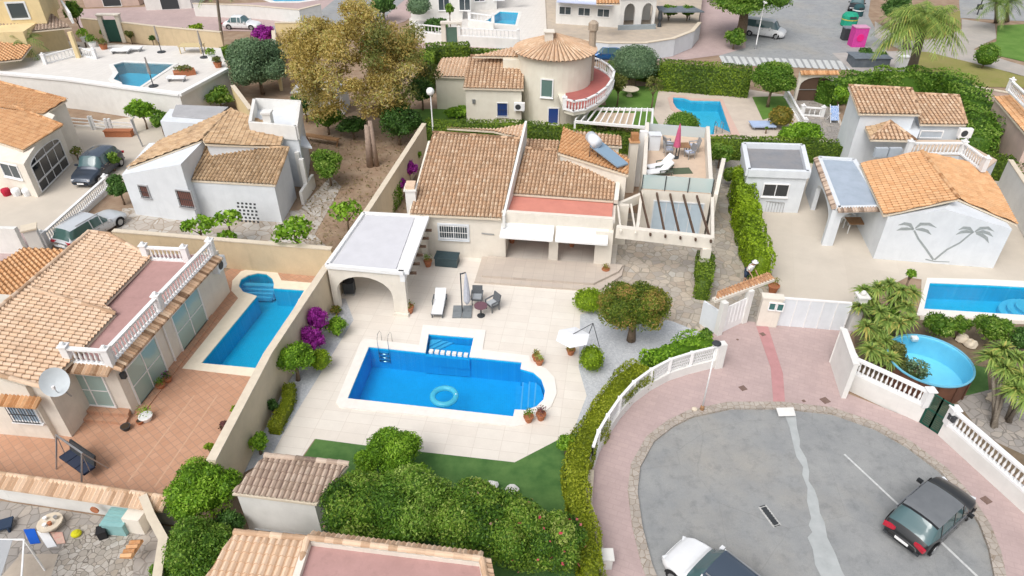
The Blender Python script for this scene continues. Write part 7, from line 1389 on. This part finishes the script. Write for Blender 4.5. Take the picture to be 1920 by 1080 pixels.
# white fence with balustrade and green gate
F1, F2, F3, F4 = P(782,78), P(834,84), P(862,86), P(972,92)
balustrade([F1, F2], 'white street balustrade left of the green garden door', h=.9, sp=.45, low=1.1, lowmat=WHITEW, single=True); balustrade([F3, F4], 'white street balustrade right of the green garden door', h=.9, sp=.45, low=1.1, lowmat=WHITEW, single=True)
t = thing('garden_door', 'narrow green garden door between white pillars under a tiled cap', 'door', (F2 + F3) / 2); k = MB(); k.beam((F2 + F3) / 2 + Vector((0,0,1.0)) - Vector((.6,0,0)), (F2 + F3) / 2 + Vector((.6,0,1.0)), .1, 2.0); k.build('door_leaf', pm('dull_green', (.10,.17,.13)), t); k = MB()
for s in (-.9,.9): k.box((F2 + F3) / 2 + Vector((s,0,1.2)), (.5,.5,2.4))
k.box((F2 + F3) / 2 + Vector((0,0,2.5)), (2.4,.7,.2)); k.build('door_frame', CREAM, t)
pool('small bright blue pool behind the white street balustrade', TW, grow(TW, .6), 1.0, MATS['turq_mosaic'], (.78,.95,.98), cm=WHITEW)
for (x0, y0, x1, y1, h, lb) in ((760,62,862,62,4.2,'white house behind the round topiary at the top'), (872,44,930,40,4.5,'white house with a small balcony at the top centre')):
    a, b = P(x0, y0), P(x1, y1); Hh = House('house', lb, 'house', (a + b) / 2, WHITEW); Hh.w.prism([a + Vector((0,6,0)), b + Vector((0,6,0)), b + Vector((0,14,0)), a + Vector((0,14,0))], 0, h); v = VP(a + Vector((0,6,0)), b + Vector((0,6,0)))
    for i in range(3): window(Hh.t, v, 0, 0, WPAINT, GLASS, 2, 1, sz=(1 + i * 2.6, 1.2, 1.3, 1.4))
    Hh.done(); k = MB(); k.beam(a + Vector((0,5.8,h)), b + Vector((0,5.8,h)), .3, .4); k.build('parapet', WHITEW, Hh.t)
balustrade([P(880,50,0), P(925,56,0)], 'white balustrade beside the steps of the top centre house', h=.9, sp=.45, low=.8, single=True)
bush((785,12), 2.2, 46, 'dark clipped dome at the top beside the white houses', L_GRY, .7, smooth=True, px=4); bush((843,18), 2.0, 18, 'small conical shrub beside the garden door', L_MID, 1.3); bush((718,10), 2.0, 60, 'dark trees at the street corner', L_DRK, .8); bush((815,50), 1.2, 60, 'dark shrubbery behind the street balustrade', L_DRK, .5)
# ================================================================ TOP LEFT TERRACE
z = 2.6; TT = [P(a, b, z) for a, b in [(-120,128),(0,140),(130,152),(228,166),(337,180),(426,132),(414,90),(330,86),(220,84),(60,100),(-120,90)]]; TPW = [P(a, b, z) for a, b in [(213,122),(232,117),(326,121),(258,166),(232,164),(228,155),(213,149),(222,137)]]
t = thing('raised_terrace', 'white raised terrace with a smooth white retaining wall at the top left', 'terrace', P(200,222)); k = MB(); k.prism(TT, 0, z, 0, 1, holes=[TPW]); k.build('retaining_wall', [WHITEW, G_WHT], t)
k = MB(); k.beam(TT[4] + Vector((0,0,.1)), TT[5] + Vector((0,0,.1)), .4, .25); k.build('coping', WPAINT, t); k = MB()
for a, b in zip(TT[0:4], TT[1:5]): k.beam(a + Vector((0,.2,.08)), b + Vector((0,.2,.08)), .6, .18)
k.build('coping', WPAINT, t)
pool('blue pool with corner steps on the raised white terrace', TPW, [p for p in grow(TPW, .45)], 1.0, MATS['turq_mosaic'], (.70,.92,.98), z=z, cm=WHITEW)
balustrade([P(86,120,z), P(150,104,z)], 'white stair balustrade in front of the yellow house', h=.8, sp=.35, single=True); balustrade([P(150,104,z), P(180,110,z)], 'short white balustrade beside the terrace planting', h=.8, sp=.35, single=True)
for p, l, sz_ in (((228,100),'white sunbed at the back of the raised terrace, left',(1.8,.7)), ((250,96),'white sunbed at the back of the raised terrace, right',(1.8,.7)), ((332,152),'white sunbed at the lower edge of the raised terrace',(1.6,.6))): 
    c = P(*p, z); t = thing('sunbed', l, 'sun lounger', c, 'white sunbeds'); k = MB(); k.box(c + Vector((0,0,.35)), (sz_[0], sz_[1], .12)); k.build('mattress', FABW, t); k = MB()
    for s in (-.8,.8): k.box(c + Vector((s * sz_[0] / 2,0,.15)), (.06, sz_[1], .3))
    k.build('frame', METAL, t)
c = P(362,98,z); t = thing('garden_table', 'cream rattan table set on the raised terrace', 'table', c); k = MB(); k.box(c + Vector((0,0,.7)), (2.2,1.2,.08)); k.build('tabletop', pm('cream_rattan', (.62,.50,.28), (.5,.4,.22), 20), t); k = MB()
for s in (-1,1):
    for q in (-.5,.5): k.box(c + Vector((s,q,.33)), (.08,.08,.66))
k.build('legs', pm('cream_rattan', ()), t)
for p, l in (((303,98),'closed grey parasol on the raised terrace'), ((383,108),'closed brown parasol beside the cream rattan table'), ((288,162),'closed dark parasol standing at the terrace pool')): c = P(*p, z); t = thing('parasol', l, 'parasol', c); k = MB(); k.tube([c, c + Vector((0,0,2.5))], .04, 6); k.build('pole', DARKM, t); k = MB(); k.lathe(c + Vector((0,0,1.0)), [(.05,0),(.14,.3),(.06,1.5)], 8); k.build('canopy', pm('taupe_cloth', (.35,.32,.30)), t); k = MB(); k.lathe(c, [(.4,0),(.4,.08)], 10); k.build('base', DARKM, t)
c = P(347,140,z); t = thing('flower_bed', 'orange brown flower box on the raised terrace', 'planter', c); k = MB(); k.box(c + Vector((0,0,.2)), (1.8,1.0,.4), .5); k.build('box', TERRA, t); V, A = crownleaves([(tuple(c + Vector((0,0,.55))), (.9,.6,.25))], 160, .25, .5, .4); quads('plants', V, L_OLV, A, t)
wallline('boundary_wall', [(152,34),(215,40),(300,50),(414,60)], 2.2, .3, 'yellow garden wall behind the raised terrace', BEIGEW)
t = thing('garden_gate', 'tall dark green gate in the yellow garden wall', 'gate', P(222,80)); k = MB(); c = P(222,78); k.box(c + Vector((-.1,-.3,1.3)), (1.5,.12,2.4)); k.build('gate_leaf', pm('deep_green', (.03,.09,.07)), t); k = MB()
for s in (-1.1,.9): k.box(c + Vector((s,-.2,1.5)), (.45,.5,3.0))
k.box(c + Vector((-.1,-.2,3.05)), (2.6,.7,.15)); k.build('gate_posts', CREAM, t)
for p, l in (((176,44),'brown wheel ornament on the yellow wall, left of the green gate'), ((263,52),'pinkish wheel ornament on the yellow wall, right of the green gate')):
    c = P(p[0], p[1], 1.2); k = MB(); vs = []; n = 20
    for i in range(n):
        for r in (.55,.72): vs += [c + Vector((math.cos(6.283 * i / n) * r, -.9, math.sin(6.283 * i / n) * r)), c + Vector((math.cos(6.283 * i / n) * r, -.8, math.sin(6.283 * i / n) * r))]
    k.add(vs, [(i * 4, ((i + 1) % n) * 4, ((i + 1) % n) * 4 + 2, i * 4 + 2) for i in range(n)] + [(i * 4 + 2, ((i + 1) % n) * 4 + 2, ((i + 1) % n) * 4 + 3, i * 4 + 3) for i in range(n)] + [(i * 4, ((i + 1) % n) * 4, ((i + 1) % n) * 4 + 1, i * 4 + 1) for i in range(n)])
    for j in range(6): a = math.pi * j / 6; k.beam(c + Vector((math.cos(a) * .6, -.85, math.sin(a) * .6)), c - Vector((math.cos(a) * .6, .85, math.sin(a) * .6)), .05, .05)
    k.build('wheel_ornament', TERRA if p[0] < 200 else PINKW, label=l, cat='ornament')
for i, (x, y, w_, m) in enumerate(((193,62,14,L_MID), (243,66,18,L_OLV), (320,68,20,L_DRK), (345,62,22,L_MID), (368,58,34,L_TOP), (285,72,12,L_DRK))): bush((x, y), 1.0, w_, ['small green shrub left of the dark green gate','olive agave like shrub right of the dark green gate','dark conical shrub before the yellow wall','green shrub beside the rounded bright hedge','rounded bright hedge block before the yellow wall','little dark pot shrub between gate and conical shrub'][i], m, 1.0)
Hy = House('house', 'yellow house with white framed window at the top left corner', 'house', P(20,120), CREAMY); Hy.w.prism([P(-140,112,z), P(62,108,z), P(122,62,z), P(-140,50,z)], 0, 5.0); z2 = 5.0; ax_ = [P(-140,70,z2), P(84,66,z2) , P(120,34,z2), P(-140,20,z2)]
Hy.w.prism([P(-140,52,z2), P(88,42,z2), P(112,12,z2), P(-140,0,z2)], 4.9, 9); vy = VP(P(-140,52,z2), P(88,42,z2)); (ua, za) = vy.hit((25,28)); window(Hy.t, vy, 0, 0, BLUEW, GLASS, 1, 1, sz=(ua - .2, za - .3, 1.5, 1.35), fw=.16, sill=False)
Hy.roof(((-60,70),(132,50)), 4.6, 10, [(-60,72),(134,52),(96,26),(-60,38)], T_BRN, walls=False, per=.3); Hy.roof(((-60,128),(52,100)), 3.6, 12, [(-60,122),(40,112),(60,86),(-60,74)], T_ORG, walls=False, per=.3); Hy.done()
for p in ((133,54,148,104),): a = P(148,108,z); k = MB(); k.beam(a, Vector((a.x, a.y, 5.0)), .35, .35); k.build('column', CREAMY, Hy.t)
k = MB(); a, b = P(118,10,5.4), P(134,34,5.4); k.beam(a, b, .2, 1.0); k.build('balcony_rail', WPAINT, Hy.t)
palm((44,112), (42,78), 2.3, 26, 'palm standing before the yellow house', r=.22, tz=4.0); bush((138,22), 4., 40, 'dense green tree right of the yellow house', L_MID, 1.1, 'tree', 'tree', trunk=1)
palm((418,92), (404,-30), 2.5, 20, 'tall thin street palm trunk reaching above the picture', r=.16, tz=7.2)
# top-left street houses and walls
for (x0, y0, x1, y1, h, m, lb) in ((160,14,262,10,2.4,PINKW,'pinkish low building along the top left street'), (275,20,360,16,2.6,WHITEW,'white gatehouse along the top left street')):
    a, b = P(x0, y0), P(x1, y1); Hh = House('house', lb, 'house', (a + b) / 2, m); Hh.w.prism([a, b, b + Vector((0,6,0)), a + Vector((0,6,0))], 0, h); v = VP(a, b); window(Hh.t, v, 0, 0, WPAINT, DARKM, 1, 1, 'door', sz=(v.L * .35, .05, 2.2, 2.0), sill=False, pane='door_panel'); Hh.done()
wallline('boundary_wall', [(362,6),(470,10),(560,18),(600,8)], 1.6, .3, 'white wall around the partly visible pool at the top', WHITEW)
pool('partly visible pale pool behind a white wall at the top edge', XW, grow(XW, .8), .9, MATS['turq_mosaic'], (.8,.95,.98), cm=WHITEW)
# ================================================================ MIDDLE LEFT TREES
def bigtree():
    rn = random.Random(11); c = P(662,128,5.6); b = P(700,312); t = thing('gum_tree', 'large golden brown eucalyptus like tree with a bare pinkish trunk', 'tree', b); s = mpp(c); Rx = 152 * s; lobes = []
    for i in range(105):
        a = rn.uniform(0, 6.283); e = math.asin(rn.uniform(-.75, 1)); q = rn.uniform(.62, .98); r = rn.uniform(.75, 1.45); lobes.append(((c.x + math.cos(a) * math.cos(e) * (Rx - 1) * q, c.y + math.sin(a) * math.cos(e) * (Rx - 1.2) * q * .8, max(1.6, c.z + math.sin(e) * 4.6 * q)), (r, r, r * .75)))
    V, A = crownleaves(lobes, 60000, .24, .4, .3, 1.2, .3); quads('crown', V, L_GUM, A, t)
    lob2 = [((c.x + rn.uniform(.3, .9) * Rx, c.y + rn.uniform(-3, 3), c.z + rn.uniform(-2, 4)), (1.1, 1.1, .9)) for _ in range(16)]; V, A = crownleaves(lob2, 4500, .30, .35, .35, 1.2, .3); quads('green_foliage', V, L_OLV, A, t)
    k = MB(); PT = pm('pink_bark', (.36,.27,.21), (.27,.20,.16), 5, bs=.5, bscale=12); j = b + Vector((-.1,0,3.3)); k.tube([b + Vector((-.25,0,0)), j], [.27,.2], 9); k.tube([b + Vector((.25,.1,0)), j + Vector((.25,.1,.3))], [.2,.15], 9)
    for i in range(26):
        l = lobes[i * 4][0]
        if l[2] < 3.6: continue; m_ = j.lerp(Vector(l), .45) + Vector((rn.uniform(-.5,.5), rn.uniform(-.5,.5), .4)); k.tube([j + Vector((rn.uniform(0,.4),0,rn.uniform(-.3,.6))), m_, Vector(l)], [.12,.07,.02], 6)
    k.build('trunk', PT, t, smooth=True)
bigtree()
bush((482,125), 2.6, 118, 'dense blue green tree left of the golden tree', L_GRY, .95, 'tree', 'tree', trunk=1, lob=12, dens=2.2, px=4.5); bush((495,66), 2.2, 46, 'purple bougainvillea beside the yellow wall at the top', L_PUR, .8, 'bougainvillea', 'bougainvillea'); bush((428,102), 1.5, 36, 'small green tree at the corner of the raised terrace', L_MID, 1.)
bush((745,232), 1.8, 92, 'dark glossy tree right of the pale trunk', L_DRK, .9, 'tree', 'tree', lob=10, dens=2); bush((790,170), 1.8, 56, 'dark tree beside the lawn of the round house', L_DRK, 1.1, 'tree', 'tree'); bush((612,222), 1.4, 64, 'green shrub below the golden tree, left', L_MID, .8); bush((660,235), 1.2, 60, 'low dark shrub beside the pink trunk', L_DRK, .7); bush((570,195), 1.6, 60, 'mixed green shrub behind the white house', L_DRK, .8); bush((410,182), 1.2, 60, 'bright and dark shrubs below the raised terrace', L_MID, .7)
wallline('boundary_wall', [(515,42),(606,42)], 3.4, .3, 'plain yellow wall panel behind the golden tree', CREAMY); wallline('boundary_wall', [(436,160),(470,205)], 2., .3, 'yellow garden wall stub below the blue green tree', CREAMY); wallline('boundary_wall', [(512,55),(518,120)], 2.6, .3, 'yellow wall running behind the golden tree', CREAMY)
# garden shack under the golden tree
c = P(600,215); Hs2 = House('shed', 'little pale shed under the golden tree', 'shed', c, WHITEW); Hs2.w.prism([c + Vector((-2,0,0)), c + Vector((2.2,0,0)), c + Vector((2.2,2.5,0)), c + Vector((-2,2.5,0))], 0, 2.0); k = MB(); k.prism([c + Vector((-2.2,-.3,0)), c + Vector((2.4,-.3,0)), c + Vector((2.4,2.7,0)), c + Vector((-2.2,2.7,0))], 2.0, 2.1); k.build('roof', pm('grey_roofing', ()), Hs2.t); Hs2.done()
k = MB(); a, b = P(572,252,.6), P(634,262,.6); k.beam(a, b, .5, .08); k.beam(a - Vector((-.2,0,.6)), a, .1, .1); k.beam(b - Vector((.2,0,.6)), b, .1, .1); k.build('plank_bench', BRNW, label='long plank bench under the golden tree', cat='bench')
RG = np.random.default_rng(5); n = 1800; q = []     # weeds and litter over the dry ground
pts = np.array([list(P(RG.uniform(560, 770), RG.uniform(255, 460))) for _ in range(n)]); pts[:, 2] = RG.uniform(.0, .18, n); quads('dry_weeds', leafquads(pts, np.tile([0, 0, 1.], (n, 1)), .22, .35, 1.), leafm('leaf_straw', [(.12,.11,.03),(.25,.20,.09),(.33,.26,.14)]), RG.random(n), label='dry weeds and leaf litter on the bare plot', cat='weeds', kind='stuff')

for i, (x, y, w_, m, l) in enumerate(((398,112,18,L_MID,'potted green shrub at the right side of the raised terrace'), (410,126,16,L_OLV,'olive toned potted plant at the corner of the raised terrace'), (175,88,20,L_MID,'leafy plant beside the stair balustrade of the yellow house'), (196,92,16,L_OLV,'low olive plant on the raised terrace before the green gate'), (160,78,22,L_BRT,'bright shrub between the yellow house and the garden wall'))):
    c = P(x, y, 2.6); t = thing('plant_pot', l, 'potted plant', c, 'plants on the raised terrace'); k = MB(); k.lathe(c, [(.28, 0), (.38, .4), (.42, .45)], 10); k.build('pot', TERRA if i % 2 else WPAINT, t); r = w_ / 2 * mpp(c); V, A = crownleaves([((c.x, c.y, 2.6 + .45 + r * .6), (r, r, r * .8))], 260, .2, .5, .5); quads('plant', V, m, A, t)
